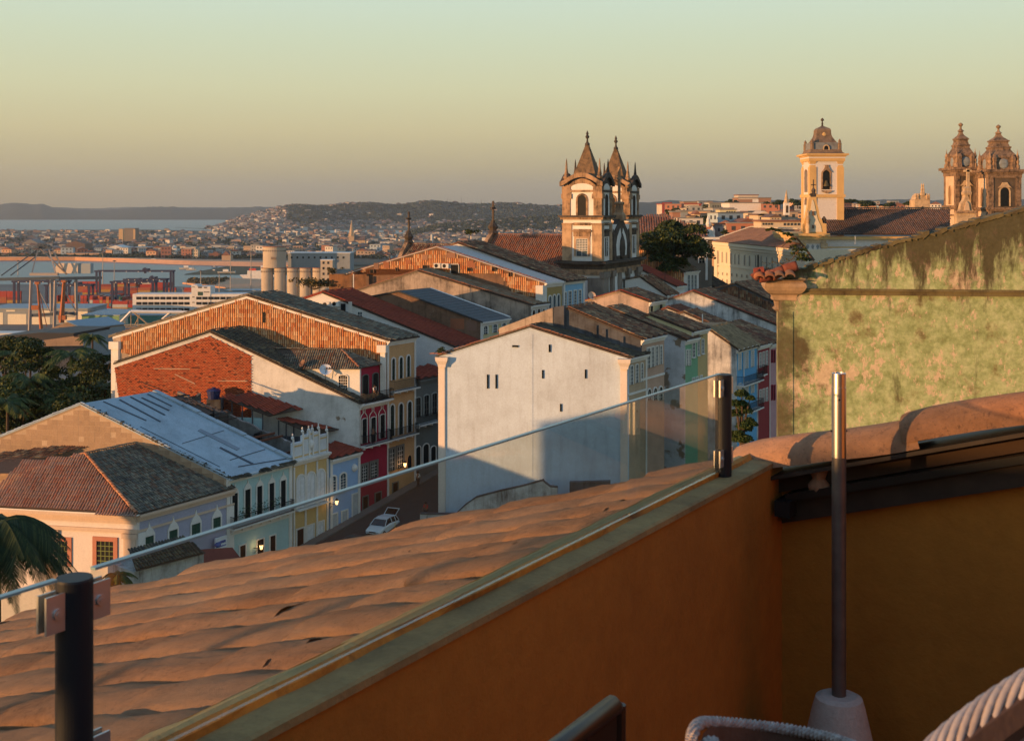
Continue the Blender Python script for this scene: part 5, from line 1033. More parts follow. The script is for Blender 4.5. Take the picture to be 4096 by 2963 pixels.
fl = fl.build('terrace_floor', plaster('terracotta_floor', (.22, .10, .06), .3), None, loc=Vector((0, 0, 83)), kind='structure')
hb = thing('roof_terrace_house', 'ochre upper storey of the terrace building beyond the right edge', 'building', Vector((3.2, 2.2, 83)))
MB().box(Vector((3.4, -3.2, 83.2)), Vector((.25, 0, 0)), Vector((0, 6.3, 0)), UP * 2.9).box(Vector((-2.4, -3.4, 83.2)), Vector((6.0, 0, 0)), Vector((0, .25, 0)), UP * 2.7).build('wall', M_wallo, hb)
aw2 = thing('added_shade_awning', 'unseen canvas awning on two posts, added out of view to shade wall and pole', 'awning', Vector((-5.6, -.4, CZ - 2.6)))  # added out of view to keep the sun off terrace wall and pole
MB().box(Vector((-6.5, -.45, CZ - .43)), Vector((1.75, 0, 0)), Vector((0, .03, 0)), UP * .19).box(Vector((-6.5, -1.6, CZ - .25)), Vector((1.75, 0, 0)), Vector((0, 1.14, 0)), UP * .02).build('canvas', M_fill, aw2)
for x in (-6.45, -4.8): MB().tube(Vector((x, -.4, CZ - 3.2)), Vector((x, -.4, CZ - .25)), .025, n=8).build('post', M_iron, aw2)
# ---- umbrella stand
KU = 3.4 / 2.42; ub = Vector((.2785 * 3.4, 3.4, CZ - 2.85 * K)); us = thing('parasol_stand', 'bare steel parasol pole standing in a pale conical concrete base', 'parasol stand', ub)
MB().lathe(ub, [(.145, 0), (.142, .03), (.074, .325), (.066, .352), (.05, .360), (.021, .360)], 40).build('base', plaster('pale_concrete', (.50, .45, .40), .3, sc_=8), us, smooth=False)
zo = 2.85 * K - 1.24 * KU
def cyl(z0, z1, r, nm, mat, n=32): MB().tube(ub + UP * (zo + z0 * KU), ub + UP * (zo + z1 * KU), r * KU, n=n).build(nm, mat, us, smooth=False)
cyl(.20, .728, .0145, 'lower_tube', flat('shaded_galvanised_steel', (.16, .14, .13), .5, .7, .5, .2, 18)); cyl(.722, .90, .0138, 'upper_tube', M_chrome)  # lower tube's tone darkened to carry the shade falling below the sleeve
M_al = flat('satin_aluminium', (.72, .68, .64), .32, 1.0, .5, .04, 10)
cyl(.7285, .872, .0147, 'sleeve', M_al); m = MB(); m.lathe(ub + UP * zo, [(.0143 * KU, .873 * KU), (.0143 * KU, .901 * KU), (.0118 * KU, .902 * KU), (.0118 * KU, .872 * KU)], 32, cap=False); m.build('socket', M_al, us)
MB().tube(ub + UP * (zo + .782 * KU) + Vector((-.024, -.0, 0)), ub + UP * (zo + .782 * KU) + Vector((.024, 0, 0)), .003, n=8).tube(ub + UP * (zo + .848 * KU) + Vector((-.005, -.0209, 0)), ub + UP * (zo + .848 * KU) + Vector((-.004, -.012, 0)), .0035, n=8).build('bolt', M_iron, us)
# ---- wicker
M_wick = island('pale_wicker', [(.40, .33, .29), (.50, .44, .40), (.33, .26, .23)], damt=.1, rough=.6, dscale=3); M_wickd = island('brown_wicker', [(.10, .06, .045), (.14, .085, .06), (.08, .05, .04)], damt=.2, rough=.6)
def catmull(pts, n):
 P = [pts[0]] + pts + [pts[-1]]; out = []
 for i in range(len(pts) - 1):
  p0, p1, p2, p3 = P[i:i + 4]
  for k in range(n): t = k / n; out.append(.5 * ((2 * p1) + (p2 - p0) * t + (2 * p0 - 5 * p1 + 4 * p2 - p3) * t * t + (3 * p1 - p0 - 3 * p2 + p3) * t ** 3))
 return out + [pts[-1]]
def V3(x, y, z): return Vector((x, y, CZ + z))
wc = thing('wicker_chair', 'pale woven wicker armchair whose braided back rises in the bottom right corner', 'chair', V3(.7, .9, -1.24))
back = catmull([V3(.13, .80, -.70), V3(.21, .88, -.585), V3(.315, .95, -.485), V3(.43, 1.0, -.425), V3(.56, 1.03, -.385), V3(.74, 1.03, -.37), V3(.92, .97, -.40), V3(1.05, .86, -.48), V3(1.12, .72, -.62)], 14)
nb_ = len(back)
def strands(curve, R, ns, r, turns, mat, t, nm, flatten=1.0, down=Vector((0, 0, -1))):
 for s in range(ns):
  pts = []
  for i, p in enumerate(curve):
   d = (curve[min(i + 1, len(curve) - 1)] - curve[max(i - 1, 0)]).normalized(); side = d.cross(down).normalized(); up_ = side.cross(d)
   a = 2 * math.pi * s / ns + turns * 2 * math.pi * i / (len(curve) - 1); pts.append(p + side * (math.cos(a) * R * flatten) + up_ * (math.sin(a) * R) + up_ * .0)
  MB().path(pts, r, 6).build(nm, mat, t, smooth=True)
strands(back, .023, 15, .0034, 5.0, M_wick, wc, 'braid_strand', .6); strands([p - UP * .034 - (p - V3(.65, .6, -.5)).normalized() * .004 for p in back], .018, 10, .0032, -6.0, M_wick, wc, 'braid_strand', .5)
MB().path(back, .021, 8).build('rim_core', M_wickd, wc)
for j in range(26):
 pts = [p - UP * (.055 + j * .0125) + Vector(((p.x - .65) * -.04 * j / 26, -.004 * j + ((-1) ** (i // 3 + j)) * .0030, 0)) for i, p in enumerate(back)]
 MB().path(pts, .0034, 5).build('weaver', M_wick, wc, smooth=True)
for i in range(1, nb_ - 1, 3):
 p = back[i]; MB().path([p - UP * .02, p - UP * .2 + Vector((0, -.02, 0)), p - UP * .40 + Vector(((p.x - .65) * -.05, -.05, 0))], .0042, 5).build('stake', M_wick, wc)
sp = [Vector((p.x * .86 + .09, p.y * .8 + .02, CZ - .80)) for p in back[::4]]; MB().prism(sp + [V3(1.0, .25, -.80), V3(.35, .25, -.80)], -UP * .06).build('seat', M_wickd, wc)
for x, y in ((.38, .30), (.98, .30), (.40, .80), (.95, .84)): MB().tube(V3(x, y, -1.235), V3(x, y, -.86), .016, n=8).build('leg', M_wickd, wc)
w2 = thing('brown_wicker_chair', 'low brown woven chair with a pale wicker rim at the bottom, centre right', 'chair', V3(.35, 1.3, -1.24))
def pz(U, V, Y): return at(U, V, Y)
rim = catmull([pz(2755, 3080, 1.25), pz(2768, 2950, 1.28), pz(2790, 2900, 1.32), pz(2840, 2888, 1.38), pz(2990, 2898, 1.45), pz(3200, 2924, 1.47), pz(3400, 2975, 1.43), pz(3560, 3070, 1.35)], 12)
strands(rim, .0055, 7, .0022, 22, M_wick, w2, 'rim_strand'); MB().path(rim, .005, 8).build('rim_core', M_wickd, w2)
strands([p + Vector((.012, -.02, -.018)) for p in rim[:26]], .012, 8, .0035, 5, M_wick, w2, 'rim_strand')
V = []; Q = []; nn = len(rim)
for j in range(4):
 for p in rim: V.append(p - UP * (.005 + j * .09) + Vector((.01, -.01 * j, 0)))
for j in range(3):
 for i in range(nn - 1): Q.append((j * nn + i, j * nn + i + 1, (j + 1) * nn + i + 1, (j + 1) * nn + i))
MB().add(V, Q).build('woven_back', M_wickd, w2, smooth=True)
for j in range(14):
 pts = [p - UP * (.022 + j * .011) + Vector((0, -.012 + .002 * (-1) ** (i + j), 0)) for i, p in enumerate(rim)]; MB().path(pts, .0035, 4).build('weaver', M_wickd, w2)
MB().prism([Vector((p.x, p.y, CZ - .85)) for p in rim[::6]] + [V3(.42, .95, -.85), V3(.22, .98, -.85)], -UP * .05).build('seat', M_wickd, w2)
for x, y in ((.22, 1.02), (.40, .98), (.24, 1.36), (.46, 1.40)): MB().tube(V3(x, y, -1.235), V3(x, y, -.9), .014, n=8).build('leg', M_wickd, w2)
dwc = thing('dark_wooden_chair', 'dark brown wooden chair back with a slanting top rail at the bottom edge', 'chair', V3(.15, 1.7, -1.24))
Pc = at(2476, 2800, 1.7); M_dw = flat('dark_varnished_wood', (.035, .018, .012), .35, 0, .4, .3, 25)
MB().path([Pc - D1 * .50 - UP * .012, Pc - D1 * .25, Pc - D1 * .02, Pc + UP * -.012], [.014, .015, .015, .008], 10).build('top_rail', M_dw, dwc, smooth=True)
MB().tube(Pc - UP * .53, Pc - UP * .006, .010, n=10).build('back_post', M_dw, dwc); MB().tube(Pc - D1 * .48 - UP * .53, Pc - D1 * .48 - UP * .01, .010, n=10).build('back_post', M_dw, dwc)
MB().box(Pc - D1 * .47 - UP * .30 - N1 * .004, D1 * .455, N1 * .008, UP * .285).build('back_panel', flat('dark_leather', (.022, .014, .012), .5), dwc)
MB().box(Pc - D1 * .48 - UP * .36, D1 * .47, N1 * .4, UP * .03).build('seat', M_dw, dwc)
for a in (0, -.46): MB().tube(Pc + D1 * a + N1 * .38 - UP * .53, Pc + D1 * a + N1 * .38 - UP * .36, .012, n=8).build('leg', M_dw, dwc)
YG = 26.0; gc = at(3115, 1172, YG); GW = Vector((.992, -.125, 0)); GN = Vector((-.125, -.992, 0))
gh = thing('green_gable_house', 'big peeling green gable wall with a mouldy band and a fluted corner capital', 'house', Vector((gc.x, gc.y, 60)))
def gp(U, V): return hit(U, V, gc, GW)
mgr, b = base_mat('peeling_green_paint', .9); N, L = nodes(mgr); p_ = pos(N, L)
n1 = noise(N, L, p_, 1.3, 9, .66); n2 = noise(N, L, p_, 4.2, 8, .7); n3 = noise(N, L, pos(N, L, (2.5, 2.5, .5)), 1.1, 8, .7); n4 = noise(N, L, p_, .5, 8, .62); n5 = noise(N, L, p_, 13, 6, .7)
col = ramp(N, L, n2, [(.32, (.20, .24, .10)), (.46, (.30, .36, .17)), (.58, (.41, .46, .25)), (.7, (.49, .51, .30))])
nf1 = noise(N, L, pos(N, L, (1, 1, .6)), 6.5, 10, .75); nf2 = noise(N, L, p_, .8, 5, .5)
ad = N.new('ShaderNodeMath'); ad.operation = 'MULTIPLY_ADD'; L.new(nf2, ad.inputs[0]); ad.inputs[1].default_value = .55; L.new(nf1, ad.inputs[2])
col = mixc(N, L, ramp(N, L, ad.outputs[0], [(.835, W0), (.86, W1)]), col, (.58, .46, .32))
nlow = noise(N, L, pos(N, L, (1, 1, .55)), 2.4, 14, .78)
col = mixc(N, L, ramp(N, L, nlow, [(.60, W0), (.62, W1)]), col, (.58, .44, .30))
col = mixc(N, L, ramp(N, L, n1, [(.56, W0), (.68, (.8, .8, .8))]), col, (.22, .15, .07))
nk = noise(N, L, p_, 16, 8, .8); col = mixc(N, L, ramp(N, L, nk, [(.60, W0), (.68, (.7, .7, .7))]), col, (.10, .09, .04))
xr_ = N.new('ShaderNodeSeparateXYZ'); L.new(p_, xr_.inputs[0]); xm = N.new('ShaderNodeMapRange'); xm.inputs['From Min'].default_value = 11; xm.inputs['From Max'].default_value = 20; L.new(xr_.outputs['X'], xm.inputs['Value']); xa = N.new('ShaderNodeMath'); xa.operation = 'MULTIPLY_ADD'; L.new(xm.outputs[0], xa.inputs[0]); xa.inputs[1].default_value = .45; L.new(n4, xa.inputs[2]); col = mixc(N, L, ramp(N, L, xa.outputs[0], [(.72, W0), (.80, W1)]), col, (.60, .44, .29))
nr_ = noise(N, L, p_, .36, 7, .6); sz = N.new('ShaderNodeSeparateXYZ'); g_ = N.new('ShaderNodeNewGeometry'); L.new(g_.outputs['Position'], sz.inputs[0])
zb_ = gp(3600, 1160).z
def zmask(z0, z1):
 m = N.new('ShaderNodeMapRange'); m.inputs['From Min'].default_value = z0; m.inputs['From Max'].default_value = z1; L.new(sz.outputs['Z'], m.inputs['Value']); return m.outputs[0]
top = zmask(zb_ - .2, zb_ + .5)
mm_ = N.new('ShaderNodeMath'); mm_.operation = 'MULTIPLY'; L.new(top, mm_.inputs[0]); L.new(ramp(N, L, nr_, [(.56, W0), (.60, W1)]), mm_.inputs[1]); col = mixc(N, L, mm_.outputs[0], col, (.36, .09, .035))
mo = N.new('ShaderNodeMath'); mo.operation = 'MULTIPLY_ADD'; L.new(zmask(zb_ - .6, zb_ + 1.8), mo.inputs[0]); mo.inputs[1].default_value = .40; L.new(n3, mo.inputs[2])
col = mixc(N, L, ramp(N, L, mo.outputs[0], [(.60, W0), (.74, (.9, .9, .9))]), col, (.055, .04, .022))
dx = N.new('ShaderNodeMapRange'); dx.inputs['From Min'].default_value = gc.x + 1.3; dx.inputs['From Max'].default_value = gc.x + .1; L.new(sz.outputs['X'], dx.inputs['Value'])
md = N.new('ShaderNodeMath'); md.operation = 'MULTIPLY_ADD'; L.new(dx.outputs[0], md.inputs[0]); md.inputs[1].default_value = .22; L.new(n1, md.inputs[2]); col = mixc(N, L, ramp(N, L, md.outputs[0], [(.60, W0), (.74, (.8, .8, .8))]), col, (.07, .055, .03))
v = ramp(N, L, n5, [(.3, mul(W1, .7)), (.7, W1)]); col = mixc(N, L, 1.0, col, v, 'MULTIPLY'); L.new(col, b.inputs['Base Color']); bump(N, L, b, n2, .5, .03)
M_bandm = plaster('black_mould_ledge', (.16, .13, .06), 1.0, (.035, .025, .015), sc_=3)
topl = [gp(u, v) for u, v in ((3130, 1125), (3190, 1082), (3290, 1052), (3400, 1022), (3500, 990), (3620, 958), (3740, 930), (3860, 900), (3960, 872), (4096, 836), (4500, 730))]
topl2 = topl + [gp(4900, 700), gp(8200, 1150)]
e0 = gp(3115, 1300)
MB().prism([Vector((e0.x, e0.y, 66)), Vector((topl2[-1].x, topl2[-1].y, 66))] + topl2[::-1] + [Vector((e0.x, e0.y, gp(3115, 1130).z))], -GN * .5).build('gable_wall', mgr, gh)
m = MB(); mk = []
for a, b_ in zip(topl[:-1], topl[1:]):
 n_ = 5
 for i in range(n_): p, q = a.lerp(b_, i / n_), a.lerp(b_, (i + 1) / n_); dz = random.gauss(0, .02); m.prism([p + GN * .03 - UP * (.05 + dz), q + GN * .03 - UP * (.05 - dz), q + GN * .03 + UP * (.03 + dz), p + GN * .03 + UP * (.03 + dz)], -GN * .6)
m.build('rake_coping', M_bandm, gh, kind='stuff')
ba, bb = gp(3190, 1146), gp(4400, 1166); ba.z = bb.z = zb_
MB().box(ba + GN * .002 - UP * .03, bb - ba, GN * .10, UP * .05).box(ba + GN * .002 - UP * .12, bb - ba, GN * .05, UP * .085).build('ledge_band', M_bandm, gh)
cpz = gp(3115, 1130).z; wd_ = (gp(3172, 1300) - e0).length
pb_ = Vector((e0.x, e0.y, 66)); M_pil = plaster('orange_grey_pilaster', (.44, .30, .19), .8, (.12, .09, .06), sc_=3)
MB().box(pb_ - GW * .02 + GN * .002, GW * (wd_ + .02), GN * .015, UP * (gp(3115, 1245).z - 66)).build('corner_pilaster', mgr, gh)
cc = Vector((e0.x, e0.y, 0)) + GW * (wd_ * .42) - GN * .25
prof = [(0, 1245, -.02), (0, 1238, .03), (0, 1228, -.02), (0, 1205, .0), (0, 1200, .06), (0, 1190, .05), (0, 1180, .07), (0, 1172, .15), (0, 1160, .21), (0, 1145, .25), (0, 1132, .23), (0, 1124, .17), (0, 1118, .24)]
MB().lathe(cc, [((wd_ * .5 + .05 + o) * math.sqrt(2), gp(3115, v).z) for _, v, o in prof], 4, math.pi / 4, GW, -GN).build('capital', M_pil, gh)
m = MB()
p = gp(3172, 1120); 
ez = gp(3100, 1118).z
for k, (u0, s) in enumerate(((3030, -.55), (3070, -.30), (3108, -.02), (3150, .22))):
 T, Q = barrel_t(.24, .55, .10, seg=9, tilt=.02); c = gp(u0, 1108) + GN * .28; x = GW; y = (GN - UP * .25).normalized(); n_ = x.cross(y); n_ = n_ if n_.z > 0 else -n_
 c.z = ez + .10 + (k * .015); me_ = bpy.data.meshes.new('eave_tile'); T = T @ np.array([list(x), list(y), list(n_)]); me_.from_pydata((T + np.array(c - ORG[gh.name])).tolist(), [], Q.tolist()); me_.materials.append(M_tile_r); me_.polygons.foreach_set('use_smooth', [True] * len(Q)); new_obj('eave_tile', me_, gh)
rt = catmull([gp(3015, 1085) + GN * .25, gp(3035, 1105) + GN * .25, gp(3080, 1100) + GN * .25, gp(3130, 1078) + GN * .2, gp(3185, 1060) + GN * .2], 4)
for i in range(0, len(rt) - 4, 4): MB().path(rt[i:i + 5], [.13, .125, .12, .115, .11], 10).build('rake_tile', island('maroon_tile', [(.22, .06, .045), (.30, .10, .06), (.16, .055, .05)], damt=.3), gh, smooth=True)
pf = gp(3012, 1088) + GN * .2; MB().tube(pf, pf + GW * .22 + UP * .02, .10, .12, n=10).build('end_tile', M_tile_red, gh)
p = gp(3150, 1102); MB().box(p - GW * .5 + UP * 0 - GN * .3, GW * .5, GN * .75, UP * .07).build('eave_board', M_dstone, gh)
M_earth = plaster('dry_earth', (.16, .12, .08), .6, (.05, .06, .03), sc_=.05)
M_asph = plaster('street_cobbles', (.075, .062, .055), .4, (.03, .028, .026), sc_=2)
def grid(name, xs, ys, fz_, mat, **kw):
 V = np.array([(x, y, fz_(x, y)) for y in ys for x in xs], float); nx = len(xs); Q = np.array([(j * nx + i, j * nx + i + 1, (j + 1) * nx + i + 1, (j + 1) * nx + i) for j in range(len(ys) - 1) for i in range(nx - 1)])
 return np_mesh(name, V, Q, mat, None, loc=Vector((0, 0, 0)), smooth=True, **kw)
def smooth01(t): t = min(1, max(0, t)); return t * t * (3 - 2 * t)
def edge_x(y): return -108 + .55 * min(y, 210) + max(0, y - 210) * .10
def hill_z(x, y):
 top = (50 + .17 * (min(y, 200) - 112) if y < 200 else 65 - 5 * smooth01((y - 200) / 60) + 12 * smooth01((y - 300) / 500)) 
 if y > 250: top += 14 * smooth01((x - 150) / 500) * smooth01((y - 300) / 500)
 e = smooth01((x - edge_x(y) + 75) / 75.0); far = smooth01((y - 1500) / 900)
 z = 1.2 + (max(top, 40) - 1.2) * e; return z * (1 - far) + (-3) * far if y > 1500 else z - (3 if e < .01 else 0)
hill = grid('hillside_terrain', [-420 + i * 16 for i in range(120)], [-60 + j * 14 for j in range(180)], lambda x, y: hill_z(x, y) - .3, plaster('hillside_scrub', (.055, .06, .025), .6, (.09, .06, .035), sc_=.08), kind='structure')
a0 = Vector((XL, 0, 0)); st = MB()
for k in range(16):
 y = 40 + k * 9; y2 = y + 9
 for (yy, nn) in ((y, 0),): 
  p, q = Vector((XL + .631 * y, y, zs(y))), Vector((XL + .631 * y2, y2, zs(y2))); r, s_ = p + N1 * 9.5, q + N1 * 9.5; st.quad(p, r, s_, q)
st.build('street', M_asph, None, loc=Vector((-17, 112, 54)), kind='structure')
kb = MB()
for k in range(16):
 y = 40 + k * 9; p, q = Vector((XL + .631 * y, y, zs(y))), Vector((XL + .631 * (y + 9), y + 9, zs(y + 9))); kb.prism([p, p + N1 * 1.1, q + N1 * 1.1, q], UP * .13)
kb.build('pavement', plaster('kerb_stone', (.2, .18, .16), .4), None, loc=Vector((-17, 112, 54)), kind='structure')
mw_, b = base_mat('bay_water', .35, 0, .35); N, L = nodes(mw_); b.inputs['Base Color'].default_value = (.05, .12, .16, 1); nz_ = noise(N, L, pos(N, L, (1, .35, 1)), .09, 6, .6); bump(N, L, b, nz_, .6, 1.2)
MB().quad(Vector((-30000, 300, 0)), Vector((30000, 300, 0)), Vector((30000, 40000, 0)), Vector((-30000, 40000, 0))).build('sea_water', mw_, None, loc=Vector((0, 3000, 0)), kind='structure')
M_quay = plaster('quay_concrete', (.20, .18, .16), .5, (.08, .075, .07), sc_=.04)
qp = [onz(-500, 1137, 2), onz(330, 1137, 2), onz(720, 1146, 2), onz(1000, 1160, 2), onz(1400, 1170, 2), Vector((60, 330, 2)), Vector((-420, 330, 2))]
MB().prism(qp, -UP * 5).build('harbour_ground', M_quay, None, loc=Vector((-200, 800, 2)), kind='structure')
M_sand = plaster('beach_sand', (.66, .36, .20), .3, (.3, .16, .1), sc_=.02)
M_scrub = foliage('scrub_leaf', (.05, .05, .018), (.09, .075, .03), (.13, .09, .04)); M_leaf = foliage('tree_leaf', (.014, .026, .006), (.028, .046, .010), (.07, .085, .018)); M_far = foliage('far_tree_leaf', (.018, .028, .014), (.03, .045, .02), (.045, .055, .022))
def clumps(name, centers, radii, nper, size, mat, parent=None, flat_=.7, **kw):
 """leafy mass: many small faces spread through overlapping rounded clumps"""
 C = np.array([list(c) for c in centers]); R = np.array(radii); k = len(C); idx = np.repeat(np.arange(k), nper); n = len(idx)
 d = RNG.normal(size=(n, 3)); d /= np.linalg.norm(d, axis=1)[:, None]; d[:, 2] = np.abs(d[:, 2]) * .95 - .35; rr = (RNG.random(n) ** .35)[:, None]
 P = C[idx] + d * rr * R[idx][:, None] * np.array((1, 1, flat_)); a = RNG.normal(size=(n, 3)); a /= np.linalg.norm(a, axis=1)[:, None]; b_ = RNG.normal(size=(n, 3)); b_ -= a * (a * b_).sum(1)[:, None]; b_ /= np.linalg.norm(b_, axis=1)[:, None]
 sz_ = (size * (.6 + .8 * RNG.random(n)))[:, None]; V = np.stack([P - a * sz_, P - b_ * sz_ * .6, P + a * sz_, P + b_ * sz_ * .6], 1).reshape(-1, 3)
 return np_mesh(name, V, np.arange(n * 4).reshape(-1, 4), mat, parent, loc=None if parent is not None else Vector(C[0]), **kw)
isl = [onz(u, v, 1.5) for u, v in ((730, 1130), (790, 1114), (900, 1110), (1060, 1118), (1400, 1130), (1400, 1172), (980, 1160), (850, 1143))]
MB().prism(isl, -UP * 3).build('islet_ground', M_sand, None, loc=Vector(isl[0]), kind='structure')
cs = []; 
for i in range(260):
 u, v = random.uniform(760, 1060), random.uniform(1114, 1160)
 if v < 1150 - (u - 760) * .3 + 10 and v > 1112 and (v - 1114) < 12 + (u - 760) * .14: cs.append(onz(u, v, 3))
clumps('islet_scrub', cs, [random.uniform(3, 6.5) for _ in cs], 60, 1.1, M_scrub, kind='stuff')
# ------------------------------------------------------------------ the port
def cont_mat(): return island('container_paint', [(.30, .045, .03), (.36, .05, .035), (.24, .05, .04), (.30, .09, .04), (.06, .09, .14), (.34, .20, .05), (.36, .36, .34), (.10, .20, .24), (.28, .04, .03), (.18, .05, .045)], rough=.6, damt=.15, bumpy=False)
M_cont = cont_mat(); CM = {}
for nm_, c in (('red', (.36, .045, .03)), ('dark_red', (.24, .045, .035)), ('rust', (.34, .10, .04)), ('navy', (.04, .06, .13)), ('mustard', (.38, .22, .05)), ('white', (.45, .45, .42)), ('teal', (.08, .20, .24)), ('green', (.09, .15, .07))): CM[nm_] = flat(nm_ + '_container_paint', c, .55, 0, .3, .1, .5)
def contmesh(mat, L_=12.2):
 m = MB(); x, y, z = L_, 2.44, 2.59; m.box(Vector((0, 0, 0)), Vector((x, 0, 0)), Vector((0, y, 0)), UP * z)
 for i in range(int(L_ / 1.2)): m.box(Vector((.4 + i * 1.2, -.07, .15)), Vector((.5, 0, 0)), Vector((0, .067, 0)), UP * (z - .3))
 me = bpy.data.meshes.new('shipping_container'); me.from_pydata(m.v, [], m.f); me.materials.append(mat); return me
CME = {k: (contmesh(v), contmesh(v, 6.1)) for k, v in CM.items()}; cnames = list(CM); ncont = 0
def stack(u0, u1, vbase, rows, wts, long_=True, z0=2.0, where='', rot=False):
 global ncont
 p = onz(u0, vbase, z0); q = onz(u1, vbase, z0); n = int((q.x - p.x) / ((12.6 if not rot else 2.7) if long_ else 6.4))
 for i in range(n):
  hgt = random.choice(rows)
  for r in range(hgt):
   c = random.choices(cnames, wts)[0]; o = bpy.data.objects.new('shipping_container', CME[c][0 if long_ else 1]); COL.objects.link(o)
   o.location = (p.x + i * ((12.6 if not rot else 2.7) if long_ else 6.4), p.y + random.uniform(-.1, .1), z0 + r * 2.62); o.rotation_euler.z = math.pi / 2 if rot else random.gauss(0, .006)
   props(o, c.replace('_', ' ') + ' shipping container ' + where, 'shipping container', 'shipping containers stacked in the port'); ncont += 1
W_ = (9, 8, 5, 2, 2, 1, 1, 1)
for (u0, u1, vb, rows, w_, rt) in ((-30, 95, 1212, (3, 3, 4), W_, 0), (230, 480, 1232, (2, 3, 4), W_, 1), (330, 440, 1205, (4, 5), W_, 0), (370, 600, 1238, (3, 4), W_, 1), (300, 620, 1168, (3, 4, 4), W_, 0), (440, 600, 1196, (3, 4), W_, 0), (450, 700, 1243, (1, 2, 3), (3, 3, 3, 2, 3, 5, 2, 2), 0), (500, 720, 1172, (2, 3, 4), (5, 6, 3, 2, 2, 1, 1, 3), 0), (540, 690, 1252, (1, 2), (2, 2, 2, 2, 3, 6, 2, 1), 0), (640, 720, 1160, (3, 4), (6, 8, 2, 1, 1, 0, 0, 3), 0), (735, 790, 1172, (2,), W_, 0), (820, 860, 1168, (2,), W_, 0)):
 stack(u0, u1, vb, rows, w_, where='in the port stacks beyond the warehouses' if vb > 1200 else 'in the far port stacks by the water', rot=bool(rt))
M_gcr = flat('grey_mauve_crane_paint', (.33, .29, .27), .5, .1); M_bcr = flat('slate_blue_crane_paint', (.055, .075, .10), .5, .1); M_navy = flat('navy_crane_paint', (.025, .03, .075), .5, .1); M_och = flat('rusty_orange_crane_paint', (.36, .11, .035), .6)
def bar(m, p, q, w_): m.tube(p, q, w_ * .7, n=4)
YC = 800.0; c_ = lambda u, v, y=YC: at(u, v, y)
cr_ = thing('ship_to_shore_crane', 'tall grey container crane with A-frame top and long boom at the far left', 'crane', Vector((c_(215, 1320).x, YC, 2)))
for (ut, ub_, y, vt, vb) in ((125, 118, YC, 1122, 1325), (222, 217, YC, 1122, 1325), (205, 205, YC + 22, 1116, 1245), (304, 306, YC + 22, 1116, 1290)):
 MB().tube(c_(ub_, vb, y), c_(ut, vt, y), 1.15, n=4).build('leg', M_gcr, cr_)
m = MB(); m.box(c_(-150, 1127) , c_(235, 1118) - c_(-150, 1127), Vector((0, 2, 0)), UP * 2.0).box(c_(235, 1120), Vector((26, 8, 0)), Vector((0, 2, 0)), UP * 2.0).build('boom', M_bcr, cr_)
m = MB(); m.box(c_(118, 1103), Vector((19, 0, 0)), Vector((0, 3, 0)), UP * 1.9).build('trolley_girder', M_gcr, cr_)
for (a, b_, y1, y2) in (((128, 1090), (152, 998), 0, 5), ((222, 1090), (196, 1000), 0, 5), ((268, 1098), (162, 995), 15, 5), ((265, 1095), (212, 1005), 12, 5), ((5, 1102), (148, 1000), 0, 5), ((42, 1102), (152, 1020), 4, 5)):
 MB().tube(c_(*a, YC + y1), c_(*b_, YC + y2), .55 if b_[1] > 990 and a[0] > 100 else .4, n=4).build('stay', M_gcr if a[0] > 200 or a[0] == 128 else M_bcr, cr_)
m = MB()
for (u, v) in ((150, 990), (160, 982), (175, 980), (188, 984), (196, 992)): m.cbox(c_(u, v, YC + 5), Vector((3.0, 0, 0)), Vector((0, 3, 0)), UP * 1.4)
m.tube(c_(148, 992, YC + 5), c_(200, 990, YC + 5), .6, n=4).build('apex_platform', M_bcr, cr_)
MB().box(c_(222, 1094, YC + 14), Vector((15.5, 0, 0)), Vector((0, 6, 0)), UP * 7.2).build('machine_house', flat('cream_house_paint', (.62, .52, .42)), cr_)
MB().box(c_(311, 1094, YC + 15), Vector((8.8, 0, 0)), Vector((0, 6, 0)), UP * 7.0).build('rear_machine_house', flat('grey_blue_house_paint', (.30, .34, .36)), cr_)
m = MB()
for a, b_, y in (((120, 1268), (215, 1262), YC), ((205, 1262), (306, 1258), YC + 22), ((215, 1255), (306, 1262), YC)): m.box(c_(*a, y), c_(*b_, y) - c_(*a, y), Vector((0, 1.5, 0)), UP * 2.0)
m.build('sill_beam', M_bcr, cr_); MB().tube(c_(236, 1125), c_(305, 1245, YC + 10), .5, n=4).tube(c_(140, 1130), c_(200, 1245), .4, n=4).build('brace', M_gcr, cr_)
for k, (pts, lb) in enumerate(((((150, 1132), (143, 1160), (165, 1315), 1.2), 'slender rusty orange crane jib left of the grey crane legs'), (((256, 1125), (250, 1200), (246, 1290), 1.9), 'thick rusty orange crane mast between the grey crane legs'))):
 t = thing('orange_mast_crane', lb, 'crane', c_(*pts[2], 790)); m = MB(); m.tube(c_(*pts[2], 790), c_(*pts[0], 790), pts[3], pts[3] * .55, n=4).build('mast', M_och, t)
 MB().tube(c_(pts[0][0], pts[0][1] + 2, 790), c_(pts[2][0] + (22 if k == 0 else -10), pts[2][1] - 10, 800), .35, n=4).build('stay', M_och, t)
 MB().cbox(c_(pts[1][0], pts[1][1] + 70, 790), Vector((5, 0, 0)), Vector((0, 3, 0)), UP * 3).cbox(c_(pts[0][0], pts[0][1], 790), Vector((3, 0, 0)), Vector((0, 3, 0)), UP * 1.5).build('platform', M_och, t)
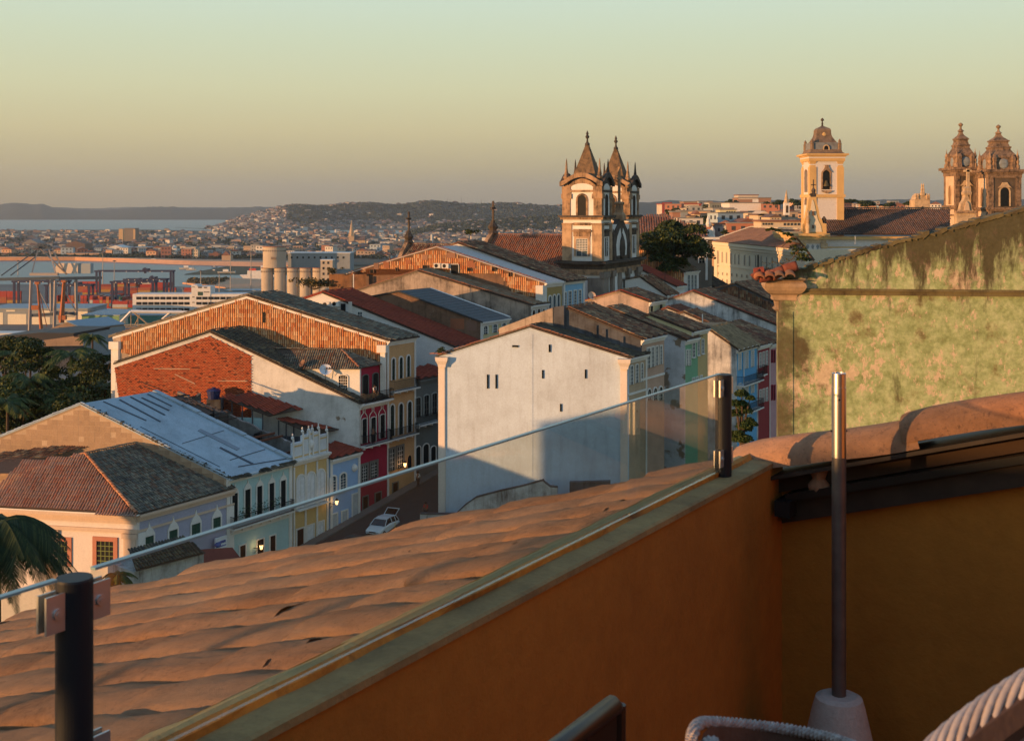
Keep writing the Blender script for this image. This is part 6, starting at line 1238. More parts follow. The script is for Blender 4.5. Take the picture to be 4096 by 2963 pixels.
def rtg(u0, u1, vt, vb, dv, lb, side=False):
 Yg = (2 - CZ) * F / (V0 - vb); p, q = at(u0, vt, Yg), at(u1, vt, Yg); t = thing('yard_gantry_crane', lb, 'crane', Vector((p.x, p.y, 2)), 'navy gantry cranes over the container stacks')
 for a in (p, q):
  for dy in (0, 9): MB().box(Vector((a.x - .9, a.y + dy, 2)), Vector((1.8, 0, 0)), Vector((0, 1.6, 0)), UP * (a.z - 2)).build('leg', M_navy, t)
 for dy in (0, 9): MB().box(p - Vector((2, -dy, 0)), (q - p) + Vector((4, 0, 0)), Vector((0, 1.4, 0)), UP * 1.5).build('girder', M_navy, t)
 m = MB(); c = p.lerp(q, .62) + Vector((0, 0, 1.6)); m.box(c, Vector((5, 0, 0)), Vector((0, 9, 0)), UP * 1.6).box(c + UP * 1.6 + Vector((1, 0, 0)), Vector((1.5, 0, 0)), Vector((0, 4, 0)), UP * .9).box(c - UP * 3 + Vector((1, 2, 0)), Vector((1.8, 0, 0)), Vector((0, 2, 0)), UP * 2.2); m.build('trolley', M_navy, t)
 m = MB()
 for k in range(6): m.box(p.lerp(q, .08 + k * .16) - Vector((0, .3, 0)), Vector((.9, 0, 0)), Vector((0, .25, 0)), UP * .7)
 m.build('girder_lamps', flat('pale_lamp_housing', (.6, .55, .5)), t)
for a in ((385, 682, 1088, 1176, 0, 'largest navy gantry crane, nearest the open water'), (385, 680, 1080, 1172, 0, ''), (448, 610, 1132, 1240, 0, 'navy gantry crane in front of the white strip-windowed building'), (500, 655, 1122, 1212, 0, 'navy gantry crane standing just behind the front one'), (55, 260, 1130, 1222, 0, 'navy gantry crane behind the tall grey crane, leftmost'), (185, 355, 1145, 1232, 0, 'squat navy gantry crane behind the grey crane legs')):
 if a[5]: rtg(*a)
for k, (u, vt, vb) in enumerate(((72, 1040, 1110), (411, 1008, 1140), (457, 1040, 1185), (803, 1080, 1145), (922, 1000, 1160), (1004, 1005, 1158), (877, 1090, 1170), (732, 1150, 1245))):
 Y_ = 1500 if vb < 1115 else (2 - CZ) * F / (V0 - vb); a, b_ = at(u, vb, Y_), at(u, vt, Y_); t = thing('light_mast', ('slim pale light mast over the water at the far left', 'light mast rising in front of the white waterfront shed', 'sunlit light mast left of the front gantry crane', 'thin mast right of the big gantry crane', 'light mast with a lamp ring above the islet', 'tallest light mast, just left of the grain silos', 'short lattice mast on the shore below the islet', 'short yellow mast by the strip-windowed building')[k], 'light mast', a)
 s_ = Y_ / 1000; MB().tube(a, b_, .45 * s_, .25 * s_, n=6).build('pole', flat('mast_grey', (.38, .33, .27)), t); MB().lathe(b_ - UP * 1.2 * s_, [(1.4 * s_, 0), (1.4 * s_, .6 * s_), (.3 * s_, 1.0 * s_)], 8).build('lamp_ring', flat('mast_dark', (.12, .11, .10)), t)
def shed(name, label, U0, U1, vt, vb, Y, depth, mat, roofm, gable=0.0, parts=(), cat='building', z0=1.8, group=None):
 a, b_ = at(U0, vt, Y), at(U1, vt, Y); zt = a.z; t = thing(name, label, cat, Vector((a.x, Y, z0)), group)
 MB().box(Vector((a.x, Y, z0)), Vector((b_.x - a.x, 0, 0)), Vector((0, depth, 0)), UP * (zt - z0)).build('wall', mat, t)
 if gable: MB().prism([Vector((a.x - .4, Y - .4, zt)), Vector((b_.x + .4, Y - .4, zt)), Vector(((a.x + b_.x) / 2, Y - .4, zt + gable))], Vector((0, depth + .8, 0))).build('roof', roofm, t)
 else: MB().box(Vector((a.x - .4, Y - .4, zt)), Vector((b_.x - a.x + .8, 0, 0)), Vector((0, depth + .8, 0)), UP * .6).build('roof', roofm, t)
 for (nm, u0, u1, v0, v1, m_) in parts:
  p, q = at(u0, v0, Y - .15), at(u1, v1, Y - .15); MB().box(Vector((p.x, Y - .15, q.z)), Vector((q.x - p.x, 0, 0)), Vector((0, .14, 0)), UP * (p.z - q.z)).build(nm, m_, t)
 return t
M_wh = plaster('warehouse_cream', (.82, .74, .56), .08, sc_=.2); M_grf = flat('pale_blue_grey_roof', (.25, .32, .36), .6); M_gry = plaster('shed_grey', (.30, .33, .34), .3, sc_=.2); M_grn = plaster('faded_green_panel', (.22, .38, .17), .3, sc_=.1); M_tgr = plaster('teal_green_panel', (.04, .20, .17), .2, sc_=.1)
t = shed('white_warehouse', 'long low port warehouse with bright cream panels and grey sloping roof at the far left', -60, 350, 1236, 1330, 842, 40, M_gry, M_grf, parts=[('panel', 31, 105, 1256, 1318, M_wh), ('panel', 128, 200, 1268, 1318, M_wh), ('panel', 170, 200, 1242, 1257, M_wh), ('panel', 225, 350, 1246, 1262, M_wh), ('panel', 252, 300, 1268, 1290, M_wh), ('panel', 25, 60, 1240, 1246, M_wh), ('panel', 312, 327, 1262, 1290, M_wh), ('panel', -60, 12, 1250, 1312, M_wh)])
ra = at(-60, 1237, 842); rb = at(350, 1244, 842); rc = at(520, 1240, 905); rd = at(90, 1226, 905); MB().quad(ra, rb, rc, rd).build('roof_slope', M_grf, t); MB().tube(rd, rc, .7, n=4).build('ridge_strip', M_wh, t)
shed('green_banded_warehouse', 'port warehouse with a green band over cream walls and a dark doorway', 327, 478, 1262, 1345, 812, 45, M_wh, M_grf, parts=[('green_band', 327, 476, 1263, 1290, M_grn), ('doorway', 391, 425, 1308, 1340, M_dark), ('joint', 355, 356, 1290, 1340, M_gry), ('joint', 430, 431, 1290, 1340, M_gry)])
shed('teal_banded_shed', 'shed with a dark teal band behind the white roof truss', 470, 660, 1262, 1300, 830, 40, M_wh, M_grf, parts=[('green_band', 470, 660, 1263, 1294, M_tgr)])
tr_ = thing('white_roof_truss', 'open white steel truss frame rising over the tile-hung gable at left', 'steel frame', at(468, 1345, 760)); ct = lambda u, v: at(u, v, 760)
for a, b_, w_ in (((468, 1305), (524, 1247), 1.0), ((524, 1246), (800, 1250), 1.0), ((648, 1278), (680, 1252), .8), ((468, 1305), (468, 1345), .6), ((536, 1250), (596, 1300), .5), ((500, 1305), (500, 1270), .25), ((524, 1305), (524, 1250), .25), ((552, 1305), (552, 1255), .25), ((478, 1302), (600, 1298), .3), ((478, 1310), (600, 1306), .3), ((540, 1298), (560, 1258), .3), ((596, 1300), (640, 1282), .4)): MB().tube(ct(*a), ct(*b_), w_, n=4).build('truss_member', M_trim if w_ > .55 else flat('ochre_steel', (.4, .28, .16)), tr_)
M_bh = plaster('brown_shed_render', (.34, .23, .15), .4, sc_=.4)
t = thing('brown_gabled_shed', 'brown rendered gabled shed with a strip window and pale blue roof, before the warehouses', 'building', at(190, 1400, 640)); e = lambda u, v, y=640: at(u, v, y)
MB().prism([e(175, 1480), e(331, 1480), e(331, 1318), e(268, 1289), e(190, 1318), e(175, 1320)], Vector((14, 26, 0))).build('wall', M_bh, t); MB().prism([e(331, 1480) + Vector((.2, 0, 0)), e(331, 1322) + Vector((.2, 0, 0)), e(331, 1322) + Vector((14.4, 26, 0)), e(331, 1480) + Vector((14.4, 26, 0))], Vector((.2, 0, 0))).build('side_wall', M_gry, t)
MB().prism([e(264, 1286), e(334, 1316), e(334, 1316) + Vector((14, 26, 0)), e(264, 1286) + Vector((14, 26, 0))], UP * .4).build('roof', flat('blue_grey_sheet', (.26, .33, .38)), t); m = MB()
m.box(e(236, 1327, 639.8), Vector((5.8, 0, 0)), Vector((0, .1, 0)), UP * 2.4).build('strip_window', M_dark, t)
for k in range(4): MB().box(e(297 + k * 8, 1348, 639.8), Vector((.8, 0, 0)), Vector((0, .1, 0)), UP * .8).build('window', M_dark, t)
for k in range(3): MB().prism([e(335 + k * 12, 1345, 644 + 7 * k) + Vector((.5, 0, 0)), e(343 + k * 12, 1345, 648 + 7 * k) + Vector((.5, 0, 0)), e(343 + k * 12, 1365, 648 + 7 * k) + Vector((.5, 0, 0)), e(335 + k * 12, 1365, 644 + 7 * k) + Vector((.5, 0, 0))], Vector((.1, 0, 0))).build('window', M_dark, t)
t = thing('dark_flat_roof_shed', 'long low shed under a black sloping roof just above the palms', 'building', at(100, 1400, 520)); e = lambda u, v, y=520: at(u, v, y)
MB().prism([e(-60, 1392), e(290, 1345), e(298, 1332), e(160, 1330), e(-60, 1352)], Vector((6, 30, 0))).build('roof', flat('black_bitumen_roof', (.03, .03, .034)), t); MB().box(e(-60, 1480), Vector((36, 4, 0)), Vector((0, 20, 0)), UP * 8).build('wall', M_char, t)
t = thing('white_box_shed', 'small white flat-roofed block at the left edge beneath the crane', 'building', at(-20, 1380, 560)); MB().box(at(-40, 1378, 560), Vector((14, 0, 0)), Vector((0, 10, 0)), UP * 5).build('wall', plaster('whitish_render', (.5, .52, .55), .2), t); MB().box(at(10, 1370, 559.8), Vector((3, 0, 0)), Vector((0, .1, 0)), UP * .9).build('window', M_dark, t); MB().box(at(-42, 1336, 559.6), Vector((14.6, 0, 0)), Vector((0, 10.6, 0)), UP * .4).build('roof', M_trim, t)
Yo = 905.0; t = thing('strip_window_offices', 'long white three-storey office block with dark strip windows and a taller stair tower', 'building', at(540, 1270, Yo)); o = lambda u, v: at(u, v, Yo)
MB().box(o(530, 1300), Vector((o(1010, 0).x - o(530, 0).x, 0, 0)), Vector((0, 18, 0)), UP * (o(0, 1176).z - o(0, 1300).z)).build('wall', M_trim, t)
MB().box(o(766, 1300) - Vector((0, .4, 0)), Vector((o(842, 0).x - o(766, 0).x, 0, 0)), Vector((0, 14, 0)), UP * (o(0, 1146).z - o(0, 1300).z)).build('stair_tower', M_trim, t); MB().box(o(766, 1146) - Vector((0, .4, 0)), Vector((4.6, 0, 0)), Vector((0, 14, 0)), UP * 1.2).build('tower_head', M_trim, t)
for row, (v0, v1) in enumerate(((1187, 1198), (1208, 1219), (1232, 1243))):
 for k in range(18):
  u = 545 + k * 24
  if 755 < u < 785 or u > 940: continue
  y = Yo - (.55 if 766 < u < 842 else .12); MB().box(at(u, v1, y), Vector((at(u + 21, 0, y).x - at(u, 0, y).x, 0, 0)), Vector((0, .1, 0)), UP * (at(0, v0, y).z - at(0, v1, y).z)).build('strip_window', M_dark, t)
for (u, v, w_, h_) in ((769, 1149, 10, 2), (769, 1190, 9, 3), (769, 1211, 9, 3), (815, 1152, 13, 4), (792, 1152, 16, 5), (791, 1182, 20, 15), (815, 1170, 22, 3)):
 y = Yo - .55; MB().box(at(u, v, y), Vector((w_ * Yo / F, 0, 0)), Vector((0, .1, 0)), UP * (h_ * Yo / F)).build('strip_window', M_dark if h_ < 10 else M_shut, t)
shed('long_grey_quay_shed', 'long pale grey quay shed at the waterside left of the silos', 900, 1042, 1163, 1175, 1180, 20, M_gry, M_grf)
ts = thing('grain_silos', 'row of five tall cream concrete grain silos with a round head tower', 'silo', at(1180, 1180, 990)); M_silo = plaster('cream_silo_concrete', (.52, .44, .34), .35, (.3, .24, .18), sc_=.15)
for k in range(5):
 c = at(1069 + k * 51, 1190, 990); c.z = 1.8; zt = at(0, 1073, 990).z; MB().lathe(c, [(4.9, 0), (4.9, zt - 1.8)], 24).build('silo', M_silo, ts, smooth=False); m = MB()
 for j in range(11): a = math.pi * (1.08 + .084 * j); m.cbox(c + Vector((math.cos(a) * 4.93, math.sin(a) * 4.93, zt - 4.4)), Vector((.8, 0, 0)), Vector((0, .15, 0)), UP * 1.3)
 m.build('vent_slots', flat('silo_vent', (.20, .15, .11)), ts); MB().lathe(c + UP * (zt - 1.79), [(5.3, 0), (5.3, .5), (5.0, .5)], 24).build('silo_cap', flat('rust_red_edge', (.28, .13, .08)), ts)
c = at(1098, 1070, 993); zt = at(0, 988, 993).z; MB().lathe(c, [(9.6, 0), (9.6, zt - c.z)], 32).build('head_tower', M_silo, ts); MB().lathe(c + UP * (zt - c.z + .01), [(10.1, 0), (10.1, .7)], 32).build('head_rim', flat('rust_red_edge', W0), ts); m = MB()
for j in range(17): a = math.pi * (1.06 + .055 * j); m.cbox(c + Vector((math.cos(a) * 9.63, math.sin(a) * 9.63, zt - c.z - 3)), Vector((1.0, 0, 0)), Vector((0, .15, 0)), UP * 1.3)
m.build('vent_slots', flat('silo_vent', W0), ts); MB().cbox(at(1094, 1033, 983.2), Vector((4.2, 0, 0)), Vector((0, .5, 0)), UP * 2.0).build('window', flat('silo_vent', W0), ts)
te = shed('silo_workhouse', 'long pale mill building with a row of little windows right of the silo head', 1152, 1400, 1014, 1200, 1010, 25, M_gry, M_trim, z0=1.8)
for k in range(10): u = 1163 + k * 23; MB().box(at(u, 1034, 1009.8), Vector((1.5, 0, 0)), Vector((0, .12, 0)), UP * 1.7).build('window', M_dark, te)
tb2 = shed('silo_stair_block', 'small square block with stacked windows at the right end of the silos', 1282, 1330, 1042, 1200, 970, 12, M_silo, M_trim)
for r in range(5):
 for u in (1290, 1309): MB().box(at(u, 1056 + r * 22, 969.8), Vector((1.5, 0, 0)), Vector((0, .12, 0)), UP * 1.9).build('window', M_dark, tb2)
def boat(u, v, ln, label, mat, house=True):
 p = onz(u, v, 0); t = thing('moored_boat', label, 'boat', p, 'small boats on the bay'); w_ = ln * .13; V = []; 
 for s, (x, b_, h_) in enumerate(((-.5, .7, .10), (-.2, 1, .09), (.2, .95, .1), (.42, .5, .13), (.5, .02, .16))):
  V += [Vector((x * ln, -w_ * b_, ln * h_)), Vector((x * ln * .96, 0, -.2)), Vector((x * ln, w_ * b_, ln * h_))]
 V = [p + q for q in V]; Fc = [(s * 3 + i, s * 3 + i + 1, s * 3 + i + 4, s * 3 + i + 3) for s in range(4) for i in range(2)] + [(0, 1, 2)] + [(s * 3, s * 3 + 2, s * 3 + 5, s * 3 + 3) for s in range(4)]
 MB().add(V, Fc).build('hull', mat, t)
 if house: MB().box(p + Vector((-ln * .2, -w_ * .5, ln * .11)), Vector((ln * .3, 0, 0)), Vector((0, w_, 0)), UP * ln * .12).build('cabin', M_trim, t)
for a in ((765, 1081, 14, 'white boat moored in mid bay, left of centre'), (748, 1077, 22, 'dark low barge lying beyond the white boat'), (907, 1094, 24, 'white boat with a raised bow left of the tall light mast'), (858, 1070, 9, 'small dark boat near the beach'), (857, 1085, 10, 'small boat below the dark one near the beach'), (985, 1062, 10, 'dark hulled boat close to the beach by the silos'), (617, 1048, 24, 'pale boat drawn up at the beach')): boat(a[0], a[1], a[2], a[3], M_trim if 'white' in a[3] or 'pale' in a[3] else M_navy)
tsh = thing('white_ferry', 'white ship with a red deckhouse lying left of the silos', 'ship', onz(1010, 1115, 0)); p = onz(975, 1116, 0)
MB().prism([p, p + Vector((34, 0, 0)), p + Vector((38, 0, 5)), p + Vector((-5, 0, 5))], Vector((0, 8, 0))).build('hull', M_trim, tsh); MB().box(p + Vector((4, 1, 5.01)), Vector((22, 0, 0)), Vector((0, 6, 0)), UP * 5).build('deckhouse', M_trim, tsh); MB().box(p + Vector((6, 2, 10.02)), Vector((8, 0, 0)), Vector((0, 4, 0)), UP * 2.6).build('red_wheelhouse', flat('ship_red', (.5, .06, .04)), tsh); MB().box(p + Vector((20, 2, 10.02)), Vector((5, 0, 0)), Vector((0, 4, 0)), UP * 6).build('funnel', M_trim, tsh)
def hmesh(name, outline_uv, z, mat, **kw):
 P = [onz(u, v, z) for u, v in outline_uv]; return MB().prism(P, -UP * 4).build(name, mat, None, loc=Vector(P[0]), **kw)
hmesh('peninsula_ground', ((-600, 1038), (0, 1036), (300, 1036), (560, 1044), (760, 1052), (1000, 1058), (1500, 1060), (2300, 1050), (2700, 1040), (2700, 940), (2250, 934), (1840, 933), (1440, 934), (1250, 930), (1060, 932), (880, 925), (560, 918), (300, 920), (0, 921), (-600, 921)), 1.6, plaster('city_ground', (.075, .07, .05), .5, (.04, .045, .03), sc_=.004), kind='structure')
bF = ((-600, 1044), (0, 1042), (300, 1042), (560, 1052), (760, 1060), (1000, 1066), (1400, 1068)); bB = ((-600, 1030), (0, 1028), (300, 1028), (560, 1036), (760, 1043), (1000, 1048), (1400, 1052))
V = [onz(u, v, .2) for u, v in bF] + [onz(u, v, 6.0) for u, v in bB] + [onz(u, v - 7, 1.0) for u, v in bB]; MB().add(V, [(i, i + 1, i + 8, i + 7) for i in range(6)] + [(i + 7, i + 8, i + 15, i + 14) for i in range(6)]).build('beach', M_sand, None, loc=Vector(V[0]), kind='structure')
hmesh('lagoon_shore', ((1250, 921), (3400, 921), (3400, 880), (1250, 880)), 1.0, plaster('shore_ground', (.09, .08, .05), .4, sc_=.003), kind='structure')
def interp(tab, x):
 if x <= tab[0][0]: return tab[0][1]
 for (a, b_), (c, d) in zip(tab[:-1], tab[1:]):
  if x <= c: return b_ + (d - b_) * (x - a) / (c - a)
 return tab[-1][1]
CREST = [(700, 926), (830, 922), (880, 905), (960, 872), (1060, 850), (1130, 832), (1200, 822), (1290, 826), (1420, 822), (1500, 818), (1620, 822), (1700, 814), (1800, 816), (1950, 820), (2100, 824), (2230, 826), (2450, 815), (2700, 805), (3300, 800), (4400, 800)]
def crest_z(u, Y): return CZ + (V0 - interp(CREST, u)) / F * Y
Yc = 6200.0
def ridge_fn(u, f):
 foot = interp([(700, 5200), (1000, 4300), (1250, 4500), (1440, 5000), (3000, 5000)], u); Y = foot + (Yc - foot) * f; zc = crest_z(u, Yc); z = 1 + (zc - 1) * smooth01(f) * (1 + .05 * math.sin(u * .02 + f * 5)) if f < 1 else zc
 return Vector(((u - UC) / F * Y, Y, z))
us = [700 + i * 22 for i in range(165)]; fs = [i / 14 for i in range(15)] 
V = []; 
for f in fs:
 for u in us: p = ridge_fn(u, f); p.z += (math.sin(u * .045) * 2 + math.sin(u * .11 + f * 9) * 1.5 + random.gauss(0, .6)) * f; V.append(p)
for u in us: p = ridge_fn(u, 1); V.append(Vector((p.x * 1.25, p.y * 1.25, p.z - 15)))
nx = len(us); rows = len(fs) + 1; Q = np.array([(j * nx + i, j * nx + i + 1, (j + 1) * nx + i + 1, (j + 1) * nx + i) for j in range(rows - 1) for i in range(nx - 1)])
M_hill = plaster('wooded_hillside', (.045, .05, .03), .5, (.03, .035, .022), sc_=.004)
np_mesh('wooded_hill', np.array([list(p) for p in V]), Q, M_hill, None, loc=Vector(V[0]), smooth=True, kind='structure')
SP = [(1640, 930), (1750, 905), (1830, 900), (1900, 890), (2000, 884), (2120, 876), (2230, 872), (2400, 872), (2700, 868)]
V = []; us2 = [1640 + i * 20 for i in range(54)]
for f in [i / 8 for i in range(9)] + [1.3]:
 for u in us2: ff = min(f, 1); Y = 3300 + 700 * f; zc = CZ + (V0 - interp(SP, u)) / F * 4000; V.append(Vector(((u - UC) / F * Y, Y, 1 + (zc - 1) * smooth01(ff) - (20 if f > 1 else 0) + random.gauss(0, .6))))
nx = len(us2); Q = np.array([(j * nx + i, j * nx + i + 1, (j + 1) * nx + i + 1, (j + 1) * nx + i) for j in range(9) for i in range(nx - 1)])
np_mesh('near_spur_hill', np.array([list(p) for p in V]), Q, M_hill, None, loc=Vector(V[0]), smooth=True, kind='structure')
def range_(name, tab, Y, z_extra=0, mat=M_hill):
 V = []; us3 = [tab[0][0] + (tab[-1][0] - tab[0][0]) * i / 160 for i in range(161)]
 for k, (f, dy) in enumerate(((0, 0), (.35, 300), (.7, 700), (1, 1100), (.3, 2200))):
  for u in us3: Yk = Y + dy; zc = CZ + (V0 - interp(tab, u)) / F * (Y + 1100); V.append(Vector(((u - UC) / F * Yk, Yk, .5 + (zc - .5) * f + (random.gauss(0, 1.6) + 2 * math.sin(u * .13)) * (f > .5))))
 Q = np.array([(j * 161 + i, j * 161 + i + 1, (j + 1) * 161 + i + 1, (j + 1) * 161 + i) for j in range(4) for i in range(160)])
 np_mesh(name, np.array([list(p) for p in V]), Q, mat, None, loc=Vector(V[0]), smooth=True, kind='structure')
range_('island_hills', [(-500, 838), (-100, 822), (0, 819), (40, 812), (70, 811), (130, 818), (175, 816), (210, 831), (250, 838), (330, 842), (420, 840), (480, 836), (520, 832), (600, 828), (700, 827), (740, 833), (800, 831), (880, 833), (960, 830), (1040, 827), (1100, 830), (1300, 840)], 8800)
range_('distant_range', [(-600, 834), (150, 832), (230, 829), (330, 834), (500, 829), (700, 828), (900, 830), (1100, 828), (1500, 834), (2400, 822), (2700, 815), (4300, 812)], 13500)
# ---- houses, small: shared meshes, one object each for the 300 nearest
HCOL = [('white', (.62, .58, .52)), ('cream', (.58, .48, .36)), ('pale orange', (.52, .32, .20)), ('grey', (.32, .32, .31)), ('brick red', (.34, .15, .10)), ('pale blue', (.34, .42, .48)), ('tan', (.40, .30, .22))]
M_win = flat('tiny_dark_window', (.04, .045, .05), .5); MR = {'r': flat('far_red_roof', (.20, .095, .065), .9), 'g': flat('far_grey_roof', (.20, .19, .18), .9), 'd': flat('far_brown_roof', (.14, .09, .07), .9)}
def house_mesh(col, roof, fl, kind):
 w_, d_, h_ = 1.0, .8, .36 * fl; m = MB(); m.box(Vector((-.5, -.4, 0)), Vector((1, 0, 0)), Vector((0, .8, 0)), UP * h_); nb = len(m.f)
 if kind == 0: m.prism([Vector((-.54, -.45, h_)), Vector((.54, -.45, h_)), Vector((0, -.45, h_ + .24))], Vector((0, .9, 0)))
 elif kind == 1: m.box(Vector((-.52, -.42, h_)), Vector((1.04, 0, 0)), Vector((0, .84, 0)), UP * .04)
 else: m.prism([Vector((-.54, -.45, h_)), Vector((-.54, .45, h_)), Vector((-.54, 0, h_ + .22))], Vector((1.08, 0, 0)))
 nr_ = len(m.f)
 for f_ in range(fl):
  for k in range(3): m.quad(*[Vector((-.36 + k * .3 + dx, -.403, f_ * .36 + dz)) for dx, dz in ((0, .12), (.13, .12), (.13, .27), (0, .27))])
  for k in range(2): m.quad(*[Vector((-.503, -.25 + k * .3 + dx, f_ * .36 + dz)) for dx, dz in ((0, .12), (.12, .12), (.12, .27), (0, .27))])
 me = bpy.data.meshes.new('far_house'); me.from_pydata(m.v, [], m.f); me.materials.append(col); me.materials.append(roof); me.materials.append(M_win)
 for i, p in enumerate(me.polygons): p.material_index = 0 if i < nb else (1 if i < nr_ else 2)
 return me
HM = []
for cn, c in HCOL:
 mt = flat('far_' + cn.replace(' ', '_') + '_wall', c, .85, 0, .2, .12, .02)
 for k, (rk, fl_) in enumerate((('r', 1), ('g', 2), ('d', 1), ('r', 2), ('g', 3))): HM.append((cn, ('with a red roof', 'flat-roofed, two storeys', 'with a brown roof', 'two-storey with a red roof', 'three-storey flat-roofed')[k], house_mesh(mt, MR[rk], fl_, (0, 1, 2, 0, 1)[k])))
def place_house(P, size, where, group, i=None, rz=None):
 cn, rf_, me = HM[i if i is not None else random.randrange(len(HM))]; o = bpy.data.objects.new('far_house', me); COL.objects.link(o); o.location = P; s = size; o.scale = (s * random.uniform(.8, 1.3), s * random.uniform(.8, 1.2), s * random.uniform(.8, 1.1)); o.rotation_euler.z = random.uniform(-.5, .5) if rz is None else rz
 return props(o, '%s house %s %s' % (cn, rf_, where), 'house', group)
cells = {}
def free(P, r):
 k = (int(P.x / r), int(P.y / r)); 
 if k in cells: return False
 cells[k] = 1; return True
n_ = 0
rnd = random.Random(11)
pts = []
for i in range(1400):
 u = rnd.uniform(-60, 2240); v = 1034 - abs(rnd.gauss(0, 1)) * 34 - (0 if rnd.random() < .5 else 6)
 if u < 560: v -= 4
 if v < 928: continue
 P = onz(u, v, 1.6)
 if free(P, 19): pts.append((P, u, v))
pts.sort(key=lambda q: q[0].y)
for P, u, v in pts[:300]:
 w_ = 'on the beach front across the bay' if v > 1016 else ('on the peninsula left of the silos' if u < 1050 else 'on the flat city right of the silos'); place_house(P, rnd.choice((9, 11, 13, 16)), w_, 'houses on the peninsula')
def house_stuff(name, Ps, sizes, cols, **kw):
 Ps = np.array([list(p) for p in Ps]); n = len(Ps); S = np.array(sizes)[:, None]; w_ = S * RNG.uniform(.7, 1.5, (n, 1)); h_ = S * RNG.choice([.35, .35, .7, .5], (n, 1)); a = RNG.uniform(-.6, .6, (n, 1))
 cx, sx = np.cos(a), np.sin(a); base = np.array([(-.5, -.4), (.5, -.4), (.5, .4), (-.5, .4)]); V = np.zeros((n, 8, 3))
 for k, (x, y) in enumerate(base):
  X = x * w_[:, 0]; Y = y * S[:, 0]; V[:, k, 0] = Ps[:, 0] + X * cx[:, 0] - Y * sx[:, 0]; V[:, k, 1] = Ps[:, 1] + X * sx[:, 0] + Y * cx[:, 0]; V[:, k, 2] = Ps[:, 2] - 3
  V[:, k + 4, :2] = V[:, k, :2]; V[:, k + 4, 2] = Ps[:, 2] + h_[:, 0]
 q = np.array([(0, 1, 5, 4), (1, 2, 6, 5), (2, 3, 7, 6), (3, 0, 4, 7)]); Q = (q[None] + (np.arange(n) * 8)[:, None, None]).reshape(-1, 4)
 o = np_mesh(name, V.reshape(-1, 3), Q, island('far_house_walls', cols, damt=0, bumpy=False), None, loc=Vector(Ps[0]), **kw)
 R = np.zeros((n, 5, 3)); c4 = V[:, 4:8].mean(1); R[:, :4] = c4[:, None] + (V[:, 4:8] - c4[:, None]) * 1.1; R[:, :4, 2] += .05; R[:, 4] = c4; R[:, 4, 2] += S[:, 0] * RNG.choice([.02, .2, .28], n)
 q = np.array([(0, 1, 4), (1, 2, 4), (2, 3, 4), (3, 0, 4)]); Q = (q[None] + (np.arange(n) * 5)[:, None, None]).reshape(-1, 3)
 np_mesh(name + '_roofs', R.reshape(-1, 3), Q, island('far_house_roof_mix', [(.17, .09, .065), (.22, .13, .10), (.13, .13, .135), (.26, .26, .26), (.15, .10, .085)], damt=0, bumpy=False), None, loc=Vector(Ps[0]), **kw)
HC = [(.70, .66, .60), (.42, .36, .30), (.34, .22, .16), (.20, .21, .22), (.26, .16, .12), (.28, .34, .38), (.76, .72, .64), (.14, .14, .14), (.24, .27, .28)]
rest = [(p[0]) for p in pts[300:]]; sz = [rnd.uniform(9, 15) for _ in rest]
for i in range(1500):
 u = rnd.uniform(-60, 2240); v = rnd.uniform(925, 975) if rnd.random() < .8 else rnd.uniform(975, 1020); P = onz(u, v, 1.6)
 if free(P, 22): rest.append(P); sz.append(rnd.uniform(9, 15))
house_stuff('peninsula_houses', rest, sz, HC, kind='stuff')
Ps = []; sz = []
for i in range(5200):
 u = rnd.uniform(830, 2250); f = rnd.random() ** 1.1
 dens = 1.0 if u < 1150 else (.85 if f < .30 or (f > .93) else .05 + .25 * (math.sin(u * .01) > .4))
 if 1250 < u < 2250 and .30 < f < .93 and rnd.random() > .12: dens *= .25
 if rnd.random() < dens:
  p = ridge_fn(u, f); Ps.append(p); sz.append(rnd.uniform(10, 20))
for i in range(700):
 u = rnd.uniform(1700, 2300); f = rnd.random(); Y = 3300 + 700 * f
 if rnd.random() < .5 or f < .5: zc = CZ + (V0 - interp(SP, u)) / F * 4000; Ps.append(Vector(((u - UC) / F * Y, Y, 1 + (zc - 1) * smooth01(f)))); sz.append(rnd.uniform(7, 12))
house_stuff('hillside_houses', Ps, sz, HC, kind='stuff')
cs = []; rd_ = []
for i in range(2400):
 u = rnd.uniform(-60, 2240); v = 1032 - abs(rnd.gauss(0, 1)) * 42
 if v > 924: cs.append(onz(u, v, 3)); rd_.append(rnd.uniform(6, 13))
for (u, v, s_) in ((20, 960, 60), (300, 985, 40), (330, 990, 40), (790, 975, 45), (800, 1020, 50), (760, 1010, 40), (830, 1005, 30), (1000, 1000, 60), (960, 1015, 40), (540, 1012, 12), (1000, 985, 50), (90, 975, 50), (620, 990, 40), (560, 935, 30), (870, 960, 40), (1200, 960, 30), (1340, 968, 30), (1270, 1003, 25)):
 for k in range(26): cs.append(onz(u + rnd.gauss(0, s_ * .45), v + rnd.gauss(0, 4), 4)); rd_.append(rnd.uniform(8, 15))
clumps('peninsula_trees', cs, rd_, 34, 2.6, M_far, kind='stuff')
cs = []; rd_ = []
for i in range(2600):
 u = rnd.uniform(830, 2500); f = rnd.random() ** .8 if u > 1150 else rnd.random(); 
 if u < 1150 and rnd.random() < .65: continue
 p = ridge_fn(u, f); cs.append(p + UP * 3); rd_.append(rnd.uniform(10, 24))
for i in range(420):
 u = rnd.uniform(1650, 2300); f = rnd.uniform(.4, 1.02); Y = 3300 + 700 * f; zc = CZ + (V0 - interp(SP, u)) / F * 4000; cs.append(Vector(((u - UC) / F * Y, Y, 4 + (zc - 1) * smooth01(min(f, 1))))); rd_.append(rnd.uniform(8, 16))
clumps('hillside_woods', cs, rd_, 26, 6.0, M_far, kind='stuff')
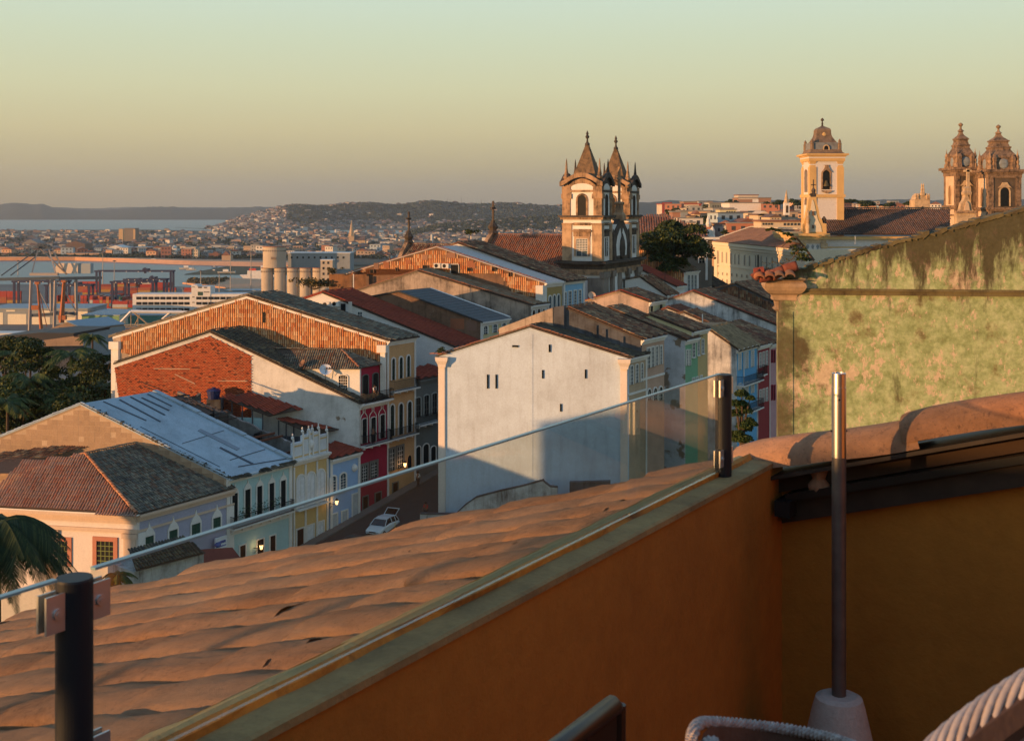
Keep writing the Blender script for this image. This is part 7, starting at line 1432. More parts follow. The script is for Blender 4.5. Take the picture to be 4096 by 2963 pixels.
# ---- named landmarks on the peninsula
def blk(name, label, U0, U1, vt, vb, depth, mat, roofm=None, gable=0.0, parts=(), cat='building'):
 Y = (1.6 - CZ) * F / (V0 - vb); return shed(name, label, U0, U1, vt, vb, Y, depth, mat, roofm or MR['g'], gable, parts, cat, z0=1.2)
M_amber = plaster('amber_lit_render', (.60, .40, .20), .2, sc_=.05); M_twr = plaster('brown_tower_render', (.24, .19, .14), .4, sc_=.05)
t = blk('apartment_tower', 'pair of tall square apartment towers standing alone on the peninsula', 475, 492, 916, 964, 20, M_amber); blk('apartment_tower', 'broad dark brown apartment tower with pale edge behind the amber one', 496, 540, 914, 972, 30, M_twr, parts=[('pale_edge', 533, 541, 918, 970, M_amber)])
blk('white_waterfront_shed', 'big white gabled shed on the waterfront, left of centre of the bay', 429, 495, 992, 1018, 40, M_trim, M_trim, 5, cat='warehouse'); blk('long_blue_grey_shed', 'long blue grey shed right of the white waterfront shed', 500, 600, 990, 1008, 40, M_gry, M_grf, cat='warehouse')
blk('low_pink_wall_building', 'long low pinkish building on the beach at left', 265, 397, 1013, 1030, 15, plaster('pinkish_render', (.5, .33, .22), .2, sc_=.05)); blk('dark_old_warehouse', 'dark brick warehouse behind the long pinkish beach building', 262, 340, 976, 1010, 40, flat('dark_brick_far', (.12, .075, .055)), MR['d'], 6, cat='warehouse')
blk('low_white_shed', 'low white shed beside the big white waterfront shed', 370, 425, 996, 1008, 20, M_trim); blk('dark_round_warehouse', 'dark rounded-roof warehouse near the left edge of the peninsula', 92, 150, 972, 990, 40, MR['g'], MR['g'], 8, cat='warehouse')
t = blk('waterfront_church', 'small white church with a dome and corner turret on the beach front', 672, 706, 994, 1020, 20, M_trim); p = at(697, 988, 2050)
Yk = (1.6 - CZ) * F / (V0 - 1020); MB().lathe(at(698, 994, Yk + 8), [(5, 0), (4.6, 2), (3, 4.5), (.5, 6)], 12).build('dome', M_trim, t); MB().box(at(673, 994, Yk), Vector((4, 0, 0)), Vector((0, 4, 0)), UP * 4).build('turret', M_trim, t); MB().box(at(686, 994, Yk), Vector((3, 0, 0)), Vector((0, 4, 0)), UP * 3).build('turret', M_trim, t)
blk('cream_long_school', 'long cream building with a taller end on the city flat left of the silos', 886, 938, 984, 1003, 20, plaster('cream_far', (.6, .52, .42), .1, sc_=.05)); blk('white_block_building', 'white stepped block building left of the spired church', 1276, 1322, 956, 974, 18, M_trim)
blk('red_warehouse', 'red roofed boathouse on the beach front', 845, 880, 1018, 1034, 20, MR['r'], MR['r'], 5); blk('tan_gable_building', 'tan gabled building on the beach front by the silos', 887, 920, 1022, 1048, 20, plaster('tan_far', (.45, .32, .22), .1, sc_=.05), MR['r'], 7)
blk('grey_modern_block', 'dark grey modern block on the city flat beyond the stained roofs', 1575, 1610, 965, 985, 20, flat('dark_grey_block', (.13, .13, .14))); blk('long_white_hall', 'long white hall on the city flat beyond the tile-hung gable', 1520, 1575, 968, 982, 20, M_trim)
blk('dark_block', 'dark square block beside a white chimney on the city flat', 1660, 1702, 968, 985, 20, flat('dark_grey_block', W0)); blk('long_roofed_hall', 'long pale hall beside the mill building', 1270, 1400, 1002, 1012, 30, M_gry, M_grf)
tch = thing('white_chimney', 'slim white chimney stack on the city flat right of centre', 'chimney', onz(1727, 975, 1.5)); c = onz(1727, 975, 1.5); MB().lathe(c, [(3.2, 0), (2.4, 22)], 12).build('stack', M_trim, tch); MB().lathe(c + UP * 22, [(2.7, 0), (2.7, 1)], 12).build('rim', M_gry, tch)
tsp = thing('spired_church', 'distant church with a slim pointed stone spire and dark nave roof', 'church', onz(1405, 982, 1.5)); c = onz(1405, 982, 1.5); s = c.y / F
MB().box(c + Vector((-11 * s, 0, 0)), Vector((22 * s, 0, 0)), Vector((0, 10, 0)), UP * 38 * s).build('tower', M_goldst, tsp); MB().lathe(c + UP * 38 * s + Vector((0, 5, 0)), [(12 * s, 0), (8 * s, 18 * s), (.5, 62 * s)], 8).build('spire', M_goldst, tsp)
for dx in (-9, 9): MB().lathe(c + UP * 38 * s + Vector((dx * s, 2, 0)), [(2.2 * s, 0), (2 * s, 7 * s), (.2, 14 * s)], 6).build('corner_pinnacle', M_goldst, tsp)
MB().prism([c + Vector((12 * s, 0, 20 * s)), c + Vector((55 * s, 0, 20 * s)), c + Vector((52 * s, 10, 36 * s)), c + Vector((12 * s, 10, 36 * s))], Vector((0, 20, 0))).build('nave_roof', MR['d'], tsp); MB().box(c + Vector((12 * s, .5, 0)), Vector((43 * s, 0, 0)), Vector((0, 25, 0)), UP * 20 * s).build('nave', M_goldst, tsp)
for k, (u, v0, v1) in enumerate(((1845, 812, 785), (1790, 812, 792), (1800, 815, 797), (1925, 818, 797))): a = at(u, v0, 6200); t = thing('hilltop_mast', 'thin radio mast on the far hill crest, ' + ('tallest one', 'leftmost one', 'short one beside the leftmost', 'rightmost one')[k], 'mast', a, 'masts on the far hill'); MB().tube(a, at(u, v1, 6200), 1.2, .6, n=4).build('mast', MR['g'], t)
def zt(x, y): return hill_z(x, y)
def ub(name, label, U0, U1, vt, vb, Y, depth, mat, roofm=None, gable=0.0, parts=(), cat='building', group=None): return shed(name, label, U0, U1, vt, vb, Y, depth, mat, roofm or MR['g'], gable, parts, cat, z0=58, group=group)
def wins(u0, u1, n, rows, w_, h_, mat=None): return [('window', u0 + (u1 - u0) * k / n, u0 + (u1 - u0) * k / n + w_, v, v + h_, mat or M_win) for v in rows for k in range(n)]
ub('red_edged_block', 'long cream flat-roofed block with deep red end walls, right of the twin-spired church', 2648, 2805, 818, 880, 820, 30, plaster('cream_block', (.60, .52, .42), .15, sc_=.1), flat('deep_red_roof', (.28, .05, .04)), parts=[('red_end', 2648, 2658, 815, 880, flat('deep_red_roof', W0)), ('red_end', 2796, 2804, 818, 850, flat('deep_red_roof', W0)), ('red_end', 2648, 2688, 810, 818, flat('deep_red_roof', W0))] + wins(2662, 2790, 9, (826, 838), 8, 3))
ub('long_white_block', 'long plain white block with a square roof cube on the right skyline', 2918, 3088, 813, 850, 760, 30, plaster('bright_white_block', (.74, .70, .66), .08, sc_=.1), parts=[('roof_cube', 3010, 3034, 798, 813, M_trim), ('window', 3071, 3084, 822, 825, M_win), ('window', 3071, 3084, 834, 837, M_win)])
ub('rust_upper_block', 'rust brown block rising behind the long white block', 2952, 3084, 793, 830, 800, 20, flat('rust_render', (.30, .17, .11)), parts=[('cream_band', 2953, 3033, 783, 798, plaster('cream_block', W0))]); ub('cream_top_floor', 'cream terrace-topped building highest on the right skyline', 2953, 3033, 782, 800, 815, 15, plaster('cream_block', W0), MR['r'])
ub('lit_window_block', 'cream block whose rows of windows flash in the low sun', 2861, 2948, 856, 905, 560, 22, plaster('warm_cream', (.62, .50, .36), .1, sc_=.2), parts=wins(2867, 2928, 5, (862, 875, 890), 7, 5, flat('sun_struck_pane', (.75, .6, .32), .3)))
ub('penthouse_block', 'cream penthouse with dark windows on top of the lit-window block', 2880, 2945, 840, 857, 566, 12, M_cream, parts=wins(2905, 2945, 4, (845,), 6, 5)); ub('blue_grey_side_block', 'blue grey apartment block beside the lit-window block', 2949, 3020, 852, 900, 575, 15, M_gry, parts=wins(2952, 3015, 6, (858, 870, 882), 5, 5))
t = ub('pedimented_cream_house', 'cream house with a classical pediment and three windows near the ochre bell tower', 3033, 3085, 862, 890, 420, 16, plaster('warm_cream', W0), MR['d'], parts=wins(3040, 3080, 4, (868,), 4, 10)); a, b_ = at(3031, 862, 419.6), at(3087, 862, 419.6); MB().prism([a, b_, a.lerp(b_, .5) + UP * 1.6], Vector((0, 16, 0))).build('pediment', plaster('warm_cream', W0), t)
t = ub('low_pedimented_house', 'smaller cream house with low pediment and dark roof in front of the pedimented one', 3080, 3125, 870, 885, 400, 14, plaster('warm_cream', W0), MR['d'], gable=1.2, parts=wins(3088, 3122, 3, (873,), 4, 4)); ub('long_cream_shop', 'long low cream building with dark openings left of the ochre bell tower', 3045, 3215, 888, 910, 380, 12, plaster('warm_cream', W0), MR['r'], parts=wins(3050, 3095, 4, (892,), 7, 8) + wins(3135, 3205, 5, (892,), 8, 10))
ub('brick_cube', 'small plain brick cube behind the dark round tree', 2690, 2722, 850, 880, 480, 10, flat('plain_brick', (.30, .16, .11))); ub('pale_blue_terrace_house', 'pale bluish terraced house among trees right of the church', 2724, 2785, 846, 880, 500, 14, M_gry, parts=wins(2750, 2780, 2, (855,), 6, 6))
ub('ochre_gabled_cottage', 'small lit gabled cottage among the trees right of the church', 2778, 2800, 858, 880, 470, 9, plaster('warm_cream', W0), MR['r'], 1.5, parts=wins(2783, 2798, 2, (865,), 4, 6)); ub('tiny_cream_cottage', 'tiny cream cottage with two windows, half hidden by trees', 2760, 2778, 868, 880, 440, 9, M_cream, MR['d'], parts=wins(2763, 2777, 2, (872,), 4, 4))
ub('brown_roof_cluster', 'brown tiled low house below the lit-window block', 2905, 2975, 893, 925, 460, 12, flat('rust_render', W0), MR['r']); ub('pinkish_garage', 'low pinkish building below the lit-window block', 2867, 2906, 898, 922, 450, 12, plaster('pinkish_render', W0), MR['d'])
ub('yellow_lit_house', 'small bright house in the trees below the red-edged block', 2762, 2778, 893, 912, 420, 8, plaster('warm_cream', W0)); ub('terrace_grey_house', 'grey terrace house left of the lit-window block', 2795, 2840, 846, 862, 520, 10, M_gry); ub('green_grey_block', 'grey green weathered block between red-edged and long white blocks', 2840, 2905, 814, 850, 800, 20, plaster('green_grey_block', (.24, .26, .23), .4, sc_=.1), parts=wins(2850, 2900, 5, (822,), 5, 6)); ub('rust_long_roof', 'long rust roofed block behind the red-edged block', 2735, 2850, 808, 830, 860, 20, flat('rust_render', W0))
tb3 = thing('little_bell_tower', 'little white bell tower with a pointed stone cap left of the ochre bell tower', 'church', at(3148, 850, 450)); c = at(3148, 860, 450)
MB().box(c - Vector((1.0, 0, 0)), Vector((2.0, 0, 0)), Vector((0, 2, 0)), UP * 4.6).build('tower', M_trim, tb3); MB().lathe(c + Vector((0, 1, 4.6)), [(1.3, 0), (1.0, .4), (.8, 1.2), (.05, 5.0)], 8).build('spire', M_goldst, tb3); win_m(tb3, c - Vector((1.0, 0, 0)), Vector((1, 0, 0)), Vector((0, -1, 0)), .65, 1.35, c.z + .8, c.z + 3.6, 1, M_goldst, M_dark, .12, None, name='belfry_opening')
cols_ = [(.30, .34, .30), (.50, .42, .34), (.34, .17, .12), (.22, .34, .24), (.55, .50, .42), (.26, .28, .30), (.45, .24, .15)]
for k in range(26):
 u = 3380 + k * 15 + rnd.uniform(-4, 4); 
 if 3650 < u < 3700: continue
 vt = rnd.uniform(803, 822); Y = rnd.uniform(1250, 1750); cn, rf_, me = HM[rnd.randrange(len(HM))]; P = at(u, 836 + rnd.uniform(-8, 4), Y); o = bpy.data.objects.new('skyline_house', me); COL.objects.link(o); P.z -= 3; o.location = P; s_ = rnd.uniform(9, 14); o.scale = (s_, s_, s_ * rnd.uniform(.7, 1.05)); o.rotation_euler.z = rnd.uniform(-.4, .4)
 props(o, '%s house %s on the skyline beyond the long church roof' % (cn, rf_), 'house', 'houses on the right skyline')
for k in range(120):
 u = rnd.uniform(2640, 3230); v = rnd.uniform(830, 925); Y = 420 + (925 - v) * 5.0; P = at(u, v, Y); cn, rf_, me = HM[rnd.randrange(len(HM))]; o = bpy.data.objects.new('hill_house', me); COL.objects.link(o); P.z -= 4.5; o.location = P; s_ = rnd.uniform(8, 12); o.scale = (s_, s_, s_ * .9); o.rotation_euler.z = rnd.uniform(-.5, .5)
 props(o, '%s house %s on the slope between church and bell tower' % (cn, rf_), 'house', 'houses on the right hillside')
for k, (u, v, w_, h_, Y) in enumerate(((2690, 850, 60, 45, 600), (2840, 885, 120, 60, 470), (2760, 895, 80, 40, 440), (2925, 806, 40, 18, 780), (2820, 830, 30, 40, 700), (2855, 845, 40, 30, 640), (3110, 812, 60, 26, 700), (3190, 815, 50, 20, 600), (3470, 815, 80, 20, 700), (3640, 812, 40, 22, 520), (3560, 820, 60, 14, 700), (2900, 930, 40, 20, 400), (3180, 808, 60, 20, 760), (3400, 806, 60, 14, 760))):
 t = thing('broadleaf_tree', 'dark leafy tree ' + ('just right of the twin-spired church', 'big one among the hillside houses', 'below the red-edged block', 'on the skyline by the long white block', 'dark cypress-like one by the red end wall', 'between two pale blocks', 'left of the ochre bell tower on the skyline', 'touching the ochre bell tower', 'on the skyline over the long church roof', 'left of the small twin-spired stone church', 'low one over the long church roof', 'above the white convent roof', 'behind the little white bell tower', 'right of the ochre bell tower')[k], 'tree', at(u, v + h_, Y))
 s = Y / F; c_s = [at(u + rnd.gauss(0, w_ * .22), v + rnd.gauss(0, h_ * .18), Y + rnd.gauss(0, 3)) for _ in range(12)]; clumps('crown', c_s, [w_ * s * rnd.uniform(.16, .3) for _ in c_s], 130, w_ * s * .045, M_leaf, t); MB().tube(at(u, v + h_, Y), at(u, v, Y), .35, .15, n=6).build('trunk', M_wood, t)
M_conv = plaster('cream_convent_render', (.72, .62, .46), .12, (.4, .34, .26), sc_=.5); M_ybr = plaster('ochre_yellow_trim', (.66, .43, .18), .3, sc_=.9)
CD = Vector((.139, -.9903, 0)); CN = Vector((-.9903, -.139, 0))
cP = at(2860, 966, 249.0); cQ = hit(3230, 1001, cP, CD); cv = thing('white_convent', 'long white convent wing with tall narrow windows lit by the low sun, brown hipped roof', 'building', Vector((cP.x, cP.y, 60)))
Lc = (cQ - cP).dot(CD) - 1; z_e = cP.z; bz = lambda p, z: Vector((p.x, p.y, z))
MB().prism([bz(cP, 56), bz(cP, 56) + CD * Lc, bz(cP, z_e) + CD * Lc, bz(cP, z_e)], -CN * 16).build('wall', M_conv, cv)
for z0, dz, o in ((z_e - .7, .68, .5), (z_e - 1.25, .5, .3), (z_e - 1.75, .25, .15), (hit(2950, 1072, cP, CD).z, .25, .12)): MB().box(bz(cP, z0) + CN * .01 - CD * .4, CD * (Lc + .4), CN * o, UP * dz).build('string_course', M_conv, cv)
pr_ = cP - CN * 8; r0 = hit(3003, 912, pr_, CD); rz = r0.z; r1 = hit(3196, 921, pr_, CD); r1.z = rz; e0_ = bz(cP, z_e) + CN * .6 - CD * .6; e1_ = e0_ + CD * (Lc + 1)
MB().quad(e0_, e1_, r1, r0).quad(e0_, r0, bz(cP, z_e) - CN * 16.6 - CD * .6).build('roof', M_deck, cv)
nn = (e1_ - e0_).cross(r0 - e0_).normalized(); nn = nn if nn.z > 0 else -nn; ed = (e0_ - r0); ed = (ed - CD * ed.dot(CD)).normalized()
M_ctile = island('pinkish_brown_roof_tile', [(.30, .17, .11), (.36, .21, .14), (.26, .15, .10)], damt=.3); field(cv, 'roof_tile', r0, CD, ed, nn, [e0_, e1_, r1, r0], .42, .7, barrel_t(.36, .76, .13, seg=4), M_ctile, indiv=0, jit=.02, lift=.03)
rake_tiles(cv, r0 + UP * .1, e0_ + UP * .1, CD, M_conv, w=.5); rake_tiles(cv, r0 + UP * .1, r1 + UP * .1, CN, M_conv, w=.5)
M_wsh = flat('grey_convent_shutter', (.16, .15, .14), .6)
for (u, w_, vt, vb, st) in ((2873, 6, 1001, 1066, 1), (2890, 4, 1008, 1050, 0), (2907, 4, 1010, 1052, 0), (2925, 4, 1013, 1055, 0), (2941, 4, 1016, 1056, 0), (2956, 4, 1018, 1058, 0), (2979, 5, 1020, 1062, 0), (2999, 5, 1022, 1064, 0), (3024, 5, 1022, 1066, 0), (3034, 8, 1016, 1092, 1), (3046, 5, 1024, 1068, 0), (3068, 5, 1028, 1070, 0), (3090, 5, 1030, 1074, 0), (3113, 5, 1030, 1078, 0)): win(cv, cP, CD, CN, u - w_ / 2, u + w_ / 2, vt, vb, 1 if st else .4, M_conv, M_dark if st and u > 3000 else M_wsh, .18, None)
for k in range(12): u = 2874 + k * 17 + k * k * .35; win(cv, cP, CD, CN, u - 2, u + 2, 1088 + k * 2, 1098 + k * 2.2, 0, M_conv, M_wsh, .1, None); win(cv, cP, CD, CN, u - 2.2, u + 2.2, 1113 + k * 2.5, 1138 + k * 2.8, 0, M_conv, M_wsh, .1, None)
MB().box(bz(cP, 56) + CN * .012, CD * 2.0, CN * .2, UP * (z_e - 2 - 56)).build('pilaster', M_conv, cv)
cb = thing('cloister_block', 'grey walled cloister block with reddish brown hipped tile roof behind the dark round tree', 'building', at(2780, 1000, 205)); g = lambda u, v, y=225: at(u, v, y - 20)
MB().prism([g(2500, 1150), g(2848, 1150), g(2848, 960), g(2500, 960)], Vector((3, 22, 0))).build('wall', plaster('grey_cloister_wall', (.20, .17, .14), .5, (.08, .07, .06)), cb)
q_ = [g(2480, 962, 224), g(2856, 962, 224), g(2830, 942, 228), g(2665, 867, 236), g(2480, 865, 236)]; MB().quad(*q_).build('roof', M_deck, cb); nn = (q_[1] - q_[0]).cross(q_[3] - q_[0]).normalized(); nn = nn if nn.z > 0 else -nn; ed = (q_[0] - q_[4]).normalized()
field(cb, 'roof_tile', q_[4], Vector((1, 0, 0)), ed, nn, q_, .46, .8, barrel_t(.40, .86, .15, seg=4), M_tile_r, indiv=0, jit=.02, lift=.03)
MB().box(g(2795, 958, 223.7), Vector((3.6, 0, 0)), Vector((0, .3, 0)), UP * .4).build('gutter', M_trim, cb); MB().tube(g(2826, 962, 223.6), g(2824, 1120, 223.6), .12, n=6).tube(g(2829, 962, 223.6), g(2828, 1120, 223.6), .12, n=6).build('downpipe', M_trim, cb)
win_m(cb, g(2796, 1050, 224.99), Vector((1, 0, 0)), Vector((0, -1, 0)), 0, 1.0, g(0, 1052).z, g(0, 1030).z, 0, M_trim, M_dark, .15, (1, 1)); MB().cbox(g(2838, 935, 230), Vector((.7, 0, 0)), Vector((0, .7, 0)), UP * 1.6).lathe(g(2833, 928, 230) + UP * .9, [(.25, 0), (.45, .5), (.3, 1.1), (.35, 1.3), (.1, 1.9)], 8).lathe(g(2850, 925, 230), [(.6, -1.6), (.4, -.6), (.45, 0), (.3, .5), (.05, .9)], 8).build('roof_statue', M_trim, cb)
# --- ochre bell tower and its church: front runs left-right
tX = Vector((1, 0, 0)); tY = Vector((0, 1, 0)); YT = 212.0; oc = thing('ochre_tower_church', 'white and ochre church with one tall belfry, curved stone cap and long nave roof', 'church', at(3300, 1000, YT)); e = lambda u, v, y=YT: at(u, v, y); zz = lambda v, y=YT: CZ - (v - V0) / F * y
xl, xr = e(3241, 0).x, e(3372, 0).x; wt_ = xr - xl; O = Vector((xl, YT, 0))
def tb_(z0, z1, gr, mat, nm, dep=None): MB().box(Vector((xl - gr, YT - gr, z0)), Vector((wt_ + 2 * gr, 0, 0)), Vector((0, wt_ + 2 * gr, 0)), UP * (z1 - z0)).build(nm, mat, oc)
M_wc = plaster('tower_white', (.66, .62, .60), .15, (.4, .34, .3), sc_=.4)
tb_(58, zz(634), 0, M_wc, 'tower_wall')
for (a_, z0, z1, gr, m_) in (('b', zz(790), zz(778), .35, M_ybr), ('c', zz(645), zz(634), .30, M_ybr), ('d', zz(634), zz(627), .34, M_wc), ('e', zz(627), zz(622), .5, M_ybr), ('f', zz(622), zz(615), .85, M_ybr)): tb_(z0, z1, gr, m_, 'tower_cornice')
m = MB(); mc = MB(); pw = e(3262, 0).x - xl
for (sx, sy) in ((0, 0), (1, 0), (0, 1), (1, 1)):
 p = Vector((xl + sx * (wt_ - pw), YT + sy * (wt_ - pw), 0)); m = MB(); m.box(Vector((p.x - .14, p.y - .14, 58)), tX * (pw + .28), tY * (pw + .28), UP * (zz(668) - 58)).build('pilaster', M_ybr, oc)
 MB().lathe(Vector((p.x + pw / 2, p.y + pw / 2, zz(668))), [(pw * .72, 0), (pw * .70, .5), (pw * .95, 1.0), (pw * .98, 1.3)], 4, math.pi / 4).build('capital', M_ybr, oc)
PF = Vector((xl, YT, 0)); c0_ = e(3305, 0).x - xl
win_m(oc, PF, tX, -tY, e(3291, 0).x - xl, e(3319, 0).x - xl, zz(758), zz(682), 1, M_stone, M_dark, .28, None, name='belfry_opening')
pts = [(3286, 690), (3296, 676), (3300, 664), (3296, 660), (3316, 660), (3312, 664), (3318, 676), (3328, 690), (3322, 690), (3305, 678), (3290, 690)]; MB().prism([Vector((e(u, 0).x, YT - .02, zz(v))) for u, v in pts], -tY * .22).build('ogee_hood', M_stone, oc)
MB().prism([Vector((e(u, 0).x, YT - .02, zz(v))) for u, v in ((3285, 762), (3327, 762), (3325, 766), (3308, 774), (3304, 774), (3287, 766))], -tY * .3).build('sill_bracket', M_stone, oc)
MB().lathe(Vector((e(3305, 0).x, YT - .05, zz(745))), [(.55, 0), (.5, .2), (.3, .7), (.2, 1.0), (.05, 1.1)], 12).build('bell', flat('bronze', (.10, .08, .04), .5, .6), oc)
win_m(oc, Vector((xl, YT + wt_, 0)), -tY, -tX, wt_ * .36, wt_ * .64, zz(768), zz(680), .6, M_stone, M_wsh, .2, None, name='side_opening'); win_m(oc, Vector((xl, YT + wt_, 0)), -tY, -tX, wt_ * .38, wt_ * .62, zz(820), zz(795), .6, M_stone, M_wsh, .2, None, name='side_opening')
M_cap = plaster('brown_cap_stone', (.24, .165, .11), .9, (.07, .055, .045), sc_=2.2); ctr = Vector((xl + wt_ / 2, YT + wt_ / 2, zz(615)))
r2 = math.sqrt(2); hwid = wt_ / 2
MB().lathe(ctr, [(hwid * r2 * 1.10, 0), (hwid * r2 * .98, .3), (hwid * r2 * .93, .75), (hwid * r2 * .93, .8)], 4, math.pi / 4).build('cap_base', M_cap, oc)
MB().lathe(ctr + UP * .8, [(hwid * r2 * .86, 0), (hwid * r2 * .86, 1.25)], 4, math.pi / 4).build('blue_tile_band', plaster('blue_grey_azulejo', (.22, .24, .26), .6, (.1, .09, .08), sc_=3), oc)
hs = lambda v: zz(v) - ctr.z
prof = [(.86, hs(582)), (.80, hs(576)), (.70, hs(568)), (.60, hs(558)), (.51, hs(548)), (.45, hs(538)), (.43, hs(529)), (.43, hs(521)), (.41, hs(515)), (.34, hs(510)), (.19, hs(505)), (.05, hs(500))]
MB().lathe(ctr, [(r_ * hwid * r2, h_) for r_, h_ in prof], 4, math.pi / 4).build('bell_shaped_roof', M_cap, oc, smooth=False)
MB().lathe(ctr + UP * hs(503), [(.28, 0), (.16, .3), (.18, .6), (.1, 1.0), (.32, 1.15), (.3, 1.35), (.06, 1.6)], 8).build('finial', M_dstone, oc)
for (sx, sy) in ((-1, -1), (1, -1), (-1, 1), (1, 1)): MB().lathe(ctr + Vector((sx * hwid * .84, sy * hwid * .84, .8)), [(.36, 0), (.34, 1.0), (.42, 1.05), (.24, 1.2), (.28, 1.5), (.05, 1.9)], 6).build('corner_urn', M_cap, oc)
win_m(oc, Vector((xl, YT + .22 + hwid * .02, 0)), tX, -tY, wt_ * .5 - .4, wt_ * .5 + .4, zz(611), zz(583), 1, M_goldst, M_dark, .2, None, name='dormer_opening'); MB().lathe(Vector((ctr.x, YT + hwid - hwid * .42, zz(548))), [(.15, -.95), (.42, -.6), (.5, 0), (.42, .6), (.15, .95)], 12, 0, tX, tY * .35).build('oval_opening', M_ybr, oc)
YG2 = 203.0; f_ = lambda u, v, y=YG2: at(u, v, y); z2 = lambda v: CZ - (v - V0) / F * YG2
gpts = [(3211, 934), (3306, 934), (3306, 895), (3292, 893), (3288, 878), (3280, 870), (3276, 845), (3270, 820), (3266, 800), (3266, 790), (3246, 790), (3240, 782), (3234, 800), (3232, 822), (3226, 850), (3222, 870), (3216, 890), (3211, 900)]
MB().prism([f_(u, v) for u, v in gpts], tY * 1.0).build('front_gable', M_ybr, oc)
gp2 = [(3228, 928), (3288, 928), (3284, 905), (3272, 880), (3264, 850), (3258, 818), (3252, 800), (3247, 800), (3244, 825), (3240, 855), (3236, 880), (3232, 905)]
MB().prism([f_(u, v, YG2 - .02) for u, v in gp2], -tY * .06).build('gable_field', M_conv, oc)
MB().tube(f_(3253, 862, YG2 - .1), f_(3253, 845, YG2 - .1), .22, n=6).tube(f_(3253, 914, YG2 - .1), f_(3253, 900, YG2 - .1), .2, n=6).build('gable_ornament', M_brown, oc)
MB().box(f_(3243, 788) + UP * 0, tX * .95, tY * .9, UP * .6).lathe(f_(3254, 780, YG2 + .4), [(.45, -.2), (.5, 0), (.3, .4), (.4, .8), (.15, 1.2)], 8).box(f_(3254, 765, YG2 + .3) - tX * .08, tX * .16, tY * .16, UP * 2.0).box(f_(3254, 742, YG2 + .3) - tX * .4, tX * .8, tY * .16, UP * .18).build('gable_cross', M_dstone, oc)
MB().lathe(f_(3232, 905, YG2 - .4), [(.4, -1.2), (.45, 0), (.3, .5), (.42, 1.2), (.2, 2.0), (.3, 2.4), (.05, 2.8)], 8).build('urn', M_goldst, oc); MB().lathe(f_(3296, 893, YG2 + .5), [(.45, -.1), (.3, .3), (.42, .7), (.1, 1.2)], 8).build('urn', M_dstone, oc)
for v0, v1, o in ((934, 945, .7), (945, 958, .4), (958, 972, .2)): MB().box(Vector((f_(3205, 0).x - o, YG2 - o, z2(v1))), tX * (f_(3300, 0).x - f_(3205, 0).x + 2 * o), tY * 20, UP * (z2(v0) - z2(v1) - .005)).build('entablature', M_ybr if v0 != 958 else M_goldst, oc)
MB().box(Vector((f_(3218, 0).x, YG2 + .1, 56)), tX * (f_(3290, 0).x - f_(3218, 0).x), tY * 19, UP * (z2(972) - 56)).build('front_wall', M_wc, oc)
for u in (3206, 3285): MB().box(Vector((f_(u, 0).x, YG2 - .15, 56)), tX * (14 * YG2 / F if u < 3250 else 22 * YG2 / F), tY * .24, UP * (z2(972) - 56)).box(Vector((f_(u, 0).x - .12, YG2 - .3, z2(990))), tX * (14 * YG2 / F + .24 if u < 3250 else 22 * YG2 / F + .24), tY * .38, UP * .7).build('pilaster', M_goldst if u > 3250 else M_ybr, oc)
for u in (3231, 3251, 3271): MB().lathe(f_(u, 1020, YG2 + .05), [(.42, -2), (.5, 0), (.46, .35), (.2, .8), (.14, 1.2), (.3, 1.5), (.05, 1.8)], 10, 0, tX, tY * .3).build('niche_urn', plaster('grey_blue_stone', (.3, .32, .33), .4), oc)
YN = 208.0; n_ = lambda u, v, y=YN: at(u, v, y); a = n_(3300, 837, YN + 8); b_ = n_(3800, 837, YN + 8); c = n_(3800, 942, YN - 1); d = n_(3306, 940, YN - 1)
q_ = [d, c, b_, a]; MB().quad(*q_).build('nave_roof', M_deck, oc); nn = (q_[1] - q_[0]).cross(q_[3] - q_[0]).normalized(); nn = nn if nn.z > 0 else -nn; ed = (d - a); ed.x = 0; ed = ed.normalized()
field(oc, 'roof_tile', a, tX, ed, nn, q_, .38, .7, barrel_t(.33, .76, .14, seg=4), island('dark_red_grey_tile', [(.20, .12, .09), (.24, .15, .11), (.14, .10, .08), (.26, .13, .08)], damt=.75, dscale=.12), indiv=0, jit=.015, lift=.03); rake_tiles(oc, a + UP * .05, b_ + UP * .05, tY, M_tile_d, w=.5)
ze_ = d.z; MB().box(Vector((d.x, YN, 56)), tX * (c.x - d.x), tY * 9, UP * (ze_ - 56 - .3)).build('nave_wall', M_wc, oc); MB().box(Vector((d.x, YN - .5, ze_ - .85)), tX * (c.x - d.x), tY * .49, UP * .55).box(Vector((d.x, YN - .3, ze_ - 2.6)), tX * (c.x - d.x), tY * .29, UP * .5).build('nave_cornice', M_ybr, oc)
m = MB(); MB().lathe(n_(3335, 1000, 215), [(.3, -1), (.35, -.3), (.12, .2), (.15, .5), (.35, .9), (.3, 1.1)], 8).build('roof_urn', plaster('grey_blue_stone', W0), oc); MB().tube(n_(3421, 978, 200), n_(3421, 942, 200), .06, n=5).build('lightning_rod', M_trim, oc)
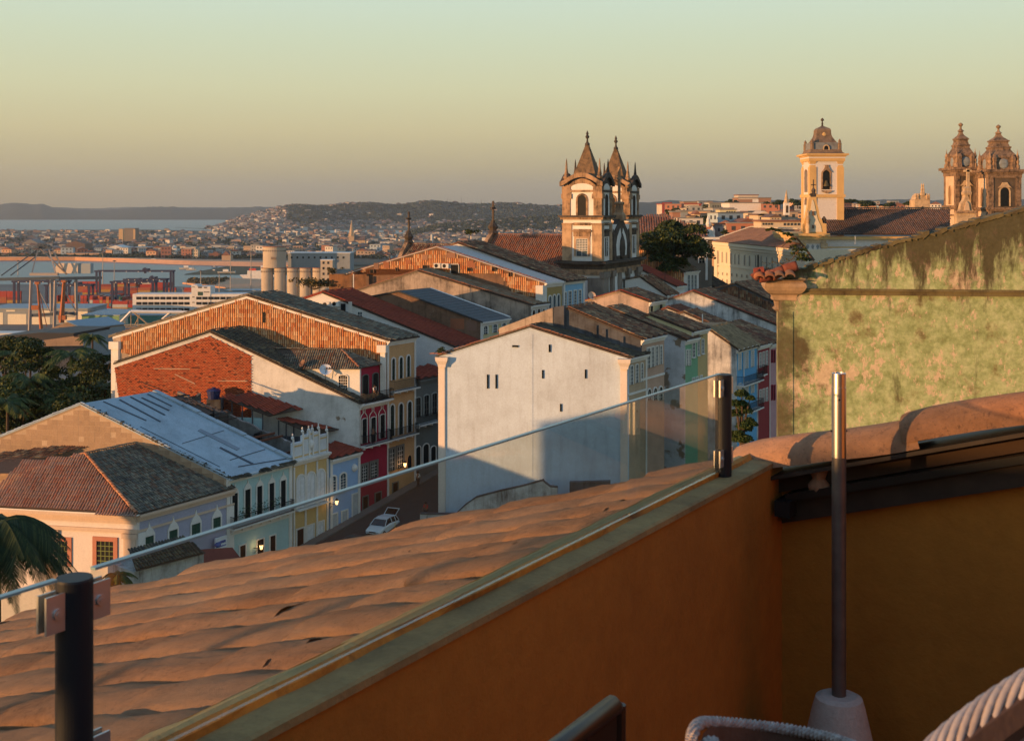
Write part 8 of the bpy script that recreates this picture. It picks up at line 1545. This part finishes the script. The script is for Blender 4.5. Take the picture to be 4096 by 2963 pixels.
# --- stone twin towers
YS = 255.0; tt_ = thing('stone_twin_tower_church', 'weathered stone church with two square towers and stepped curved tops at the right edge', 'church', at(3930, 950, YS))
def stower(ul, uc, ur, dv, Ys, main):
 s_ = lambda u, v, y=Ys: at(u, v, y); zz_ = lambda v: CZ - (v - dv - V0) / F * Ys; x0 = s_(uc, 0).x; x1 = s_(ur, 0).x; wf = x1 - x0; O = Vector((x0, Ys, 0)); dp = 6.4
 lx = s_(ul, 0).x; sd = Vector((-(x0 - s_(ul, 0, Ys + dp).x), dp, 0)); ft = Vector((wf, 0, 0)); cnr = [O, O + ft, O + ft + sd, O + sd]
 def ring(z0, z1, gr, mat, nm):
  c = sum(cnr, Vector()) / 4; k = 1 + gr / (wf / 2); p = [Vector((c.x + (q.x - c.x) * k, c.y + (q.y - c.y) * k, z0)) for q in cnr]; MB().prism(p, UP * (z1 - z0)).build(nm, mat, tt_)
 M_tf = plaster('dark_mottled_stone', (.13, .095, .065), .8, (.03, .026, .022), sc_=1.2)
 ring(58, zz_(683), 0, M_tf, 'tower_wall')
 sdn = sd.normalized(); nl = Vector((-sdn.y, sdn.x, 0)); nl = nl if nl.x < 0 else -nl; sl_ = sd.length
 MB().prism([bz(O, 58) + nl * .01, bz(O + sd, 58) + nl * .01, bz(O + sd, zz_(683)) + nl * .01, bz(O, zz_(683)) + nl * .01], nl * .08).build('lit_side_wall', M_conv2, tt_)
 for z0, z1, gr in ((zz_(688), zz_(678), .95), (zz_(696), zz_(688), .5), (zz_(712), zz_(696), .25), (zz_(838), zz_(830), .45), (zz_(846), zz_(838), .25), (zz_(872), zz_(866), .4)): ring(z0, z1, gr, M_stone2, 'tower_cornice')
 for q, dd in ((O, (0, 0)), (O + ft, (1, 0)), (O + sd, (0, 1)), (O + ft + sd, (1, 1))):
  ww = wf * .13; p = q - tX * (ww * dd[0]) - sdn * (ww * dd[1]); MB().prism([bz(p, 58) - tX * .15 - sdn * .15, bz(p, 58) + tX * (ww + .15) - sdn * .15, bz(p, 58) + tX * (ww + .15) + sdn * (ww + .15), bz(p, 58) - tX * .15 + sdn * (ww + .15)], UP * (zz_(700) - 58)).build('pilaster', M_stone2, tt_)
  MB().lathe(bz(p, zz_(716)) + tX * ww / 2 + sdn * ww / 2, [(ww * .8, 0), (ww * .85, .4), (ww * 1.15, .9), (ww * 1.2, 1.1)], 4, math.pi / 4).build('capital', M_stone2, tt_)
  MB().lathe(bz(p, zz_(678)) + tX * ww / 2 + sdn * ww / 2, [(.6, 0), (.5, .9), (.3, 1.1), (.45, 1.7), (.3, 2.2), (.42, 2.6), (.1, 3.6), (.02, 4.4)], 8).build('pinnacle', M_stone, tt_)
 win_m(tt_, O, tX, -tY, wf * .36, wf * .64, zz_(825), zz_(750), 1, M_goldst, M_dark, .35, None, name='belfry_opening'); MB().prism([O + tX * wf * .5 + UP * zz_(v) + tX * du - tY * .01 for du, v in ((-1.5, 752), (-.9, 742), (-.5, 730), (.5, 730), (.9, 742), (1.5, 752), (.9, 750), (-.9, 750))], -tY * .25).build('belfry_hood', M_goldst, tt_)
 win_m(tt_, O + sd + nl * .1, -sdn, nl, sl_ * .40, sl_ * .60, zz_(825), zz_(752), 1, M_goldst, plaster('ochre_louvre', (.25, .15, .08), .2), .22, None, name='side_opening')
 c = sum(cnr, Vector()) / 4; ctr = bz(c, zz_(678)); hw_ = wf / 2; ax = ft.normalized() * hw_; ay = sd * .5; h = lambda v: zz_(v) - ctr.z
 MB().lathe(ctr, [(r2 * .84, 0), (r2 * .84, h(640)), (r2 * .80, h(632))], 4, math.pi / 4, ax, ay).build('drum', M_stone2, tt_)
 st = [(.86, 632), (.86, 625), (.76, 616), (.64, 606), (.56, 598), (.56, 592), (.60, 590), (.60, 586), (.50, 583), (.50, 578), (.46, 576), (.46, 566), (.52, 565), (.52, 560), (.44, 558), (.36, 553), (.24, 548), (.16, 540), (.12, 532)]
 if not main: st = [(r_, v) for r_, v in st]
 MB().lathe(ctr, [(r_ * r2, h(v)) for r_, v in st], 4, math.pi / 4, ax, ay).build('stepped_cap', M_stone2, tt_); MB().lathe(ctr, [(.3, h(534)), (.75, h(530)), (.6, h(526)), (.28, h(522)), (.2, h(512)), (.5, h(506)), (.55, h(502)), (.3, h(498)), (.05, h(495))], 10).build('finial', M_stone, tt_)
 for (p, d_, nn_, w__) in ((O, tX, -tY, wf), (O + sd, -sdn, nl, sl_)):
  cc = bz(p, zz_(655)) + d_ * w__ * .5 + nn_ * (-w__ * .075); MB().lathe(cc, [(.1, -1.1), (.8, -.8), (1.05, 0), (.8, .8), (.1, 1.1)], 12, 0, d_, nn_ * .22).build('azulejo_oval', plaster('pale_blue_azulejo', (.26, .31, .34), .8, (.15, .14, .12), sc_=3), tt_)
  for s in (.2, .8): MB().lathe(bz(p, zz_(678)) + d_ * w__ * s + nn_ * (-w__ * .07), [(.7, 0), (.5, 1.5), (.7, 2.4), (.3, 3.2)], 6).build('scroll', M_stone2, tt_)
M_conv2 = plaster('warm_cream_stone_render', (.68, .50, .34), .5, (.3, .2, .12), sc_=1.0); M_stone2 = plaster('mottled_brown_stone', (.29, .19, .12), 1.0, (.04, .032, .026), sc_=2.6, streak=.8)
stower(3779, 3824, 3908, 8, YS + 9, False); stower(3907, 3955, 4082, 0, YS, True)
g4 = lambda u, v, y=YS - 1.5: at(u, v, y); MB().prism([g4(u, v) for u, v in ((3826, 980), (3905, 980), (3905, 848), (3896, 845), (3888, 835), (3886, 815), (3878, 800), (3872, 780), (3862, 778), (3856, 800), (3846, 815), (3842, 838), (3836, 848), (3826, 850))], tY * 1.5).build('front_gable', M_goldst, tt_)
MB().lathe(g4(3866, 780, YS - .8), [(1.1, 0), (1.2, .5), (.8, 1.0), (.9, 1.5), (.4, 1.8)], 4, math.pi / 4).box(g4(3874, 748, YS - .8) - tX * .35, tX * .6, tY * .5, UP * 3.9).box(g4(3874, 688, YS - .8) - tX * .9, tX * 1.6, tY * .5, UP * .45).build('gable_cross', M_goldst, tt_); MB().prism([g4(u, v, YS - 1.6) for u, v in ((3856, 842), (3878, 842), (3874, 815), (3866, 805), (3860, 815))], -tY * .2).build('gable_relief', M_conv2, tt_); MB().box(g4(3822, 853, YS - 1.8), tX * 4.6, tY * .5, UP * .5).build('gable_cornice', M_stone, tt_)
sm = thing('small_twin_spired_church', 'small golden stone church front with two close pointed turrets on the right skyline', 'church', at(3690, 835, 360)); s4 = lambda u, v: at(u, v, 360)
MB().prism([s4(u, v) for u, v in ((3660, 870), (3720, 870), (3720, 798), (3716, 792), (3712, 780), (3704, 774), (3680, 774), (3672, 782), (3664, 798), (3660, 800))], tY * 5).build('front', M_goldst, sm)
for u in (3687, 3694): MB().lathe(s4(u, 782), [(.5, 0), (.42, 1.0), (.3, 1.4), (.38, 1.9), (.2, 2.5), (.28, 3.0), (.05, 3.8)], 6).build('turret', M_goldst, sm)
for u in (3663, 3716, 3672, 3708): MB().lathe(s4(u, 796), [(.4, 0), (.3, .6), (.4, 1.0), (.08, 1.7)], 6).build('pinnacle', M_goldst, sm)
win_m(sm, s4(3690, 870), tX, -tY, -.5, .5, s4(0, 836).z, s4(0, 826).z, 1, M_goldst, M_dark, .1, None)
def tree(label, u, v, Y, w_, h_, mat=None, n=16, per=260, size=.2, trunk=4.0, seed=1, kind='broadleaf_tree', vn=None):
 rs_ = random.Random(seed); s = Y / F; base = at(u, v, Y) - UP * (h_ * s * .5 + trunk); t = thing(kind, label, 'tree', base); cs = []; rr = []
 for _ in range(n): a = rs_.uniform(0, 6.28); r = rs_.random() ** .6; cs.append(at(u, v, Y) + Vector((math.cos(a) * r * w_ * s * .42, math.sin(a) * r * w_ * s * .32, rs_.uniform(-.45, .42) * h_ * s))); rr.append(max(w_, h_ * .62) * s * rs_.uniform(.14, .24))
 m = MB(); top = at(u, v, Y); m.path([base, base.lerp(top, .45) + Vector((.1, 0, 0)), top], [.28, .2, .08], 7); m.build('trunk', M_wood, t)
 br = MB()
 for c in cs[:9]: br.path([base.lerp(top, .5), base.lerp(top, .5).lerp(c, .5) + UP * .2, c], [.1, .06, .02], 5)
 br.build('branches', M_wood, t); clumps('crown', cs, rr, per, size, mat or M_leaf, t, .8); return t
tree('big dark round tree between the twin-spired church and the cloister block', 2690, 985, 190, 290, 190, n=34, per=420, size=.26, seed=3, trunk=5)
tree('dark green bushy tree behind the right glass post', 2965, 1660, 60, 110, 210, n=26, per=420, size=.075, seed=5, trunk=1.5, mat=M_leafd)
for k, (u, v, Y, w_, h_, lb) in enumerate(((300, 1560, 128, 300, 260, 'big shadowy leafy tree left of the brick gable, centre of the grove'), (120, 1480, 135, 260, 240, 'leafy tree at the left, behind the block gable roof'), (390, 1490, 145, 180, 150, 'leafy tree touching the corner of the tile-hung gable'), (60, 1640, 122, 240, 220, 'leafy tree at the left edge above the block gable'), (330, 1650, 120, 260, 120, 'low leafy tree just over the block gable peak'), (20, 1400, 160, 200, 100, 'leafy tree at the far left below the black roof'))):
 tree(lb, u, v, Y, w_, h_, n=18, per=330, size=.17, seed=20 + k, trunk=8, mat=M_leaf)
ug = []
for _ in range(170): ug.append(at(random.uniform(-60, 470), random.uniform(1480, 1760), random.uniform(122, 150)) - UP * 1.5)
clumps('grove_undergrowth', ug, [random.uniform(1.4, 2.6) for _ in ug], 150, .2, M_leafd, kind='stuff')
def palm(label, u, v, Y, fl, nf=18, seed=1, droop=1.0, lean=0.0, trunk=8.0, mat=None, wind=None, tr=.16, leafw=1.0, nlf=26):
 rs_ = random.Random(seed); top = at(u, v, Y); t = thing('palm_tree', label, 'palm tree', top - UP * trunk); m = MB(); m.path([top - UP * trunk + Vector((lean, 0, 0)), top - UP * trunk * .5 + Vector((lean * .3, 0, 0)), top], [tr * 1.4, tr, tr * .8], 8); m.build('trunk', M_wood, t)
 for k in range(nf):
  a = 2 * math.pi * k / nf + rs_.uniform(-.2, .2); el = rs_.uniform(.0, 1.1); L_ = fl * rs_.uniform(.8, 1.1); d = Vector((math.cos(a), math.sin(a), 0)); 
  if wind: d = (d + wind * .9).normalized()
  pts = []
  for i in range(9): q = i / 8; pts.append(top + d * (L_ * q * math.cos(el * (1 - q * .5))) + UP * (L_ * (math.sin(el) * q - droop * .75 * q * q)) + (wind or Vector()) * (L_ * .25 * q * q))
  f = MB(); f.path(pts, [.035 * (1 - i / 10) for i in range(9)], 4)
  for i in range(2, nlf):
   q = i / nlf; j = min(7, int(q * 8)); p = pts[j].lerp(pts[j + 1], q * 8 - j); tg = (pts[j + 1] - pts[j]).normalized(); sd = tg.cross(UP).normalized(); ll = L_ * .30 * math.sin(math.pi * (.12 + q * .82)) 
   for s in (-1, 1): e_ = p + (sd * s * .75 + tg * .55 - UP * (.45 + rs_.random() * .35)).normalized() * ll; wv = tg * (.028 * leafw); f.quad(p - wv, p + wv, p.lerp(e_, .6) + wv * .9 - UP * ll * .02, e_)
  f.build('frond', mat or M_leafp, t)
M_leafp = foliage('palm_leaf', (.02, .04, .008), (.04, .065, .012), (.09, .10, .02))
for k, (u, v, Y, fl, lb) in enumerate(((285, 1420, 130, 3.4, 'tall palm with pale trunk rising from the middle of the grove'), (120, 1520, 126, 3.2, 'palm with drooping fronds at the left of the grove'), (420, 1540, 132, 3.0, 'palm leaning beside the brick gable'), (370, 1350, 175, 2.8, 'palm crown under the brown gabled shed'), (60, 1420, 140, 3.0, 'palm high at the left edge'), (30, 1610, 118, 3.0, 'palm low at the left edge above the block gable'), (250, 1600, 122, 3.0, 'palm in the shade just over the block gable roof'))): palm(lb, u, v, Y, fl, 16, 40 + k, leafw=2.4)
palm('big dark windswept palm crown at the lower left in front of the peach wall', -10, 2110, 50, 3.1, 80, 77, 1.35, trunk=9, wind=Vector((.34, .1, -.16)), leafw=1.3, nlf=64, mat=foliage('shaded_palm_leaf', (.010, .022, .005), (.018, .032, .007), (.05, .06, .014)))
palm('small palm top peeping over the salmon roof beside the nearer post', 470, 2305, 52, .95, 22, 78, 1.3, trunk=5, leafw=1.0, nlf=30)
def sprig(label, P, n, r, mat, size, hgt=.6):
 t = thing('wild_plant', label, 'plant', P); m = MB(); tips = []
 for i in range(n): a = random.uniform(0, 6.28); q = P + Vector((math.cos(a) * r * random.random(), math.sin(a) * r * .5, hgt * random.uniform(.4, 1))); m.path([P, P.lerp(q, .5) + Vector((0, 0, .08)), q], [.02, .015, .006], 4); tips.append(q)
 m.build('stems', M_wood, t); clumps('leaves', tips, [r * .35] * n, 22, size, mat, t)
sprig('green fern growing on the left eave of the big white gable', hit(1765, 1418, WB.A - D1 * .2, G), 10, .9, M_scrubg if 'M_scrubg' in globals() else M_leaf, .09)
sprig('weeds on the brown stained block edge', at(1330, 1100, 148), 12, 1.4, M_scrub, .12, .8); sprig('scrub on top of the brown block by the silos', at(1255, 1160, 150), 26, 3.2, M_scrub, .2, 1.2)
sprig('weeds around the cross on the far church gable', at(1880, 942, 166), 12, 1.5, M_leaf, .14, .7)
bt = thing('wild_bush', 'bare-stemmed bush leaning out over the corner of the green gable wall', 'plant', gp(3245, 1040)); m = MB()
root = gp(3255, 1042) - GN * .2
for (pts, r_) in (([(3255, 1042), (3215, 985), (3180, 950), (3135, 930), (3090, 918)], .03), ([(3250, 1040), (3215, 1020), (3180, 1010)], .02), ([(3215, 985), (3190, 1000), (3170, 1040), (3120, 1060)], .015), ([(3180, 950), (3150, 960), (3130, 990)], .012), ([(3245, 1040), (3225, 1030), (3200, 1045)], .012)): m.path([gp(*p) + GN * random.uniform(-.2, .3) for p in pts], [r_ * (1 - .15 * i) for i in range(len(pts))], 5)
m.build('stems', M_wood, bt); lf = [gp(u, v) + GN * random.uniform(-.1, .4) for u, v in ((3140, 935), (3110, 922), (3085, 915), (3165, 955), (3175, 985), (3188, 1000), (3200, 1018), (3180, 1015), (3215, 1030), (3225, 1038), (3160, 940), (3210, 1000), (3150, 965), (3195, 1035), (3070, 920))]
clumps('leaves', lf, [.09, .08, .07, .08, .10, .13, .15, .12, .14, .10, .08, .10, .06, .12, .05], 60, .028, M_leaf, bt)
lf = [gp(u, v) + GN * .2 for u, v in ((3120, 1055), (3090, 1050), (3070, 1075), (3140, 1040), (3110, 1080), (3160, 1060), (3085, 1095), (3060, 1050))]; clumps('fine_leaves', lf, [.10] * 8, 16, .020, M_scrub, bt)
def car(label, P, yaw, paint, hatch_open, name='parked_car'):
 t = thing(name, label, 'car', P); R = Matrix.Rotation(yaw, 3, 'Z'); X = lambda x, y, z: P + R @ Vector((x, y, z))
 prof = [(-2.0, .45, .62, .30, .72), (-1.95, .40, .84, .28, .80), (-1.6, .30, .95, .25, .84), (-.9, .25, 1.0, .25, .86), (0, .25, 1.02, .25, .87), (.8, .25, .98, .25, .86), (1.3, .28, .90, .26, .84), (1.75, .32, .78, .28, .80), (1.98, .40, .62, .30, .70)]
 V = []; Fc = []; k = 8
 for (x, zb_, zt_, zs_, w_) in prof: V += [X(x, -w_ * .92, zb_), X(x, -w_, zb_ + .15), X(x, -w_, zt_ - .12), X(x, -w_ * .88, zt_), X(x, w_ * .88, zt_), X(x, w_, zt_ - .12), X(x, w_, zb_ + .15), X(x, w_ * .92, zb_)]
 for i in range(len(prof) - 1):
  for j in range(k): Fc.append((i * k + j, i * k + (j + 1) % k, (i + 1) * k + (j + 1) % k, (i + 1) * k + j))
 Fc += [tuple(range(k)), tuple(range((len(prof) - 1) * k, len(prof) * k))]; MB().add(V, Fc).build('body', paint, t, smooth=False)
 cab = [(-1.75, .95, .80), (-1.45, 1.38, .64), (-.3, 1.47, .62), (.35, 1.40, .63), (1.0, .98, .78)]; V = []; 
 for x, z, w_ in cab: V += [X(x, -w_, z), X(x, w_, z)]
 Vb = [X(x, -.80, .93) for x, _, _ in cab] + [X(x, .80, .93) for x, _, _ in cab]
 MB().add(V, [(0, 1, 3, 2)] if not hatch_open else [(0, 1, 3, 2)]).add(V, [(6, 7, 9, 8)]).add([X(-1.72, -.8, .94), X(-1.45, -.64, 1.38), X(-.3, -.62, 1.47), X(.35, -.63, 1.40), X(1.0, -.78, .96)], [(0, 1, 2, 3, 4)]).add([X(-1.72, .8, .94), X(-1.45, .64, 1.38), X(-.3, .62, 1.47), X(.35, .63, 1.40), X(1.0, .78, .96)], [(0, 1, 2, 3, 4)]).build('windows', flat('car_glass', (.01, .012, .014), .08, 0, .7), t)
 MB().prism([X(-1.47, -.65, 1.385), X(-.3, -.63, 1.475), X(.36, -.64, 1.405), X(.36, .64, 1.405), X(-.3, .63, 1.475), X(-1.47, .65, 1.385)], UP * .03).build('roof', paint, t)
 m = MB()
 for s in (-1, 1):
  for a, b__ in (((-1.74, .81 * s, .95), (-1.46, .655 * s, 1.39)), ((-.35, .66 * s, 1.46), (-.4, .83 * s, .98)), ((.36, .65 * s, 1.41), (1.0, .80 * s, .97)), ((-1.1, .67 * s, 1.40), (-1.15, .83 * s, .98))): m.tube(X(*a), X(*b__), .035, n=4)
 m.build('pillars', paint, t)
 for x in (-1.25, 1.25):
  for s in (-1, 1): wh = MB().tube(X(x, s * .66, .31), X(x, s * .86, .31), .31, n=18).build('tyre', flat('tyre_rubber', (.02, .02, .02), .8), t); MB().tube(X(x, s * .861, .31), X(x, s * .87, .31), .19, n=12).build('rim', M_chrome, wh)
 for s in (-1, 1): MB().prism([X(1.88, s * .42, .58), X(1.80, s * .76, .60), X(1.72, s * .76, .72), X(1.84, s * .42, .70)], R @ Vector((.09, 0, .0))).build('headlight', flat('headlight', (.6, .62, .62), .1, 0, .8), t)
 MB().prism([X(1.97, -.34, .55), X(1.97, .34, .55), X(1.93, .34, .64), X(1.93, -.34, .64)], R @ Vector((.05, 0, 0))).box(X(1.965, -.5, .36), R @ Vector((0, 1.0, 0)), R @ Vector((.03, 0, 0)), UP * .1).build('grille', M_iron, t); MB().box(X(2.0, -.2, .44), R @ Vector((0, .4, 0)), R @ Vector((.02, 0, 0)), UP * .1).build('number_plate', flat('plate_grey', (.5, .5, .5)), t)
 if hatch_open:
  m = MB(); a, b__, c_, d_ = X(-1.45, -.6, 1.40), X(-1.45, .6, 1.40), X(-2.2, .62, 1.85), X(-2.2, -.62, 1.85); m.path([a, d_, c_, b__, a], .045, 5); h_ = m.build('open_hatch', paint, t); MB().quad(a, b__, c_, d_).build('hatch_glass', flat('car_glass', W0), h_)
 return t
Pcar = at(1530, 2095, 110.5); Pcar.z = zs(Pcar.y) + .02
car('white hatchback with its tailgate raised, parked nose downhill by the crimson house', Pcar, math.radians(-112), flat('white_car_paint', (.62, .64, .66), .25, 0, .6, .03), True)
Pc2 = at(1400, 2165, 106.2); Pc2.z = zs(Pc2.y) + .02; car('black car in deep shade just left of the white hatchback', Pc2, math.radians(-118), flat('black_car_paint', (.012, .013, .015), .3, 0, .5), False)
def person(label, P, yaw, pose, shirt, trousers, h=1.7, arms=((-.05, .1), (.05, .1))):
 """one skinned body; garments as thin shells over it"""
 s = h / 1.7; R = Matrix.Rotation(yaw, 3, 'Z'); t = thing('person', label, 'person', P, None); t['category'] = 'person'
 J = {'pel': (0, 0, .92), 'wst': (0, 0, 1.08), 'chs': (0, .01, 1.30), 'nck': (0, .01, 1.47), 'hd': (0, -.02, 1.58), 'top': (0, -.02, 1.68)}
 for k_, sx in (('l', -1), ('r', 1)):
  st = pose * sx; J['hp' + k_] = (sx * .09, 0, .88); J['kn' + k_] = (sx * .10, -.05 - .1 * st, .48); J['an' + k_] = (sx * .10, .02 + .12 * st, .08); J['to' + k_] = (sx * .11, -.13 + .12 * st, .03); J['sh' + k_] = (sx * .18, .01, 1.40); ay = arms[0 if sx < 0 else 1]; J['el' + k_] = (sx * (.24), -.04 + ay[0], 1.13); J['wr' + k_] = (sx * .22, -.22 * (ay[1] > .05) - .05, 1.13 - .2 * (1 - ay[1] * 2)); J['hn' + k_] = (sx * .20, -.30 * (ay[1] > .05) - .06, 1.10 - .24 * (1 - ay[1] * 2))
 rad = {'pel': .14, 'wst': .125, 'chs': .15, 'nck': .055, 'hd': .095, 'top': .07, 'hp': .095, 'kn': .06, 'an': .04, 'to': .035, 'sh': .065, 'el': .042, 'wr': .03, 'hn': .035}; names = list(J); idx = {n: i for i, n in enumerate(names)}
 Ed = [('pel', 'wst'), ('wst', 'chs'), ('chs', 'nck'), ('nck', 'hd'), ('hd', 'top')] + [e_ for k_ in 'lr' for e_ in (('pel', 'hp' + k_), ('hp' + k_, 'kn' + k_), ('kn' + k_, 'an' + k_), ('an' + k_, 'to' + k_), ('chs', 'sh' + k_), ('sh' + k_, 'el' + k_), ('el' + k_, 'wr' + k_), ('wr' + k_, 'hn' + k_))]
 def skin(nm, sel, mat, grow):
  use = [n for n in names if sel(n)]; ii = {n: i for i, n in enumerate(use)}; me = bpy.data.meshes.new(nm); me.from_pydata([tuple(R @ (Vector(J[n]) * s)) for n in use], [(ii[a], ii[b]) for a, b in Ed if a in ii and b in ii], []); me.materials.append(mat); o = new_obj(nm, me, t); md = o.modifiers.new('skin', 'SKIN')
  for i, n in enumerate(use): r = rad.get(n, rad.get(n[:2], .05)) * s * grow; me.skin_vertices[0].data[i].radius = (r, r * (.72 if n in ('pel', 'wst', 'chs') else 1))
  me.skin_vertices[0].data[0].use_root = True; o.modifiers.new('sub', 'SUBSURF').levels = 1; o.modifiers['sub'].render_levels = 1; return o
 skin('body', lambda n: True, flat('brown_skin', (.18, .09, .055), .6), 1.0); skin('shirt', lambda n: n in ('pel', 'wst', 'chs', 'shl', 'shr', 'ell', 'elr'), shirt, 1.12); skin('trousers', lambda n: n in ('pel', 'hpl', 'hpr', 'knl', 'knr', 'anl', 'anr'), trousers, 1.15)
 q = P + R @ (Vector(J['hd']) * s); MB().lathe(q + UP * .0 + R @ Vector((0, .02, 0)), [(.098 * s, -.02), (.105 * s, .05), (.09 * s, .11), (.03 * s, .135)], 10).build('hair', flat('black_hair', (.01, .008, .007), .6), t); MB().tube(q + R @ Vector((0, -.09, .0)), q + R @ Vector((0, -.125, -.015)), .016, .012, n=6).build('nose', flat('brown_skin', W0), t); return t
wsh_, rsh_ = flat('white_shirt', (.6, .6, .6), .8), flat('red_shirt', (.5, .04, .04), .8); dk = flat('dark_trousers', (.03, .03, .04), .8); bs = flat('dark_blouse', (.06, .05, .055), .8)
pb1 = hit(1499, 1600, H4.B + N1 * .28, D1); pb1.z = hit(1498, 1603, H4.B, D1).z + .005; person('person in a white shirt standing on the topmost balcony of the crimson house', pb1, .9, .1, wsh_, dk, 1.65)
pb2 = hit(1492, 1765, H4.B + N1 * .32, D1); pb2.z = hit(1494, 1770, H4.B, D1).z + .005; person('person in dark clothes leaning at the middle balcony rail of the crimson house', pb2, .9, .0, bs, dk, 1.7, ((-.1, .2), (-.1, .2)))
pb3 = at(1703, 2050, 113.5); pb3.z = zs(pb3.y) + .01; person('person in a red shirt standing in the shaded street near the white building corner', pb3, -.5, .5, rsh_, dk, 1.7)
pb4 = at(1672, 1990, 121); pb4.z = zs(pb4.y) + .01; person('person in a pale shirt farther up the shaded street', pb4, 2.5, .5, wsh_, dk, 1.7)
for k, (u, v) in enumerate(((1580, 2060), (1700, 2045))): p = at(u, v + 45, 108.5 + 2 * k); p.z = zs(p.y); t = thing('street_bollard', ('thin yellow pole by the white hatchback', 'thin yellow bent pole near the short white street wall')[k], 'pole', p); m = MB(); m.tube(p, p + UP * 1.9, .03, n=6); m.build('pole', flat('yellow_pole_paint', (.5, .36, .08)), t)
lw_ = thing('low_tiled_kiosk', 'low kiosk with a small tile roof seen just above the salmon roof edge', 'building', at(700, 2320, 78)); k0 = at(545, 2285, 76); k1 = at(825, 2285, 80); kk = (k1 - k0); kk.z = 0; k1 = k0 + kk; sd_ = Vector((kk.y, -kk.x, 0)).normalized(); ap0, ap1 = k0 + kk * .12 + sd_ * -2.0 + UP * .9, k1 - kk * .1 - sd_ * 2.0 + UP * .9
fr4 = [k0, k1, ap1, ap0]; MB().quad(*fr4).build('roof', M_deck, lw_); nn = (k1 - k0).cross(ap0 - k0).normalized(); nn = nn if nn.z > 0 else -nn; field(lw_, 'roof_tile', ap0, kk.normalized(), (k0 - ap0 - kk.normalized() * (k0 - ap0).dot(kk.normalized())), nn, fr4, .23, .42, barrel_t(.19, .45, h=.08), M_tile_d, indiv=0, lift=.03)
MB().box(bz(k0, k0.z - 3.2) - sd_ * .3, kk, -sd_ * 3.2, UP * 3.1).build('wall', M_white_st, lw_)
aw = thing('red_awning', 'dark red awning strip at the foot of the pale teal house', 'awning', at(860, 2275, 84)); a, b_ = at(800, 2262, 84), at(975, 2248, 88); MB().prism([a, b_, b_ + UP * .9 + Vector((-1, .6, 0)), a + UP * .9 + Vector((-1, .6, 0))], UP * .05).build('canopy', flat('dark_red_awning', (.16, .04, .03), .8), aw); MB().tube(a, a - UP * 2.6, .04, n=6).tube(b_, b_ - UP * 2.6, .04, n=6).build('posts', M_iron, aw)
nbh = thing('added_shade_house', 'unseen plain white house, added past the left edge to shade the white gable', 'house', Vector((-64, 62, 44))); MB().box(Vector((-70, 55, 40)), Vector((12, 0, 0)), Vector((0, 15, 0)), UP * 30).build('wall', M_white, nbh); MB().prism([Vector((-70.4, 54.6, 70)), Vector((-70.4, 70.4, 70)), Vector((-70.4, 62.5, 72.6))], Vector((12.8, 0, 0))).build('roof', M_tile_b, nbh)  # unseen block, placed and sized so its shadow falls on the white gable
for k, (u, v, Y, hh, lb) in enumerate(((2660, 1170, 160, 3.0, 'thin television aerial over the small green tinted house'), (2810, 1300, 128, 1.2, 'short white pipe on the sandy yellow house roof'), (2551, 1392, 112, 1.1, 'short white pipe on the end of the white building roof'), (2382, 1246, 125, .8, 'tiny white pipe on the brown tile roof of the charcoal house'), (2095, 1000, 150, 2.2, 'television aerial on the dark tile roof left of the twin-spired church'))):
 p = at(u, v, Y); t = thing('roof_aerial' if 'aerial' in lb else 'vent_pipe', lb, 'aerial' if 'aerial' in lb else 'pipe', p - UP * .5); m = MB(); m.tube(p - UP * .5, p + UP * hh, .03 if 'aerial' in lb else .06, n=6)
 if 'aerial' in lb:
  for q in range(5): m.tube(p + UP * (hh - .15 - q * .12) - tX * (.35 + q * .06), p + UP * (hh - .15 - q * .12) + tX * (.35 + q * .06), .014, n=4)
 m.build('mast', M_trim if 'white' in lb else M_iron, t)
hz = MB().box(Vector((-4200, -300, -8)), Vector((9000, 0, 0)), Vector((0, 16500, 0)), UP * 420).build('haze', bpy.data.materials.new('haze_air'), None, loc=Vector((0, 0, 0)), kind='stuff')
hm = hz.data.materials[0]; hm.use_nodes = True; N, L = nodes(hm); N.clear(); o_ = N.new('ShaderNodeOutputMaterial'); pv = N.new('ShaderNodeVolumePrincipled'); pv.inputs['Density'].default_value = 0.00005; pv.inputs['Color'].default_value = (.70, .82, .95, 1); pv.inputs['Anisotropy'].default_value = .2; L.new(pv.outputs[0], o_.inputs['Volume'])
